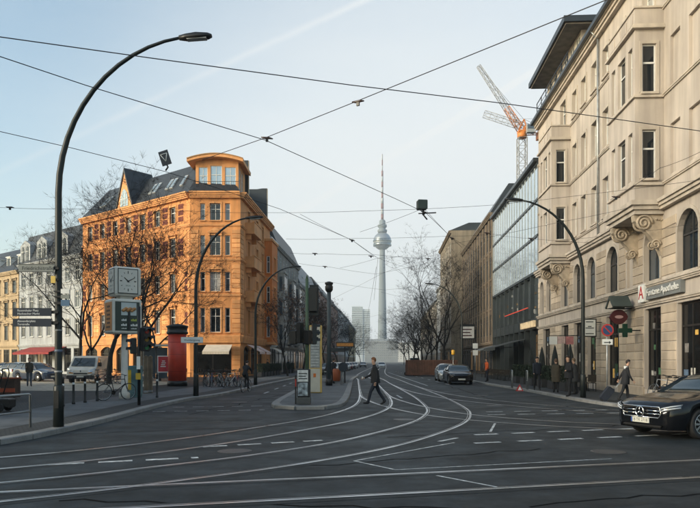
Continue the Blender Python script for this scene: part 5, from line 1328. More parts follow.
# ================================================================ TRAM STOP ISLAND
ks = thing('poster_kiosk', 'low dark kiosk wrapped in white posters at the tip of the tram island', 'kiosk', G(304, 404, 0.12))
b = MB(); bevbox(b, -0.27, 0.27, -0.25, 0.25, 0, 0.28, 0.02); b.build('base', mat('dark grey concrete', (0.07, 0.075, 0.075), 0.8, 0.2, 4), ks)
b = MB(); bevbox(b, -0.25, 0.25, -0.23, 0.23, 0.281, 1.4, 0.02); bd = b.build('body', BLACKMETAL, ks)
b = MB(); b.box(-0.245, 0.18, -0.24, -0.2305, 0.9, 1.36); b.build('poster', mat('white paper poster', (0.5, 0.52, 0.52), 0.6, 0.3, 9), bd)
b = MB(); b.box(-0.22, 0.16, -0.24, -0.2305, 0.34, 0.86); b.build('poster', mat('blue white poster', (0.30, 0.36, 0.4), 0.6, 0.9, 5), bd)
b = MB()
for k in range(3): b.box(-0.2, 0.14 - 0.05 * (k % 2), -0.246, -0.2405, 1.0 + k * 0.1, 1.04 + k * 0.1)
b.build('poster_print', SIGN_DARK, bd)
b = MB(); b.box(-0.36, -0.3, -0.04, 0.04, 0, 1.15); b.box(-0.355, -0.305, -0.05, -0.041, 0.7, 1.0, 1); b.build('side_post', [BLACKMETAL, mat('red reflector', (0.4, 0.03, 0.02), 0.4, 0)], ks)
stl = thing('tram_stop_pillar', 'tall cream and yellow tram stop information pillar on the island', 'information pillar', G(315.7, 392.8, 0.12))
YEL = mat('yellow pillar frame', (0.55, 0.36, 0.1), 0.5, 0.1, 3); CRM = mat('cream pillar panel', (0.55, 0.5, 0.4), 0.5, 0.1, 3)
b = MB(); bevbox(b, -0.34, 0.34, -0.12, 0.12, 0, 3.65, 0.03); bd = b.build('body', YEL, stl)
b = MB(); b.box(-0.3, 0.24, -0.135, -0.1205, 0.05, 1.3); b.build('lower_panel', CRM, bd)
b = MB(); b.box(-0.29, 0.23, -0.14, -0.1205, 1.36, 2.9); tp = b.build('timetable_case', mat('timetable glass', (0.30, 0.31, 0.3), 0.15, 0.3, 4, spec=0.8), bd)
b = MB()
for k in range(9): b.box(-0.25, 0.18, -0.144, -0.1405, 1.45 + k * 0.155, 1.53 + k * 0.155)
b.build('timetable_sheet', mat('timetable paper', (0.45, 0.45, 0.42), 0.6, 0.3, 9), tp)
b = MB(); b.box(-0.3, 0.24, -0.14, -0.1205, 2.95, 3.56); hp_ = b.build('header_panel', CRM, bd)
b = MB(); b.lathe([(0.13, 0), (0.13, 0.012)], 20, M=T(-0.14, -0.1405, 3.25) @ RX(R(90))); b.build('stop_disc', mat('green disc', (0.02, 0.16, 0.06), 0.5, 0), hp_)
text('H', 0.2, mat('yellow letter', (0.6, 0.45, 0.05), 0.5, 0), hp_, T(-0.14, -0.153, 3.25), 0.002)
b = MB(); b.box(0.02, 0.2, -0.144, -0.1405, 3.12, 3.4); b.build('tram_pictogram', SIGN_DARK, hp_)
b = MB(); b.box(-0.12, 0.02, -0.15, -0.1355, 0.85, 1.05); b.build('orange_emblem', mat('orange emblem', (0.6, 0.15, 0.02), 0.5, 0), bd)
sg = thing('traffic_signal', 'green signal pole with dark signal heads on the tram island', 'traffic light', G(307, 400, 0.12))
GRN = mat('green painted pole', (0.07, 0.11, 0.06), 0.5, 0.2, 2)
b = MB(); b.tube([(0, 0, 0), (0, 0, 5.35)], [0.085, 0.07], 12); b.build('post', GRN, sg)
b = MB(); b.tube([(0, 0, 5.35), (0, 0, 5.5)], [0.05, 0.03], 8); b.build('cap', GRN, sg)
signal_head(sg, T(0.26, 0.05, 3.9) @ RZ(R(170)), 3, s=1.15); signal_head(sg, T(-0.3, -0.05, 2.5) @ RZ(R(-120)), 3); signal_head(sg, T(0.32, -0.05, 2.45) @ RZ(R(100)), 3); signal_head(sg, T(0.05, -0.2, 2.45) @ RZ(R(140)), 2); signal_head(sg, T(-0.6, 0, 2.45) @ RZ(R(160)), 2)
b = MB(); b.box(0.1, 0.5, 0.17, 0.2, 3.75, 5.1); b.build('backing_board', BLACKMETAL, sg)
b = MB(); b.tube([(-0.6, 0, 2.75), (0.5, 0, 2.75)], 0.03, 6); b.build('arm', BLACKMETAL, sg)
cp = thing('catenary_post', 'grey steel tram wire post with collar on the island', 'post', G(329, 385.5, 0.12))
b = MB(); b.tube([(0, 0, 0), (0, 0, 7.2)], [0.16, 0.14], 14); b.build('shaft', mat('grey green steel', (0.055, 0.07, 0.075), 0.5, 0.15, 2), cp)
b = MB(); b.lathe([(0.16, 6.55), (0.27, 6.7), (0.28, 6.95), (0.22, 7.05), (0.29, 7.12), (0.29, 7.22), (0.1, 7.3)], 16); b.build('collar', BLACKMETAL, cp)
b = MB(); b.tube([(0, 0, 0), (0, 0, 0.4), (0, 0, 0.5)], [0.24, 0.24, 0.16], 14); b.build('base_sleeve', BLACKMETAL, cp)
sh = thing('tram_shelter', 'tram shelter with canopy and orange display board on the island', 'shelter', (-0.95, 52, 0.12), R(3))
b = MB(); b.box(-0.9, 0.75, -4, 4, 2.55, 2.68); b.box(-0.95, 0.8, -4.05, 4.05, 2.681, 2.74); b.build('canopy', mat('dark canopy', (0.05, 0.055, 0.06), 0.4, 0.1), sh)
for y in (-3.6, 0, 3.6):
    b = MB(); b.box(-0.8, -0.72, y - 0.04, y + 0.04, 0, 2.549); b.build('post', BLACKMETAL, sh)
for k in range(4):
    b = MB(); b.box(-0.77, -0.75, -3.5 + k * 1.78, -1.82 + k * 1.78, 0.3, 2.4); b.build('pane', GLASS_B, sh)
b = MB(); b.box(-0.6, -0.15, -2.8, 2.8, 0.42, 0.48); b.box(-0.7, -0.62, -2.8, 2.8, 0.1, 0.45); b.build('bench', mat('bench timber', (0.16, 0.1, 0.06), 0.7, 0.2), sh)
b = MB(); b.box(-0.3, 1.1, -4.3, -4.12, 2.82, 3.2); ds = b.build('display_board', BLACKMETAL, sh)
b = MB(); b.box(-0.24, 1.04, -4.32, -4.301, 2.88, 3.12); b.build('display_screen', mat('amber display', (0.2, 0.08, 0.01), 0.4, 0.4, 9, emit=(1.0, 0.45, 0.1), estr=0.05), ds)
b = MB(); b.tube([(0.4, -4.2, 0), (0.4, -4.2, 2.82)], 0.05, 8); b.build('display_post', BLACKMETAL, sh)
ds = thing('round_traffic_sign', 'dark round sign on a thin post at the island edge', 'sign', G(343, 385, 0.12))
b = MB(); b.tube([(0, 0, 0), (0, 0, 1.5)], 0.03, 8); b.build('post', GREYMETAL, ds)
b = MB(); b.lathe([(0.32, -0.01), (0.32, 0.01)], 24, M=T(0, -0.04, 1.2) @ RX(R(90))); b.build('disc', SIGN_BLUE, ds)
tb = thing('litter_bin', 'orange litter bin on the tram island beyond the pillar', 'bin', (-0.9, 44.5, 0.12))
b = MB(); b.lathe([(0.2, 0.25), (0.25, 0.3), (0.27, 1.0), (0.2, 1.08)], 16); b.build('body', mat('orange bin', (0.3, 0.07, 0.02), 0.5, 0.1), tb)
b = MB(); b.tube([(0.3, 0, 0), (0.3, 0, 1.3)], 0.035, 8); b.build('post', GREYMETAL, tb)

# things measured against the road plane but standing on the raised pavement: bring to their true size
for o in list(SC.objects):
    if o.parent is None and o.get('category') in ('street lamp', 'clock', 'advertising column', 'traffic light', 'cabinet', 'post', 'kiosk', 'information pillar', 'poster case', 'shelter') and o.location.y < 60:
        o.scale = (0.93, 0.93, 0.93)
ck.scale = (0.76, 0.72, 0.95)
# ================================================================ OVERHEAD WIRES
WIRE = mat('wire', (0.02, 0.02, 0.022), 0.5, 0)
def wire(label, pts, r=0.013, name='overhead_wire', group='overhead tram wires', sag=0.0, ext=(0, 0)):
    """pts: points in the air; a hanging cable through them"""
    pts = [Vector(p) for p in pts]
    if ext[0]: pts.insert(0, pts[0] + (pts[0] - pts[1]).normalized() * ext[0])
    if ext[1]: pts.append(pts[-1] + (pts[-1] - pts[-2]).normalized() * ext[1])
    out = []
    for i in range(len(pts) - 1):
        n = 10
        for k in range(n):
            t = k / n; p = pts[i].lerp(pts[i + 1], t); p.z -= sag * 4 * t * (1 - t); out.append(p)
    out.append(pts[-1])
    b = MB(); b.tube(out, r, 5, caps=False)
    return tag(b.build(name, WIRE), label, 'wire', group)
def A_(px, py, z=8.0):
    """photo pixel of something hanging at height z"""
    Y = FPX * (z - EYE) / (HORIZON - py); return Vector(((px - 350) / FPX * Y, Y, z))
wire('long overhead wire from the pharmacy house across the whole crossing', [A_(0, 37), A_(150, 58), A_(350, 85), A_(500, 103), A_(700, 131)], 0.011, ext=(9, 4.0), group=None)
w2 = [A_(0, 56.5), A_(85, 85), A_(265, 140), A_(395, 198.5), A_(426, 213), A_(452, 238)]
wire('overhead wire running past the hanging lantern towards the stone office', w2, 0.0105, ext=(8, 3), group=None)
wire('overhead wire rising from the orange house over the crossing', [A_(222, 153), A_(265, 138), A_(350, 104), A_(605, 0.5)], 0.010, ext=(1, 6), group=None)
w4 = [A_(0, 131.5), A_(70, 147.5), A_(165, 171.5), A_(208, 185), A_(280, 209), A_(352, 240), A_(376, 257)]
wire('overhead wire carrying the triangle sign and falling towards the tram post', w4, 0.010, ext=(8, 0), group=None)
thin = 'thin straight span wire across the street between the house fronts'
for pts in ([(-10, 207), (85, 209), (188, 211), (260, 212.5), (360, 211), (494, 205), (700, 180)], [(286, 239), (350, 238.4), (451, 236), (493, 234), (531, 238.6), (600, 243)],
            [(290, 253), (325, 253.7), (374, 254.5), (428.6, 258.6)], [(299, 263.5), (330, 267), (376, 274), (446, 258.6)], [(330, 300), (381, 274), (451, 244), (560, 222), (640, 205)],
            [(296, 282), (330, 282), (385, 290), (470, 280)], [(250, 323), (345, 322), (400, 310), (470, 300)], [(0, 258), (60, 262), (120, 270)], [(560, 240), (640, 232), (700, 222)], [(610, 200), (660, 168), (700, 152)], [(378, 258), (415, 270), (452, 262)], [(360, 232), (424, 208), (452, 238)], [(340, 268), (378, 258), (403, 256)], [(300, 214), (352, 240), (378, 258)], [(452, 238), (495, 262), (560, 300)], [(381, 292), (420, 301), (458, 292)], [(540, 262), (600, 268), (660, 262)]):
    h = 7.6 if len(pts) > 5 else 7.2
    wire(thin, [A_(x, y, h) for x, y in pts], 0.0065, 'span_wire', 'span wires across the street', 0.03, ext=(0, 0))
cwl = 'contact wire above the tram rails along the street'
wire(cwl, [(1.2, 30, 6.0), (1.6, 60, 5.9), (2.2, 100, 5.9), (7.8, 200, 5.9)], 0.007, 'contact_wire', 'contact wires above the rails', 0.06)
wire(cwl, [(3.8, 30, 6.0), (3.9, 60, 5.9), (4.6, 100, 5.9), (10.2, 200, 5.9)], 0.007, 'contact_wire', 'contact wires above the rails', 0.06)
wire('thin dropper wire hanging from the junction beside the tower', [A_(378, 258, 7.6), A_(374, 300, 5.9)], 0.008, 'dropper_wire', None)
# clamps and insulators on the wires
INS = mat('brown insulator', (0.05, 0.03, 0.025), 0.35, 0.1)
def clamp(label, p, d, s=1.0):
    t = thing('wire_clamp', label, 'insulator', p, math.atan2(d.y, d.x), 'insulators on the overhead wires')
    b = MB(); b.tube([(-0.22 * s, 0, 0.02), (-0.08 * s, 0, 0.0), (0.08 * s, 0, 0), (0.22 * s, 0, -0.02)], [0.02 * s, 0.045 * s, 0.045 * s, 0.02 * s], 8); b.build('insulator', INS, t)
    b = MB(); b.box(-0.05 * s, 0.05 * s, -0.03 * s, 0.03 * s, -0.14 * s, -0.03 * s); b.build('shackle', BLACKMETAL, t)
for q, d in (((267, 138), (1, 0.1, 0)), ((358, 101.5), (1, -.6, 0)), ((352, 240), (1, .5, 0)), ((424, 212), (1, .6, 0)), ((10, 207.3), (1, 0, 0)), ((315, 253.5), (1, 0, 0)), ((371, 256), (1, 0, 0)), ((428, 258.6), (1, 0, 0)), ((531, 238.6), (1, .3, 0)), ((325, 266.5), (1, 0, 0)), ((452, 238), (1, .5, 0)), ((616, 197), (1, 0, 0)), ((487, 233), (1, .2, 0))):
    clamp('dark insulator clamp strung on an overhead wire', A_(*q, 7.98 if q[1] < 250 else 7.5), Vector(d), 0.75 if q[1] < 245 else 0.7)
# hanging lantern box
lc = A_(422, 205, 8.2)
t = thing('hanging_lantern', 'dark square lantern hung on the overhead wire over the street', 'street lamp', lc, R(8))
b = MB(); bevbox(b, -0.2, 0.2, -0.16, 0.16, -0.2, 0.2, 0.03); b.build('housing', mat('dark green enamel', (0.035, 0.05, 0.045), 0.5, 0.15, 3), t)
b = MB(); b.tube([(0.05, 0, -0.2), (0.05, 0, -0.42)], 0.04, 6); b.tube([(-0.15, 0, -0.36), (0.6, 0, -0.3)], 0.025, 6); b.tube([(0.05, 0, -0.4), (0.22, 0, -0.6)], 0.03, 6); b.build('bracket', BLACKMETAL, t)
# triangle sign on the wire
sc_ = A_(165, 158, 8.45)
t = thing('hanging_tram_sign', 'black tilted square sign with white triangle on the overhead wire', 'sign', sc_)
M = RY(R(-14.5 + 0))
b = MB(); b.box(-0.16, 0.16, -0.02, 0.02, -0.24, 0.24, M=RY(R(-18))); b.build('panel', SIGN_BLUE, t, Matrix.Diagonal((1, 1, 1, 1)))
tri = [(-0.11, 0.13), (0.11, 0.13), (0.0, -0.13)]
b = MB()
for k in range(3):
    p, q = Vector((tri[k][0], -0.025, tri[k][1])), Vector((tri[(k + 1) % 3][0], -0.025, tri[(k + 1) % 3][1])); b.tube([p, q], 0.017, 4)
b.build('triangle_mark', WHITEPAINT, t, RY(R(-18)))
b = MB(); b.tube([(0.06, 0, -0.22), (0.1, 0, -0.3), (0.02, 0, -0.42)], 0.03, 6); b.build('bracket', BLACKMETAL, t)
# poles that carry the wires outside the picture
# ================================================================ SIGNS ON THE CREAM HOUSE
def on_front(Y, out=0.0):
    return Vector((plane_x(Y) - out, Y + KX * out, 0))
ANGC = math.atan2(ux.y, ux.x)
RED = mat('sign red', (0.45, 0.03, 0.03), 0.45, 0.1); DRED = mat('dark red sign', (0.06, 0.008, 0.01), 0.5, 0.15, 3)
p = on_front(28.6, 0.2)
t = thing('pharmacy_sign', 'pharmacy lettering with red emblem above the shop windows', 'sign', (p.x, p.y, 4.5), ANGC)
b = MB(); b.box(-1.25, 2.25, 0.0, 0.19, -0.02, 0.5); b.build('backing_box', mat('grey sign box', (0.16, 0.17, 0.17), 0.5, 0.1), t)
b = MB(); bevbox(b, -2.0, -1.32, -0.06, 0.19, -0.1, 0.72, 0.02); em = b.build('emblem_box', WHITEPAINT, t)
text('A', 0.85, RED, em, T(-1.66, -0.062, 0.31), 0.01)
text('Fontane Apotheke', 0.43, mat('pale lettering', (0.62, 0.62, 0.6), 0.4, 0), t, T(0.52, -0.03, 0.26), 0.02)
p = on_front(31.9, 0.0)
t = thing('house_sign', 'dark red hanging sign under a small gabled roof beside the pharmacy', 'sign', (p.x, p.y, 3.55), ANGC)
b = MB()
for s in (-1, 1): b.prism([(s * 0.5, 0.72), (s * 0.6, 0.78), (0.0, 1.32), (0.0, 1.18)][::s], -1.15, -0.25)
b.build('roof', mat('green grey roof', (0.05, 0.065, 0.06), 0.6, 0.2), t)
b = MB(); b.prism([(-0.45, 0.74), (0.45, 0.74), (0, 1.17)], -1.1, -1.03); b.build('gable_board', CREAM_T, t)
b = MB(); b.prism([(0.4 * math.cos(R(a)) * (1 + 0.08 * math.cos(R(4 * a))), 0.3 + 0.36 * math.sin(R(a))) for a in range(0, 360, 20)], -0.07, 0.07, M=T(0, -0.7, 0) @ RZ(R(90))); b.build('panel', DRED, t)
b = MB(); b.prism([(0.2 * math.cos(R(a)), 0.3 + 0.08 * math.sin(R(a))) for a in range(0, 360, 30)], -0.09, -0.071, M=T(0, -0.7, 0) @ RZ(R(90))); b.build('panel_mark', mat('pale pink mark', (0.4, 0.25, 0.25), 0.5, 0), t)
b = MB(); b.tube([(0, 0, 0.7), (0, -1.1, 0.7)], 0.03, 6); b.build('bracket', BLACKMETAL, t)
p = on_front(30.9, 0.0)
t = thing('pharmacy_cross', 'dark green cross sign sticking out below the gabled sign', 'sign', (p.x, p.y, 2.75), ANGC + R(90) * 0)
Mx = RZ(R(-90))
b = MB(); b.prism([(-0.14, -0.42), (0.14, -0.42), (0.14, -0.14), (0.42, -0.14), (0.42, 0.14), (0.14, 0.14), (0.14, 0.42), (-0.14, 0.42), (-0.14, 0.14), (-0.42, 0.14), (-0.42, -0.14), (-0.14, -0.14)], -0.08, 0.08, M=T(0, -0.75, 0.4) @ RZ(R(90)) @ Matrix.Scale(0.75, 4)); b.build('cross', mat('dark green glass', (0.006, 0.035, 0.02), 0.3, 0.1), t)
b = MB(); b.tube([(0, 0, 0.4), (0, -0.45, 0.4)], 0.03, 6); b.build('bracket', BLACKMETAL, t)
p = on_front(36.4, 0.0)
t = thing('shop_hanging_sign', 'white framed sign box sticking out from the cream house', 'sign', (p.x, p.y, 3.05), ANGC)
b = MB(); b.box(-0.08, 0.08, -1.1, -0.35, 0, 1.0); b.build('frame', BLACKMETAL, t)
for x in (-0.09, 0.08):
    b = MB(); b.box(x, x + 0.01, -1.04, -0.41, 0.06, 0.94); pn = b.build('face', WHITEPAINT, t)
Mr = RZ(R(90))
for k, (w, z) in enumerate(((0.4, 0.8), (0.2, 0.55), (0.45, 0.46), (0.45, 0.15))):
    b = MB(); b.box(0.0905, 0.094, -0.725 - w / 2, -0.725 + w / 2, z, z + 0.05); b.build('face_print', SIGN_DARK, t)
b = MB(); b.tube([(0, 0, 0.8), (0, -0.35, 0.8)], 0.025, 6); b.build('bracket', BLACKMETAL, t)
p = on_front(41, 0.0)
t = thing('restaurant_sign', 'row of pink and white restaurant signs sticking out from the cream house', 'sign', (p.x, p.y, 2.75), ANGC)
for k, (y0, y1, m_) in enumerate(((-0.3, -0.75, mat('pink sign', (0.4, 0.16, 0.16), 0.5, 0.3, 4)), (-0.8, -1.25, mat('pale pink sign', (0.5, 0.36, 0.34), 0.5, 0.3, 4)), (-1.3, -1.75, WHITEPAINT))):
    b = MB(); b.box(-0.06, 0.06, y1, y0, 0.05 * (k % 2), 0.5); b.build('panel', m_, t)
b = MB(); b.tube([(0, 0, 0.55), (0, -1.8, 0.55)], 0.025, 6); b.build('bracket', BLACKMETAL, t)
# no-stopping sign on its own post
sp_ = G(607, 400.5, 0.12)
t = thing('no_stopping_sign', 'round red and blue no stopping sign with white plate on a kerb post', 'sign', sp_)
b = MB(); b.tube([(0, 0, 0), (0, 0, 3.1)], 0.03, 8); b.build('post', GREYMETAL, t)
Md = T(0, -0.05, 2.85) @ RX(R(90))
b = MB(); b.lathe([(0.25, -0.008), (0.25, 0.008)], 28, M=Md); dc = b.build('disc', mat('sign red bright', (0.42, 0.035, 0.03), 0.45, 0.05), t)
b = MB(); b.lathe([(0.19, 0.0085), (0.19, 0.014)], 28, M=Md); b.build('blue_field', mat('sign blue', (0.03, 0.06, 0.14), 0.45, 0.05), dc)
b = MB(); b.box(-0.19, 0.19, -0.07, -0.065, -0.022, 0.022, M=T(0, 0, 2.85) @ RY(R(45))); b.build('red_bar', mat('sign red bright', (0, 0, 0)), dc)
b = MB(); b.box(-0.21, 0.21, -0.055, -0.04, 2.26, 2.48); pl_ = b.build('plate', WHITEPAINT, t)
b = MB(); b.prism([(-0.14, 2.33), (0.06, 2.33), (0.06, 2.29), (0.15, 2.35), (0.06, 2.41), (0.06, 2.37), (-0.14, 2.37)], -0.06, -0.056); b.build('arrow', SIGN_DARK, pl_)
# light box on the stone office, awnings elsewhere
p = on_front(86, 0.3)
t = thing('light_box_sign', 'pale printed light box sticking out from the brown stone office', 'sign', (p.x, p.y, 4.6), ANGC)
b = MB(); b.box(-0.15, 0.15, -1.9, 0.0, 0, 1.9); b.build('case', BLACKMETAL, t)
b = MB(); b.box(0.151, 0.17, -1.8, -0.1, 0.1, 1.6); fc = b.build('face', mat('pale light box', (0.5, 0.48, 0.44), 0.4, 0.2, 3, emit=(1, 0.95, 0.85), estr=0.06), t)
for k in range(3): b = MB(); b.box(0.1705, 0.175, -1.6, -0.4 - 0.2 * (k % 2), 0.35 + 0.4 * k, 0.5 + 0.4 * k); b.build('face_print', DRED, fc)
b = MB(); b.box(-0.1, 0.1, 0.0, 0.3, 0.6, 1.2); b.build('bracket', BLACKMETAL, t)

def awning(name, label, M, w, depth, z, mt, drop=0.7, val=0.22, loc=None):
    t = thing(name, label, 'awning', M.to_translation()); Ml = T(*(-t.location)) @ M
    b = MB(); b.loft([[(x, 0, z), (x, -depth, z - drop), (x, -depth, z - drop - 0.04), (x, 0, z - 0.05)] for x in (0, w)], closed=True, smooth=False); b.build('cloth', mt, t, Ml)
    b = MB(); n = 10
    for k in range(n): b.box(w * k / n + 0.005, w * (k + 1) / n - 0.005, -depth - 0.01, -depth + 0.005, z - drop - 0.04 - val, z - drop - 0.041)
    b.build('valance', mt, t, Ml)
    b = MB(); b.tube([(0.1, 0, z - 0.6), (0.1, -depth, z - drop - 0.06)], 0.02, 5); b.tube([(w - 0.1, 0, z - 0.6), (w - 0.1, -depth, z - drop - 0.06)], 0.02, 5); b.build('arm', BLACKMETAL, t, Ml)
    return t
REDCL = mat('dull red cloth', (0.24, 0.03, 0.03), 0.85, 0.15, 2); CRCL = mat('cream cloth', (0.62, 0.55, 0.45), 0.85, 0.1, 2); WHCL = mat('white red cloth', (0.66, 0.5, 0.46), 0.85, 0.4, 3)
awning('red_awning', 'long dull red awning at the foot of the grey white house', Mg @ T(3.0, -0.05, 0), 9.5, 2.2, 3.5, REDCL)
awning('cream_awning', 'cream awning over the corner cafe of the orange house', MF @ T(1.7, -0.36, 0), 2.6, 1.8, 3.35, CRCL)
awning('white_awning', 'white and red awning on the street side of the orange house', MS @ T(1.6, -0.36, 0), 2.8, 1.3, 3.4, WHCL)
awning('pale_awning', 'second pale awning further along the street side of the orange house', MS @ T(5.3, -0.36, 0), 2.8, 1.3, 3.4, WHCL)
awning('ivory_awning', 'ivory awning at the foot of the slim white house', frame((lx(83.2), 83.2), uN) @ T(0.4, -0.26, 0), 4.3, 1.5, 3.4, CRCL)
awning('dark_awning', 'dark awning over the tables beside the glass office entrance', GM @ T(11, -0.06, 0), 6.5, 2.6, 3.6, mat('charcoal cloth', (0.035, 0.04, 0.042), 0.85, 0.1))
text('CAFE', 0.36, mat('dark brown lettering', (0.05, 0.02, 0.012), 0.5, 0), OB, local(OB, ML) @ T(17.0, -0.34, 3.92), 0.02)

# ================================================================ BICYCLES
def bike_parts():
    fr, sd, hb, wh, sp_, rk, lr = MB(), MB(), MB(), MB(), MB(), MB(), MB()
    rear, front, bb, seat, head, hl = Vector((-0.52, 0, 0.34)), Vector((0.55, 0, 0.34)), Vector((-0.08, 0, 0.3)), Vector((-0.22, 0, 0.82)), Vector((0.36, 0, 0.86)), Vector((0.4, 0, 0.68))
    for p, q in ((bb, seat), (seat, head), (bb, hl), (head, hl)): fr.tube([p, q], 0.017, 6)
    for s in (-0.05, 0.05):
        o = Vector((0, s, 0)); fr.tube([bb, rear + o], 0.01, 5); fr.tube([seat - Vector((0, 0, 0.08)), rear + o], 0.009, 5); fr.tube([hl, front + o], 0.012, 5)
    sd.tube([seat, Vector((-0.25, 0, 0.93))], 0.012, 6); sd.loft([[(-0.4, -0.08, 0.95), (-0.4, 0.08, 0.95), (-0.4, 0.07, 1.0), (-0.4, -0.07, 1.0)], [(-0.25, -0.06, 0.94), (-0.25, 0.06, 0.94), (-0.25, 0.05, 0.99), (-0.25, -0.05, 0.99)], [(-0.1, -0.02, 0.95), (-0.1, 0.02, 0.95), (-0.1, 0.015, 0.985), (-0.1, -0.015, 0.985)]], closed=True)
    hb.tube([head, Vector((0.34, 0, 1.02))], 0.013, 6); hb.tube([(0.2, -0.28, 1.03), (0.34, -0.2, 1.04), (0.36, 0, 1.02), (0.34, 0.2, 1.04), (0.2, 0.28, 1.03)], 0.012, 6)
    n = 22
    ring = [Vector((0.335 * math.cos(2 * math.pi * k / n), 0, 0.335 * math.sin(2 * math.pi * k / n))) for k in range(n + 1)]
    wh.tube(ring, 0.019, 6, caps=False)
    for k in range(14):
        a = 2 * math.pi * k / 14; sp_.tube([(0, 0.02 * (-1) ** k, 0), (0.32 * math.cos(a), 0, 0.32 * math.sin(a))], 0.0022, 3, caps=False)
    sp_.tube([(0, -0.04, 0), (0, 0.04, 0)], 0.022, 8)
    ring2 = [p * 0.95 for p in ring]; sp_.tube(ring2, 0.01, 5, caps=False)
    rk.tube([(-0.12, 0.06, 0.3), (-0.08, 0.06, 0.3), (0.02, 0.09, 0.2)], 0.01, 5); rk.tube([(-0.08, -0.07, 0.3), (-0.08, 0.07, 0.3)], 0.014, 6); rk.lathe([(0.09, 0.04), (0.09, 0.05)], 16, M=T(-0.08, 0, 0.3) @ RX(R(-90))); lr.tube([(-0.62, -0.05, 0.72), (-0.24, -0.05, 0.74), (-0.24, 0.05, 0.74), (-0.62, 0.05, 0.72), (-0.62, -0.05, 0.72)], 0.008, 4)
    return fr, sd, hb, wh, sp_, rk, lr
BP = bike_parts()
BM = {}
def bicycle(label, loc, rz, col, group=None, lean=0.0, cat='bicycle', parent=None):
    t = thing('bicycle', label, cat, loc, rz, group); t.rotation_euler = (R(lean), 0, rz)
    fm = mat('bike paint ' + col[0], col[1], 0.35, 0.05)
    key = col[0]
    if key not in BM: BM[key] = BP[0].mesh('frame', fm)
    if 'x' not in BM: BM['x'] = [BP[1].mesh('saddle', BLACK), BP[2].mesh('handlebar', BLACKMETAL), BP[3].mesh('tyre', BLACK), BP[4].mesh('rim', GREYMETAL), BP[5].mesh('crankset', BLACKMETAL), BP[6].mesh('luggage_rack', BLACKMETAL)]
    s, h, ty, ri, ck_, lr_ = BM['x']
    put(BM[key], 'frame', t); put(s, 'saddle', t); put(h, 'handlebar', t); put(ck_, 'crankset', t); put(lr_, 'luggage_rack', t)
    for x in (-0.52, 0.55): w = put(ty, 'wheel', t, T(x, 0, 0.34)); put(ri, 'rim', w)
    return t
CLS = [('black', (0.015, 0.015, 0.017)), ('white', (0.5, 0.5, 0.48)), ('blue', (0.03, 0.07, 0.18)), ('red', (0.3, 0.03, 0.02)), ('green', (0.02, 0.09, 0.05)), ('silver', (0.35, 0.36, 0.37)), ('orange', (0.45, 0.13, 0.02))]
bicycle('dark bicycle leaning at the foot of the clock column', G(115.5, 400, 0.12), R(48), CLS[0], None, 6)
rb = random.Random(5)
for k in range(11):
    p = G(204 + k * 3.4, 386.2 + 0.4 * (k % 3), 0.12)
    bicycle(CLS[k % 7][0] + ' bicycle parked in the crowded rack before the corner cafe', p, R(rb.uniform(55, 125)), CLS[k % 7], 'bicycles parked before the corner cafe', rb.uniform(-7, 7))
for k in range(6):
    p = G(101 + k * 9, 383.5 + 0.3 * (k % 2), 0.12)
    bicycle(CLS[(k * 3) % 7][0] + ' bicycle parked among the bare trees behind the clock column', p, R(rb.uniform(-30, 60)), CLS[(k * 3) % 7], 'bicycles parked among the bare trees', rb.uniform(-6, 6))
for k in range(3):
    p = on_front(24.9 + k * 0.75, 0.9); p.z = 0.12
    bicycle(CLS[(3, 0, 5)[k]][0] + ' bicycle leaning before the pharmacy window behind the black car', p, R(75 + 14 * k), CLS[(3, 0, 5)[k]], 'bicycles before the pharmacy', 5)

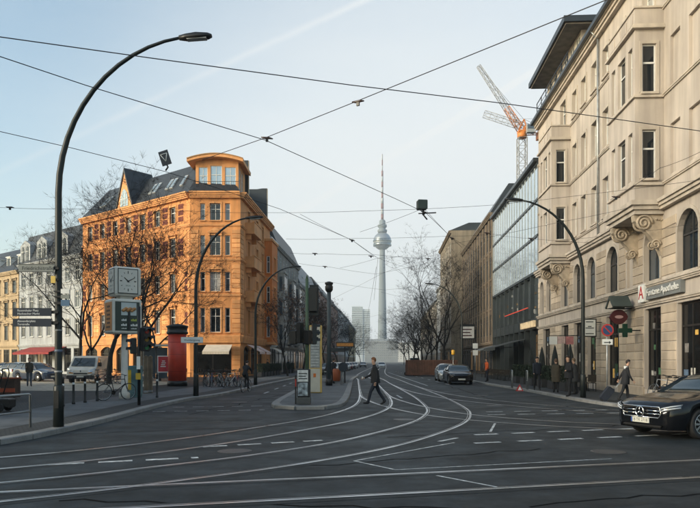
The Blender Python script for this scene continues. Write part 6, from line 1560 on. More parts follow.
# ================================================================ CARS
CARGLASS = mat('car glass', (0.02, 0.03, 0.035), 0.03, 0.1, spec=1.0); CHROME = mat('chrome', (0.7, 0.71, 0.72), 0.12, 0, metal=1.0)
TYRE = mat('tyre', (0.015, 0.015, 0.016), 0.8, 0.1); ALLOY = mat('alloy wheel', (0.45, 0.46, 0.47), 0.3, 0.05, metal=0.9)
HEADL = mat('headlight glass', (0.55, 0.58, 0.6), 0.08, 0.1, 8, metal=0.5, spec=1.0); TAILL = mat('tail light', (0.25, 0.01, 0.01), 0.15, 0, spec=0.8)
def interp(tab, x):
    for (a, va), (b2, vb) in zip(tab, tab[1:]):
        if x <= b2:
            t = (x - a) / (b2 - a); t = max(0, min(1, t)); t = t * t * (3 - 2 * t) * 0.5 + t * 0.5; return va + (vb - va) * t
    return tab[-1][1]
def car_meshes(pa, L=4.9, W=0.925, wheels=(0.86, 3.75), wr=0.335, belt=None, plan=None, green=None, roof=1.46):
    """x=0 front, +x backwards, z up; returns body shell, glasshouse, roof meshes"""
    belt = belt or [(0, 0.62), (0.15, 0.76), (0.5, 0.85), (1.3, 0.96), (1.7, 0.99), (3.4, 1.02), (4.2, 1.06), (4.75, 1.02), (L, 0.9)]
    plan = plan or [(0, 0.62), (0.08, 0.76), (0.3, 0.88), (0.9, W), (3.9, W), (4.5, 0.88), (4.8, 0.8), (L, 0.7)]
    green = green or [(1.35, 0.97), (2.15, 1.39), (2.7, roof), (3.3, 1.44), (4.0, 1.22), (4.35, 1.07)]
    xs = sorted({0, 0.03, 0.08, 0.15, 0.25, *[round(0.35 + 0.1 * k, 3) for k in range(int((L - 0.6) / 0.1))], L - 0.2, L - 0.1, L - 0.04, L})
    rings = []
    for x in xs:
        zb = 0.2 + (0.1 if x < 0.05 or x > L - 0.05 else 0)
        arch = 0
        for wx in wheels:
            d = abs(x - wx)
            if d < wr + 0.06: zb = max(zb, wr + math.sqrt(max(0, (wr + 0.06) ** 2 - d * d))); arch = 1
        w, zs = interp(plan, x), interp(belt, x); zb = min(zb, zs - 0.15)
        half = [(w * 0.93, zb), (w * 0.985, zb + (zs - zb) * 0.25), (w * 1.0, zb + (zs - zb) * 0.55), (w * 0.985, zb + (zs - zb) * 0.85), (w * 0.93, zs - 0.005), (w * 0.6, zs + 0.028), (0, zs + 0.04)]
        ring = [(x, -y, z) for y, z in half] + [(x, y, z) for y, z in reversed(half[:-1])]
        rings.append(ring)
    body = MB(); body.loft(rings, closed=False); n = len(rings[0])
    body.poly([p for p in rings[0]][::-1]); body.poly(rings[-1])
    for j in range(len(rings) - 1): body.poly([rings[j][0], rings[j + 1][0], rings[j + 1][-1], rings[j][-1]])
    gx = [green[0][0] + (green[-1][0] - green[0][0]) * k / 18 for k in range(19)]
    gr, rf = [], []
    for x in gx:
        zr = interp(green, x); zb = interp(belt, x) - 0.01; f = (zr - zb) / (roof - zb)
        wb = interp(plan, x) * 0.93; wr_ = wb - 0.24 * max(0, f)
        zr = max(zr, zb + 0.02)
        gr.append([(x, -wb, zb), (x, -(wb * 0.45 + wr_ * 0.55), zb + (zr - zb) * 0.55), (x, -wr_, zr - 0.05 * f), (x, -wr_ * 0.75, zr - 0.008), (x, 0, zr + 0.012), (x, wr_ * 0.75, zr - 0.008), (x, wr_, zr - 0.05 * f), (x, wb * 0.45 + wr_ * 0.55, zb + (zr - zb) * 0.55), (x, wb, zb)])
    glass = MB(); glass.loft(gr)
    top = [[(p[0], p[1] * 1.006, p[2] + 0.012) for p in g_[2:7]] for x, g_ in zip(gx, gr) if green[1][0] - 0.08 < x < green[-2][0] - 0.12]
    rf = MB(); rf.loft(top)
    # pillars
    pil = []
    for s in (-1, 1):
        for xa, xb, r in ((green[0][0] + 0.05, green[1][0], 0.03), (green[-1][0] - 0.1, green[-2][0] - 0.1, 0.045)):
            pts = []
            for k in range(6):
                x = xa + (xb - xa) * k / 5; g_ = [g2 for x2, g2 in zip(gx, gr) if x2 <= x + 1e-6][-1]; pts.append((x, s * abs(g_[2][1]) * 1.003, interp([(q, gg[2][2]) for q, gg in zip(gx, gr)], x)))
            pil.append(MB().tube(pts, r, 5))
        xm = (green[1][0] + green[-2][0]) / 2 + 0.05
        g_ = min(zip(gx, gr), key=lambda q: abs(q[0] - xm))[1]; pil.append(MB().tube([(g_[0][0], s * abs(g_[0][1]) * 1.004, g_[0][2]), (g_[0][0], s * abs(g_[1][1]) * 1.008, g_[1][2]), (g_[0][0], s * abs(g_[2][1]) * 1.004, g_[2][2])], 0.028, 5))
    return body, glass, rf, pil
def wheel(parent, x, y, wr, spokes=10):
    s = 1 if y > 0 else -1; M = T(x, y, wr) @ RX(R(-90 * s))
    b = MB(); b.lathe([(wr * 0.7, -0.1), (wr * 0.97, -0.1), (wr, -0.07), (wr, 0.07), (wr * 0.97, 0.1), (wr * 0.72, 0.1), (wr * 0.7, 0.015)], 28); w = b.build('wheel', TYRE, parent, M)
    b = MB(); b.lathe([(wr * 0.66, 0.02), (wr * 0.71, 0.1), (wr * 0.66, 0.095), (wr * 0.62, 0.03)], 28)
    for k in range(spokes):
        a = 2 * math.pi * k / spokes; b.box(0.03, wr * 0.66, -0.022, 0.022, 0.06, 0.085, M=RZ(a))
    b.lathe([(0.06, 0.05), (0.06, 0.1), (0.02, 0.105)], 12); b.build('rim', ALLOY, w)
    b = MB(); b.lathe([(wr * 0.6, 0.0), (wr * 0.6, 0.03)], 20); b.build('brake_disc', BLACK, w)
# front car: black saloon
cF_R, cF_L = Vector((6.27, 15.9)), Vector((6.97, 14.1))
mid = (cF_R + cF_L) / 2; back = Vector((1.86, 0.72)).normalized()
car = thing('black_saloon', 'black saloon car with chrome grille entering the crossing', 'car', (mid.x, mid.y, 0), math.atan2(back.y, back.x))
BPAINT = mat('black car paint', (0.004, 0.0045, 0.006), 0.14, 0, coat=0.35, spec=0.3)
bd_, gl_, rf_, pi_ = car_meshes(None)
bo = bd_.build('body', BPAINT, car); gl_.build('glasshouse', CARGLASS, car); rf_.build('roof', BPAINT, car); [q.build('pillar', BPAINT, car) for q in pi_]
for x in (0.86, 3.75):
    for y in (-0.80, 0.80): wheel(car, x, y, 0.335)
def xf(y): return 0.012 + 0.32 * (abs(y) / 0.9) ** 3.2
b = MB()                                                     # grille opening and chrome surround
gp = [(-0.5, 0.46), (0.5, 0.46), (0.56, 0.56), (0.52, 0.7), (-0.52, 0.7), (-0.56, 0.56)]
b.loft([[(-0.015 + xf(y) * 0.4, y, z) for y, z in gp], [(0.1, y, z) for y, z in gp]], closed=True, smooth=False); gr_ = b.build('grille', BLACK, car)
b = MB(); b.tube([(-0.03 + xf(y) * 0.4, y, z) for y, z in gp + gp[:2]], 0.016, 6); b.build('grille_frame', CHROME, gr_)
for z in (0.545, 0.615):
    for ys in ((-0.53, -0.3, -0.13), (0.13, 0.3, 0.53)): b = MB(); b.tube([(-0.035 + xf(y) * 0.4, y, z) for y in ys], 0.014, 6); b.build('grille_slat', CHROME, gr_)
b = MB(); n = 24; ring = [(-0.05, 0.115 * math.cos(2 * math.pi * k / n), 0.58 + 0.115 * math.sin(2 * math.pi * k / n)) for k in range(n + 1)]; b.tube(ring, 0.013, 6)
for a in (90, 210, 330): b.tube([(-0.05, 0, 0.58), (-0.05, 0.11 * math.cos(R(a)), 0.58 + 0.11 * math.sin(R(a)))], [0.022, 0.006], 6)
b.build('star_emblem', CHROME, gr_)
for s in (-1, 1):
    b = MB(); hl_ = []
    for k in range(7):
        y = 0.56 + 0.3 * k / 6; x = interp([(0, 0.0), (0.62, 0.0), (0.76, 0.08), (0.88, 0.3)], y) ; hl_.append((x, y, k / 6))
    b.loft([[(x - 0.012, s * y, 0.585 + 0.08 * f), (x - 0.02, s * y, 0.63 + 0.08 * f), (x + 0.0 + 0.05 * f, s * y * 0.995, 0.69 + 0.09 * f)] for x, y, f in hl_], smooth=True); h_ = b.build('headlight', mat('headlight housing', (0.06, 0.065, 0.07), 0.1, 0, spec=1.0), car)
    for q in range(2):
        b = MB(); b.tube([(hl_[k][0] - 0.03, s * hl_[k][1] * 1.01, 0.612 + q * 0.05 + 0.09 * hl_[k][2]) for k in range(0, 7)], 0.011, 6); b.build('light_strip', mat('light strip', (0.5, 0.53, 0.56), 0.2, 0, emit=(0.9, 0.95, 1), estr=0.03), h_)
    b = MB(); b.tube([(0.05, s * 0.56, 0.33), (0.14, s * 0.74, 0.345), (0.2, s * 0.8, 0.36)], [0.012, 0.02, 0.012], 6); b.build('bumper_trim', CHROME, car)
    b = MB(); b.loft([[(1.62, s * (0.86 + 0.2 * f), 0.98 + 0.01 * f), (1.62, s * (0.86 + 0.2 * f), 1.09), (1.74, s * (0.86 + 0.2 * f), 1.09), (1.74, s * (0.86 + 0.2 * f), 0.98)] for f in (0, 0.3, 1)], closed=True); b.build('mirror', BPAINT, car)
    b = MB(); b.tube([(2.4, s * 0.93, 0.85), (2.6, s * 0.945, 0.86)], 0.014, 6); b.tube([(3.35, s * 0.93, 0.87), (3.55, s * 0.945, 0.88)], 0.014, 6); b.build('door_handle', CHROME, car)
b = MB(); b.box(-0.045, -0.02, -0.26, 0.26, 0.335, 0.445); np_ = b.build('number_plate', mat('plate white', (0.55, 0.55, 0.5), 0.5, 0.05), car)
b = MB(); b.box(-0.049, -0.0455, 0.22, 0.26, 0.337, 0.443); b.build('plate_band', mat('plate blue', (0.03, 0.07, 0.25), 0.5, 0), np_)
put(text_mesh('B·TR 2718', 0.095, SIGN_DARK, 0.001), 'lettering', np_, T(-0.0455, -0.02, 0.39) @ RZ(R(-90)) @ RX(R(90)))
b = MB(); bevbox(b, 0.0, 0.3, -0.55, 0.55, 0.23, 0.3, 0.03); b.build('air_intake', BLACK, car)

CARP = {}
PNAMES = ['body', 'glasshouse', 'roof'] + ['pillar'] * 6
def parked_car(label, loc, rz, paint, kind='hatch', group=None, name='parked_car'):
    t = thing(name, label, 'car', loc, rz, group)
    if kind not in CARP:
        if kind == 'hatch':
            ms_ = car_meshes(None, 4.2, 0.88, (0.8, 3.35), 0.31, [(0, 0.6), (0.15, 0.75), (0.9, 0.93), (1.3, 0.98), (3.6, 1.05), (4.0, 1.0), (4.2, 0.75)], [(0, 0.6), (0.1, 0.74), (0.4, 0.85), (0.9, 0.88), (3.6, 0.88), (4.1, 0.8), (4.2, 0.72)], [(1.0, 0.97), (1.8, 1.42), (2.4, 1.5), (3.3, 1.44), (3.85, 1.2), (4.1, 1.02)], 1.5)
        else: ms_ = car_meshes(None)
        CARP[kind] = [m.mesh(n, MATS['car glass'] if n == 'glasshouse' else paint) for m, n in zip(list(ms_[:3]) + ms_[3], PNAMES)]
    L_ = 4.2 if kind == 'hatch' else 4.9
    for k, n in enumerate(PNAMES):
        me = CARP[kind][k]
        if n != 'glasshouse' and me.materials[0] != paint: me = me.copy(); me.materials[0] = paint
        put(me, n, t)
    for x in ((0.8, 3.35) if kind == 'hatch' else (0.86, 3.75)):
        for y in (-0.77, 0.77):
            b = MB(); b.lathe([(0.2, -0.09), (0.3, -0.09), (0.31, 0), (0.3, 0.09), (0.2, 0.09)], 18); w = b.build('wheel', TYRE, t, T(x, y, 0.31) @ RX(R(-90 if y > 0 else 90)))
            b = MB(); b.lathe([(0.2, 0.06), (0.2, 0.085), (0.03, 0.095)], 14); b.build('rim', ALLOY, w)
    for s in (-1, 1):
        b = MB(); b.loft([[(0.06, s * 0.52, 0.62), (0.06, s * 0.52, 0.72)], [(0.12, s * 0.7, 0.63), (0.14, s * 0.7, 0.76)], [(0.32, s * 0.85, 0.66), (0.36, s * 0.84, 0.79)]]); b.build('headlight', HEADL, t)
        b = MB(); b.box(L_ - 0.08, L_ + 0.005, s * 0.68 - 0.12, s * 0.68 + 0.12, 0.72, 0.95); b.build('tail_light', TAILL, t)
        b = MB(); bevbox(b, 1.35, 1.5, min(s * 0.86, s * 1.02), max(s * 0.86, s * 1.02), 0.95, 1.07, 0.02); b.build('mirror', paint, t)
    b = MB(); b.box(0.0, 0.05, -0.35, 0.35, 0.5, 0.6); b.build('grille', BLACK, t)
    b = MB(); b.box(-0.02, 0.0, -0.26, 0.26, 0.34, 0.45); b.build('number_plate', MATS['plate white'], t)
    b = MB(); b.box(L_, L_ + 0.02, -0.26, 0.26, 0.6, 0.71); b.build('number_plate', MATS['plate white'], t)
    return t
P_BLK = BPAINT; P_SIL = mat('silver car paint', (0.33, 0.35, 0.36), 0.25, 0, metal=0.5, coat=0.8); P_WHT = mat('white car paint', (0.6, 0.6, 0.58), 0.3, 0, coat=0.8); P_BLU = mat('dark blue car paint', (0.02, 0.035, 0.07), 0.25, 0, coat=0.9); P_GRY = mat('grey car paint', (0.09, 0.095, 0.1), 0.25, 0, metal=0.4, coat=0.9); P_RED = mat('dark red car paint', (0.16, 0.015, 0.015), 0.25, 0, coat=0.9)
parked_car('black parked car at the right kerb before the stone office', (8.1, 47.8, 0), R(88), P_BLK, 'saloon')
parked_car('silver car parked behind the black one at the right kerb', (8.2, 54.5, 0), R(88), P_SIL, 'hatch')
for i, (px, py, rz, pt, kd, lb_) in enumerate(((41, 380.6, 155, P_SIL, 'hatch', 'silver hatchback parked before the red awning'), (54, 381.4, 150, P_BLU, 'hatch', 'dark blue hatchback parked beside the white van'), (14, 380.2, 150, P_GRY, 'saloon', 'grey saloon parked on the left side street'), (27, 379.2, 152, P_BLK, 'saloon', 'black saloon parked behind the standing pedestrian'))):
    parked_car(lb_, G(px, py, 0.124), R(rz), pt, kd)
for i, (y, pt) in enumerate(((82, P_GRY), (89, P_WHT), (96, P_BLK), (103, P_SIL), (111, P_BLU), (120, P_WHT), (130, P_RED), (142, P_GRY), (155, P_WHT))):
    parked_car(pt.name.replace(' car paint', '') + ' small car parked in the row along the left kerb of the far street', (-4.3 + 0.053 * (y - 80) + 1.25, y, 0), R(87), pt, 'hatch', 'cars parked along the far left kerb')
for i, (y, pt) in enumerate(((104, P_WHT), (112, P_GRY), (121, P_SIL), (131, P_BLK), (146, P_WHT))):
    parked_car(pt.name.replace(' car paint', '') + ' small car parked in the row under the right kerb trees', (12.6 + 0.053 * (y - 100) - 1.5, y, 0), R(87), pt, 'hatch', 'cars parked along the far right kerb')
parked_car('white car driving down the far street between the rails', (7.2, 150, 0), R(87), P_WHT, 'hatch', None, 'moving_car')
parked_car('grey car driving on the far street behind the crossing man', (3.4, 175, 0), R(87), P_GRY, 'hatch', None, 'moving_car')

# white van
VW = mat('white van paint', (0.58, 0.56, 0.5), 0.35, 0.08, 2, coat=0.5); VB = mat('van black plastic', (0.02, 0.021, 0.022), 0.6, 0.1)
van = thing('white_van', 'white delivery van parked on the side street before the orange house', 'van', G(80.5, 383.2, 0.12), R(97))
prof = lambda w, pts: [(x, w, z) for x, z in pts]
out = [(0.02, 0.35), (0.0, 0.6), (0.1, 0.95), (0.45, 1.12), (0.62, 1.2), (1.35, 1.86), (1.6, 1.95), (4.7, 1.97), (4.85, 1.85), (4.88, 0.4), (4.6, 0.28)]
def archd(pts): return pts
b = MB(); secs = []
for yy, ins in ((-0.98, 0.06), (-0.95, 0.0), (-0.6, -0.02), (0, -0.04), (0.6, -0.02), (0.95, 0.0), (0.98, 0.06)):
    sec = []
    for x, z in out: sec.append((x + (ins if x < 1 else -ins), yy * (1 - 0.1 * max(0, (z - 1.1) / 0.9)), z - (ins if z > 1.8 else 0)))
    secs.append(sec)
b.loft(secs, closed=True, smooth=False); b.build('body', VW, van)
b = MB(); b.poly([(0.60, -0.82, 1.22), (0.60, 0.82, 1.22), (1.27, 0.74, 1.83), (1.27, -0.74, 1.83)]); b.build('windscreen', CARGLASS, van, T(-0.035, 0, 0.005))
for s in (-1, 1):
    b = MB(); b.poly([(0.95, s * 0.985, 1.2), (1.85, s * 0.985, 1.2), (1.85, s * 0.915, 1.78), (1.4, s * 0.915, 1.78)]); b.build('side_window', CARGLASS, van)
    b = MB(); b.loft([[(0.0, s * 0.55, 0.78), (0.06, s * 0.55, 0.92)], [(0.0, s * 0.75, 0.8), (0.1, s * 0.75, 1.0)], [(0.2, s * 0.99, 0.86), (0.3, s * 0.985, 1.1)]]); b.build('headlight', HEADL, van, T(-0.02, 0, 0))
    b = MB(); b.loft([[(-0.01, s * 0.5, 0.70), (-0.01, s * 0.5, 0.76)], [(0.0, s * 0.8, 0.72), (0.01, s * 0.8, 0.79)]]); b.build('indicator', mat('amber lens', (0.5, 0.2, 0.02), 0.2, 0), van, T(-0.02, 0, 0))
    b = MB(); bevbox(b, 0.95, 1.12, min(s * 1.0, s * 1.2), max(s * 1.0, s * 1.2), 1.2, 1.5, 0.03); b.build('mirror', VB, van)
    for x in (0.95, 3.95):
        b = MB(); b.lathe([(0.22, -0.11), (0.31, -0.11), (0.33, 0), (0.31, 0.11), (0.22, 0.11)], 18); w = b.build('wheel', TYRE, van, T(x, s * 0.9, 0.33) @ RX(R(-90 * s)))
        b = MB(); b.lathe([(0.2, 0.08), (0.2, 0.115), (0.03, 0.12)], 14); b.build('rim', ALLOY, w)
b = MB(); bevbox(b, -0.06, 0.3, -0.96, 0.96, 0.3, 0.58, 0.04); b.build('bumper', VB, van)
b = MB(); b.prism([(-0.5, 0.64), (0.5, 0.64), (0.45, 0.74), (-0.45, 0.74)], -0.01, 0.03, M=RZ(R(-90)) @ T(0, -0.0, 0)); b.build('grille', VB, van, T(-0.02, 0, 0))
b = MB(); b.prism([(0, 0.78), (0.06, 0.86), (0, 0.94), (-0.06, 0.86)], 0, 0.02, M=RZ(R(-90))); b.build('diamond_emblem', CHROME, van, T(-0.02, 0, 0))
b = MB(); b.box(-0.075, -0.0605, -0.26, 0.26, 0.42, 0.53); b.build('number_plate', MATS['plate white'], van)

# ================================================================ PEOPLE
SKIN = mat('skin', (0.5, 0.3, 0.21), 0.55, 0.08, 8)
def person(label, loc, heading, legs, arms, top, trouser, shoe=None, hair=(0.03, 0.02, 0.015), lean=3, h=1.78, coat=0.0, head_turn=0, fingers=True, cap=None, seated=False, group=None, hood=False):
    """sagittal pose: x forward, y left; angles in degrees from straight down, forward positive"""
    k = h / 1.78; V, E, Rr, tg, roots = [], [], [], [], [0]
    def add(p, r, t, par=None):
        V.append(Vector(p)); Rr.append(r if isinstance(r, tuple) else (r, r)); tg.append(t)
        if par is not None: E.append((par, len(V) - 1))
        return len(V) - 1
    sn, cs = lambda a: math.sin(R(a)), lambda a: math.cos(R(a))
    pel = add((0, 0, 0), (0.125, 0.155), 'leg')
    up = Vector((sn(lean), 0, cs(lean)))
    wa = add(up * 0.16, (0.11, 0.145), 'top', pel); ch = add(up * 0.36, (0.125, 0.175), 'top', wa); nb = add(up * 0.52, (0.075, 0.085), 'top', ch)
    nk = add(up * 0.58 + Vector((0.015, 0, 0)), 0.055, 'skin', nb)
    hd0 = add(up * 0.655 + Vector((0.035, 0, 0)), (0.078, 0.07), 'skin', nk); hd1 = add(up * 0.735 + Vector((0.03, 0, 0)), (0.092, 0.078), 'skin', hd0); add(up * 0.80 + Vector((0.015, 0, 0)), (0.07, 0.062), 'skin', hd1)
    foot = []
    for s, (th, sh_, ft) in zip((1, -1), legs):
        hp = add((0, 0.095 * s, -0.06), 0.1, 'leg', pel); kn = V[hp] + Vector((sn(th), 0, -cs(th))) * 0.42; md = V[hp].lerp(kn, 0.45)
        m_ = add(md, 0.088, 'leg', hp); kk_ = add(kn, 0.066, 'leg', m_); an = kn + Vector((sn(sh_), 0, -cs(sh_))) * 0.42
        cl = add(kn.lerp(an, 0.4), 0.064, 'leg', kk_); aa = add(an, 0.05, 'leg', cl)
        hl = add(an + Vector((-0.04 * cs(ft), 0, -0.04 - 0.04 * sn(ft))), 0.042, 'shoe', aa)
        add(an + Vector((cs(ft), 0, sn(ft))) * 0.1 + Vector((0, 0.01 * s, -0.05)), 0.04, 'shoe', aa); to = add(an + Vector((cs(ft), 0, sn(ft))) * 0.19 + Vector((0, 0.02 * s, -0.06)), 0.03, 'shoe', len(V) - 1)
        foot += [V[hl].z - 0.04, V[to].z - 0.03]
    hands = []
    for s, (ua, fa, out_) in zip((1, -1), arms):
        sh0 = add(up * 0.465 + Vector((0, 0.17 * s, 0)), 0.07, 'top', ch)
        el = V[sh0] + Vector((sn(ua) * cs(out_), s * sn(out_), -cs(ua) * cs(out_))) * 0.29; e_ = add(el, 0.05, 'top', sh0)
        wr_ = el + Vector((sn(fa), s * 0.02, -cs(fa))).normalized() * 0.25; w_ = add(wr_, 0.036, 'top', e_)
        hdv = Vector((sn(fa + 10), 0, -cs(fa + 10))); pm_ = add(wr_ + hdv * 0.075, (0.024, 0.036), 'skin', w_)
        if fingers:
            sd = Vector((cs(fa), 0, sn(fa)))
            for q in range(4):
                f0 = V[pm_] + hdv * 0.035 + sd * (0.03 - 0.02 * q); a1 = add(f0 - hdv * 0.02, 0.0095, 'skin'); roots.append(a1); a2 = add(f0 + hdv * 0.03 + Vector((0, -s * 0.012, 0)), 0.009, 'skin', a1); add(V[a2] + hdv * 0.022 + Vector((0, -s * 0.022, 0)), 0.008, 'skin', a2)
            tb_ = add(wr_ + hdv * 0.045 + sd * 0.02, 0.011, 'skin'); roots.append(tb_); add(V[tb_] + hdv * 0.035 + sd * 0.04, 0.009, 'skin', tb_)
        hands.append(V[pm_].copy())
    zmin = min(foot); V = [(v - Vector((0, 0, zmin))) * k for v in V]
    hands = [(q - Vector((0, 0, zmin))) * k for q in hands]
    me = bpy.data.meshes.new('body'); me.from_pydata([tuple(v) for v in V], E, [])
    o = bpy.data.objects.new('tmp', me); COL.objects.link(o)
    o.modifiers.new('s', 'SKIN'); o.modifiers.new('u', 'SUBSURF').levels = 2
    sv = me.skin_vertices[0].data
    for i, r in enumerate(Rr): sv[i].radius = (r[0] * k, r[1] * k); sv[i].use_root = (i in roots)
    bpy.context.view_layer.update()
    dg = bpy.context.evaluated_depsgraph_get(); bm_ = bpy.data.meshes.new_from_object(o.evaluated_get(dg))
    bpy.data.objects.remove(o)
    tm = {'top': top, 'leg': trouser, 'skin': SKIN, 'shoe': shoe or BLACK}; names = list(tm)
    bm_.materials.clear()
    for n_ in names: bm_.materials.append(tm[n_])
    segs = [(V[a], V[b2], tg[b2], max(Rr[a]) * k, max(Rr[b2]) * k) for a, b2 in E]
    for f in bm_.polygons:
        c = f.center; best = None
        for a, b2, t_, ra_, rb_ in segs:
            ab = b2 - a; tt = max(0, min(1, (c - a).dot(ab) / max(ab.length_squared, 1e-9))); d_ = (c - a - ab * tt).length - (ra_ + (rb_ - ra_) * tt)
            if t_ == 'skin' and tt < 0.4: d_ += 0.015
            if best is None or d_ < best[0]: best = (d_, t_)
        f.material_index = names.index(best[1]); f.use_smooth = True
    bm_.name = 'body'
    t = thing('person', label, 'person', loc, heading, group)
    body = put(bm_, 'body', t)
    hc = V[hd1] if True else None; Mh_ = T(*hc) @ RY(R(lean)) @ RZ(R(head_turn)) @ Matrix.Scale(k, 4)
    hm = mat('hair %.2f %.2f' % hair[:2], hair, 0.7, 0.2, 20)
    b = MB(); cols_ = []
    for q in [2 * math.pi * j / 20 for j in range(20)]:
        cq = math.cos(q); zb_ = 0.068 if cq > 0.75 else (0.068 - 0.07 * (0.75 - cq) / 0.75 if cq > 0 else -0.002 + 0.075 * cq)
        a0 = math.asin(max(-0.9, min(0.9, (zb_ - 0.02) / 0.112))); cols_.append([(-0.01 + 0.104 * math.cos(a) * cq, 0.09 * math.cos(a) * math.sin(q), 0.02 + 0.112 * math.sin(a)) for a in [a0 + (math.pi / 2 - 0.02 - a0) * f / 6 for f in range(7)]])
    rings = [[c_[f] for c_ in cols_] for f in range(7)]
    b.loft(rings, closed=True); b.build('hair', cap or hm, t, Mh_)
    b = MB(); b.loft([[(0.083, -0.006, 0.02), (0.083, 0.006, 0.02)], [(0.112, -0.013, -0.022), (0.112, 0.013, -0.022)], [(0.088, -0.012, -0.032), (0.088, 0.012, -0.032)]]); b.build('nose', SKIN, t, Mh_)
    for s in (-1, 1):
        b = MB(); b.lathe([(0.004, -0.028), (0.02, -0.012), (0.022, 0.008), (0.006, 0.028)], 8, (-0.005, s * 0.078, -0.005)); b.build('ear', SKIN, t, Mh_)
        b = MB(); b.lathe([(0.003, -0.006), (0.011, 0), (0.003, 0.006)], 8, (0.084, s * 0.03, 0.012)); b.build('eye', BLACK, t, Mh_)
    b = MB(); b.box(0.08, 0.092, -0.022, 0.022, -0.058, -0.05); b.build('mouth', mat('lips', (0.3, 0.12, 0.1), 0.5, 0), t, Mh_)
    if coat:                                            # open coat skirt round hips and thighs
        b = MB(); rings = []
        base = V[0]
        for f in range(7):
            q_ = f / 6; zc = V[2].z * (1 - q_) + (base.z - coat) * q_; xc = V[2].x * (1 - q_) + (base.x) * q_
            wx, wy = (0.14 + 0.045 * q_) * k, (0.2 + 0.02 * math.sin(q_ * 3) + 0.015 * q_) * k
            rings.append([(xc + wx * math.cos(a), wy * math.sin(a), zc) for a in [2 * math.pi * j / 20 for j in range(20)]])
        b.loft(rings, closed=True, capends=False); b.build('coat', top, t)
    return t, hands, k
JET = mat('black cloth', (0.014, 0.015, 0.018), 0.85, 0.2, 6); NAVY = mat('dark navy cloth', (0.012, 0.016, 0.026), 0.85, 0.2, 6); CHARC = mat('charcoal cloth suit', (0.028, 0.03, 0.033), 0.85, 0.2, 6)
DENIM = mat('grey blue denim', (0.06, 0.075, 0.095), 0.85, 0.2, 6); OLIVE = mat('olive brown cloth', (0.06, 0.05, 0.035), 0.85, 0.2, 6)
p = G(375.5, 405.2)
t, hands, _k = person('person in dark suit striding across the tram rails', p, R(186), ((28, 14, 14), (-20, -34, -18)), ((-14, 10, 6), (22, 62, 6)), JET, NAVY, hair=(0.16, 0.06, 0.02), lean=4, h=1.84, coat=0.12)
cz = t.matrix_world
b = MB(); b.box(-0.02, 0.02, -0.05, 0.05, -0.03, 0.05); b.build('white_cup', WHITEPAINT, t, T(*(hands[1] + Vector((0.04, 0, 0.02)))))
p = G(625, 401.8, 0.12)
t, hands, _k = person('person in dark coat pulling a suitcase along the kerb', p, R(-12), ((16, 4, 6), (-14, -26, -12)), ((-32, -30, 10), (14, 30, 6)), JET, JET, hair=(0.02, 0.016, 0.014), lean=8, h=1.62, coat=0.2)
b = MB(); b.loft([[(-0.03, -0.1, 0.47), (-0.03, 0.1, 0.47), (0.08, 0.1, 0.46), (0.08, -0.1, 0.46)], [(-0.02, -0.12, 0.3), (-0.02, 0.12, 0.3), (0.1, 0.12, 0.3), (0.1, -0.12, 0.3)]], closed=True); b.build('white_collar', WHITEPAINT, t, T(0, 0, 0.93))
hw = Matrix.Translation(p) @ RZ(R(-12)) @ hands[0]
sc2 = thing('suitcase', 'dark wheeled suitcase trailing behind the person in the dark coat', 'suitcase', (hw.x - 0.66 * math.cos(R(12)), hw.y + 0.66 * math.sin(R(12)), 0.12), R(-12))
LH = (hw.z - 0.12 + 0.0616) / 0.788
Ms2 = RY(R(38))
b = MB(); bevbox(b, -0.14, 0.14, -0.22, 0.22, 0.06, 0.68, 0.05); b.build('shell', NAVY, sc2, Ms2)
b = MB(); b.tube([(0.1, -0.1, 0.6), (0.1, -0.1, LH), (0.1, 0.1, LH), (0.1, 0.1, 0.6)], 0.012, 6); b.build('handle', GREYMETAL, sc2, Ms2)
for y in (-0.17, 0.17): b = MB(); b.lathe([(0.04, -0.015), (0.045, 0), (0.04, 0.015)], 12, M=T(0.1, y, 0.05) @ RX(R(90))); b.build('wheel', BLACK, sc2, T(-0.05, 0, 0.0))
p = G(29.3, 386.2, 0.12)
person('person in dark jacket standing on the sunlit-toned forecourt', p, R(-60), ((6, 2, 0), (-4, -8, 0)), ((14, 85, 8), (16, 95, 8)), OLIVE, DENIM, hair=(0.12, 0.07, 0.03), lean=2, h=1.76, coat=0.08)
# cyclist
p = Vector((-5.75, 36.5, 0))
cyc = bicycle('dark city bicycle ridden along the left kerb', p, R(80), CLS[0], None, 0)
person('person in black riding a bicycle along the left kerb', (p.x - 0.02, p.y - 0.2, 0.18), R(80), ((62, -8, 0), (38, 4, 0)), ((48, 62, 4), (48, 62, 4)), JET, CHARC, hair=(0.03, 0.02, 0.015), lean=28, h=1.66, fingers=False)
for i, (px, py, hd_, tp_, h_) in enumerate(((569, 396.5, 200, JET, 1.78), (575.5, 394.5, 140, CHARC, 1.68), (537, 390.5, 262, NAVY, 1.8), (556, 392.5, 80, OLIVE, 1.66))):
    person(('person in black standing beside the lamp at the terrace', 'person in charcoal coat talking at the terrace lamp', 'person in navy walking past the glass office', 'person in olive coat standing at the restaurant planters')[i], G(px, py, 0.12), R(hd_), (((8, 2, 0), (-6, -12, 0)), ((3, 0, 0), (-2, -4, 0)), ((24, 8, 8), (-18, -32, -14)), ((4, -2, 0), (2, -6, 0)))[i], (((6, 90, 6), (-6, 10, 6)), ((10, 20, 8), (18, 100, 8)), ((-18, 0, 5), (20, 34, 5)), ((2, 14, 8), (0, 10, 8)))[i], tp_, JET, lean=(3, 6, 5, 1)[i], h=h_, coat=(0.15, 0.32, 0.05, 0.38)[i], hair=((0.03, 0.02, 0.015), (0.14, 0.09, 0.05), (0.02, 0.018, 0.016), (0.09, 0.05, 0.03))[i], fingers=False)
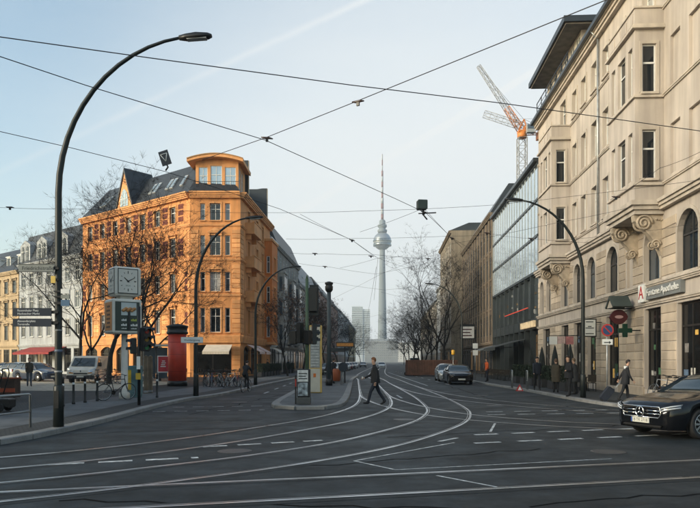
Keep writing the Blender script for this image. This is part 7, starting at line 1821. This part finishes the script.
person('person in orange work vest beside the parked black car', (10.7, 51.5, 0.12), R(200), ((8, 2, 0), (-6, -12, 0)), ((6, 40, 6), (-6, 10, 6)), mat('orange work vest', (0.6, 0.1, 0.02), 0.7, 0.1), NAVY, lean=4, h=1.76, fingers=False)
for i, (x, y) in enumerate(((-1.2, 47), (-1.6, 49), (-9.2, 74), (-8.4, 90))):
    person(('person waiting under the tram display board', 'person in grey waiting at the tram shelter', 'person walking before the white awning', 'person walking on the far left pavement')[i], (x, y, 0.12), R(60 + 80 * i), ((8, 2, 0), (-6, -12, 0)), ((6, 30, 6), (-6, 10, 6)), (JET, CHARC, OLIVE, NAVY)[i], JET, lean=3, h=1.74, coat=0.1, fingers=False)

# ================================================================ TERRACE, PLANTERS, WORKS
HEDGE = mat('dark evergreen leaves', (0.018, 0.03, 0.016), 0.8, 0.4, 3)
def leafball(rn, n, sx, sy, sz, s=0.05):
    b = MB()
    for k in range(n):
        c = Vector((rn.uniform(-sx, sx), rn.uniform(-sy, sy), rn.uniform(0, sz))); a = Vector((rn.gauss(0, 1), rn.gauss(0, 1), rn.gauss(0, 1))).normalized(); q = a.orthogonal().normalized(); l_ = s * rn.uniform(0.6, 1.4)
        b.poly([c - a * l_, c + q * l_ * 0.5, c + a * l_, c - q * l_ * 0.5])
    return b
HM = leafball(random.Random(2), 1300, 0.65, 0.28, 0.85).mesh('shrub', HEDGE); PBOX = MB(); bevbox(PBOX, -0.6, 0.6, -0.22, 0.22, 0, 0.5, 0.02); PBOX = PBOX.mesh('box', mat('dark planter', (0.03, 0.03, 0.032), 0.7, 0.2, 3))
def planter(label, loc, rz, group):
    t = thing('planter', label, 'planter', loc, rz, group); put(PBOX, 'box', t); tag(put(HM, 'shrub', t, T(0, 0, 0.48)), kind='stuff'); return t
for k in range(6): p = on_front(35.2 + k * 2.6, 2.3); p.z = 0.12; planter('dark planter box with evergreen shrub along the restaurant terrace', p, ANGC, 'planters along the restaurant terrace')
for k in range(7): p = Vector((C.x, C.y, 0)) + Vector((uS.x, uS.y, 0)) * (0.5 + k * 1.9) + Vector((1.9, 0, 0.12)); planter('dark planter box with shrub along the street side of the orange house', p, math.atan2(uS.y, uS.x), 'planters beside the orange house')
for k in range(3): planter('dark planter box with shrub before the slim white house', (lx(84 + 3 * k) + 2.0, 84 + 3 * k, 0.12), R(87), 'planters before the slim white house')
CH_ = MB(); CH_.box(-0.22, 0.22, -0.22, 0.22, 0.43, 0.46); CHB = MB(); CHB.box(-0.22, 0.22, 0.19, 0.22, 0.5, 0.88); CHL = MB().box(-0.015, 0.015, -0.015, 0.015, 0, 0.43)
RATT = mat('dark rattan', (0.035, 0.028, 0.022), 0.8, 0.2, 8)
ch_m = (CH_.mesh('seat', RATT), CHB.mesh('backrest', RATT), CHL.mesh('leg', BLACKMETAL))
tb_m = (MB().lathe([(0.34, 0.71), (0.35, 0.72), (0.35, 0.74), (0.34, 0.745)], 20).mesh('table_top', RATT), MB().tube([(0, 0, 0), (0, 0, 0.71)], 0.03, 8).mesh('column', BLACKMETAL), MB().lathe([(0.22, 0), (0.22, 0.02), (0.04, 0.04)], 14).mesh('foot', BLACKMETAL))
def chair(loc, rz, label, group):
    t = thing('terrace_chair', label, 'chair', loc, rz, group); put(ch_m[0], 'seat', t); put(ch_m[1], 'backrest', t)
    for x in (-0.2, 0.2):
        for y in (-0.2, 0.2): put(ch_m[2], 'leg', t, T(x, y, 0))
def ctable(loc, label, group):
    t = thing('terrace_table', label, 'table', loc, 0, group); put(tb_m[0], 'table_top', t); put(tb_m[1], 'column', t); put(tb_m[2], 'foot', t)
for k in range(6):
    p = on_front(35.5 + k * 2.6, 1.15); p.z = 0.12
    ctable(p, 'small round cafe table on the restaurant terrace', 'tables on the restaurant terrace')
    for s in (-1, 1): chair(p + Vector((0, s * 0.65, 0)), 0 if s > 0 else math.pi, 'dark rattan chair on the restaurant terrace', 'chairs on the restaurant terrace')
for k in range(4):
    p = on_front(54 + k * 3.4, 2.2); p.z = 0.12
    ctable(p, 'small round table before the glass office', 'tables before the glass office')
    for s in (-1, 1): chair(p + Vector((0, s * 0.65, 0)), 0 if s > 0 else math.pi, 'dark chair before the glass office', 'chairs before the glass office')
for k in range(4):
    p = Vector((-15.2 + k * 1.25, 64.2, 0.12)); ctable(p, 'small round table under the cream awning', 'tables under the cream awning')
    for s in (-1, 1): chair(p + Vector((s * 0.5, 0, 0)), R(90) * -s, 'dark chair under the cream awning', 'chairs under the cream awning')
PAR = mat('dark parasol cloth', (0.02, 0.024, 0.024), 0.85, 0.2, 6)
for k in range(4):
    p = on_front(36.6 + k * 3.3, 1.7); p.z = 0.12
    t = thing('closed_parasol', 'dark folded parasol standing among the restaurant tables', 'parasol', p, 0, 'folded parasols on the restaurant terrace')
    b = MB(); b.tube([(0, 0, 0.05), (0, 0, 2.55)], 0.025, 8); b.build('pole', BLACKMETAL, t)
    b = MB(); b.loft([[((0.14 * (1 - f) + 0.03 + 0.05 * math.sin(f * 3.1)) * (1 + 0.25 * (j % 2)) * math.cos(2 * math.pi * j / 16), (0.14 * (1 - f) + 0.03 + 0.05 * math.sin(f * 3.1)) * (1 + 0.25 * (j % 2)) * math.sin(2 * math.pi * j / 16), 1.0 + 1.5 * f) for j in range(16)] for f in (0, 0.3, 0.6, 1)], closed=True, smooth=False); b.build('cloth', PAR, t)
    b = MB(); b.lathe([(0.28, 0), (0.28, 0.06), (0.05, 0.1)], 14); b.build('foot', mat('dark grey concrete', (0, 0, 0)), t)
# A-board with red triangle
t = thing('pavement_sign', 'small white pavement sign with red triangle at the kerb', 'sign', G(519.5, 391, 0.12))
for s in (-1, 1): b = MB(); b.prism([(-0.38, 0), (0.38, 0), (0, 0.72)], -0.012, 0.012, M=T(0, s * 0.1, 0) @ RX(R(s * 12)) @ Matrix.Scale(0.5, 4)); b.build('panel', RED, t)
b = MB(); b.prism([(-0.22, 0.1), (0.22, 0.1), (0, 0.5)], -0.03, -0.02, M=T(0, -0.1, 0) @ RX(R(-12)) @ Matrix.Scale(0.5, 4)); b.build('white_field', WHITEPAINT, t)
# cycle stands
for k, (px, py) in enumerate(((512, 388), (527, 389.5))):
    t = thing('cycle_stand', ('grey hoop cycle stand next to the pavement sign', 'second grey hoop cycle stand before the glass office')[k], 'cycle stand', G(px, py, 0.12), R(80))
    b = MB(); b.tube([(-0.4, 0, 0), (-0.4, 0, 0.95), (-0.35, 0, 1.05), (0.35, 0, 1.05), (0.4, 0, 0.95), (0.4, 0, 0)], 0.03, 8); b.build('hoop', GREYMETAL, t)
    b = MB(); b.tube([(-0.4, 0, 0.5), (0.4, 0, 0.5)], 0.02, 8); b.build('crossbar', GREYMETAL, t)
# containers, skips and barriers of the road works
RUST = mat('rusty container steel', (0.09, 0.04, 0.025), 0.7, 0.35, 1.5, streak=0.3)
cn = thing('work_container', 'rusty brown site container with three white dots at the right kerb', 'container', (9.9, 76.5, 0.0), R(3))
b = MB(); b.box(-3.2, 2.6, 0, 2.2, 0.1, 1.85); b.build('shell', RUST, cn)
for k in range(20): b = MB(); b.box(-3.15 + k * 0.287, -3.0 + k * 0.287, -0.04, -0.001, 0.2, 1.75); b.build('rib', RUST, cn)
for k in range(3): b = MB(); b.lathe([(0.13, 0), (0.13, 0.02)], 14, M=T(0.5 + k * 0.45, -0.041, 0.95) @ RX(R(90))); b.build('white_dot', WHITEPAINT, cn)
dg_ = thing('mini_excavator', 'small yellow and orange digger beside the rusty container', 'digger', (7.6, 80, 0), R(35))
YD = mat('digger yellow', (0.5, 0.28, 0.03), 0.5, 0.15)
for s in (-0.5, 0.5): b = MB(); bevbox(b, -0.8, 0.8, s - 0.15, s + 0.15, 0.0, 0.42, 0.1); b.build('track', BLACK, dg_)
b = MB(); bevbox(b, -0.7, 0.5, -0.55, 0.55, 0.45, 1.0, 0.08); b.build('body', YD, dg_)
b = MB(); bevbox(b, -0.3, 0.5, -0.5, 0.15, 1.0, 2.1, 0.06); b.build('cab', CARGLASS, dg_)
b = MB(); b.tube([(0.45, 0.3, 0.9), (1.2, 0.3, 1.5), (2.2, 0.3, 1.3), (2.5, 0.3, 0.8)], 0.11, 6); b.build('boom', YD, dg_)
b = MB(); b.prism([(2.3, 0.85), (2.7, 0.85), (2.75, 0.4), (2.4, 0.25), (2.15, 0.5)], 0.05, 0.55); b.build('bucket', BLACKMETAL, dg_)
for k in range(0):
    t = thing('work_barrier', 'faded orange road works barrier before the container', 'barrier', (7.4 + 0.9 * k, 73.2 + 0.5 * k, 0), R(2), 'barriers around the road works')
    for z, m_ in ((0.85, mat('faded orange board', (0.3, 0.1, 0.03), 0.6, 0.3, 5)), (0.5, mat('faded orange board', (0, 0, 0)))):
        b = MB(); b.box(-0.36, 0.36, -0.02, 0.02, z, z + 0.2); b.build('board', m_, t)
    for x in (-0.3, 0.3): b = MB(); b.box(x - 0.02, x + 0.02, 0.021, 0.05, 0, 1.05); b.build('leg', GREYMETAL, t)
b = None
lm = thing('warning_lamp', 'yellow warning lamp on a post above the site container', 'lamp', (11.6, 74.2, 0.12))
b = MB(); b.tube([(0, 0, 0), (0, 0, 2.3)], 0.03, 6); b.build('post', GREYMETAL, lm)
b = MB(); b.lathe([(0.16, 2.3), (0.2, 2.4), (0.2, 2.75), (0.1, 2.85)], 12); b.build('lamp', mat('amber lamp', (0.55, 0.3, 0.03), 0.4, 0.1), lm)
t = thing('traffic_sign', 'two white plates on a post at the right kerb beside the awning', 'sign', (11.0, 58, 0.12))
b = MB(); b.tube([(0, 0, 0), (0, 0, 3.2)], 0.03, 6); b.build('post', GREYMETAL, t)
for z in (2.1, 2.7): b = MB(); b.box(-0.22, 0.22, -0.06, -0.04, z, z + 0.45); b.build('plate', WHITEPAINT, t)

# ================================================================ HAZE
b = MB(); b.box(-2300, 2300, -310, 2650, -1.3, 385)
hz = b.build('haze', None) if False else None
hm = bpy.data.materials.new('haze'); hm.use_nodes = True
hn, hl2 = hm.node_tree.nodes, hm.node_tree.links
hn.clear(); ho = hn.new('ShaderNodeOutputMaterial'); pv = hn.new('ShaderNodeVolumePrincipled')
pv.inputs['Color'].default_value = (0.86, 0.94, 1.0, 1); pv.inputs['Density'].default_value = 0.00026; pv.inputs['Anisotropy'].default_value = 0.2
hl2.new(pv.outputs[0], ho.inputs['Volume'])
hz = b.build('haze', hm); tag(hz, 'thin pale winter haze filling the air of the city', 'haze', kind='stuff')
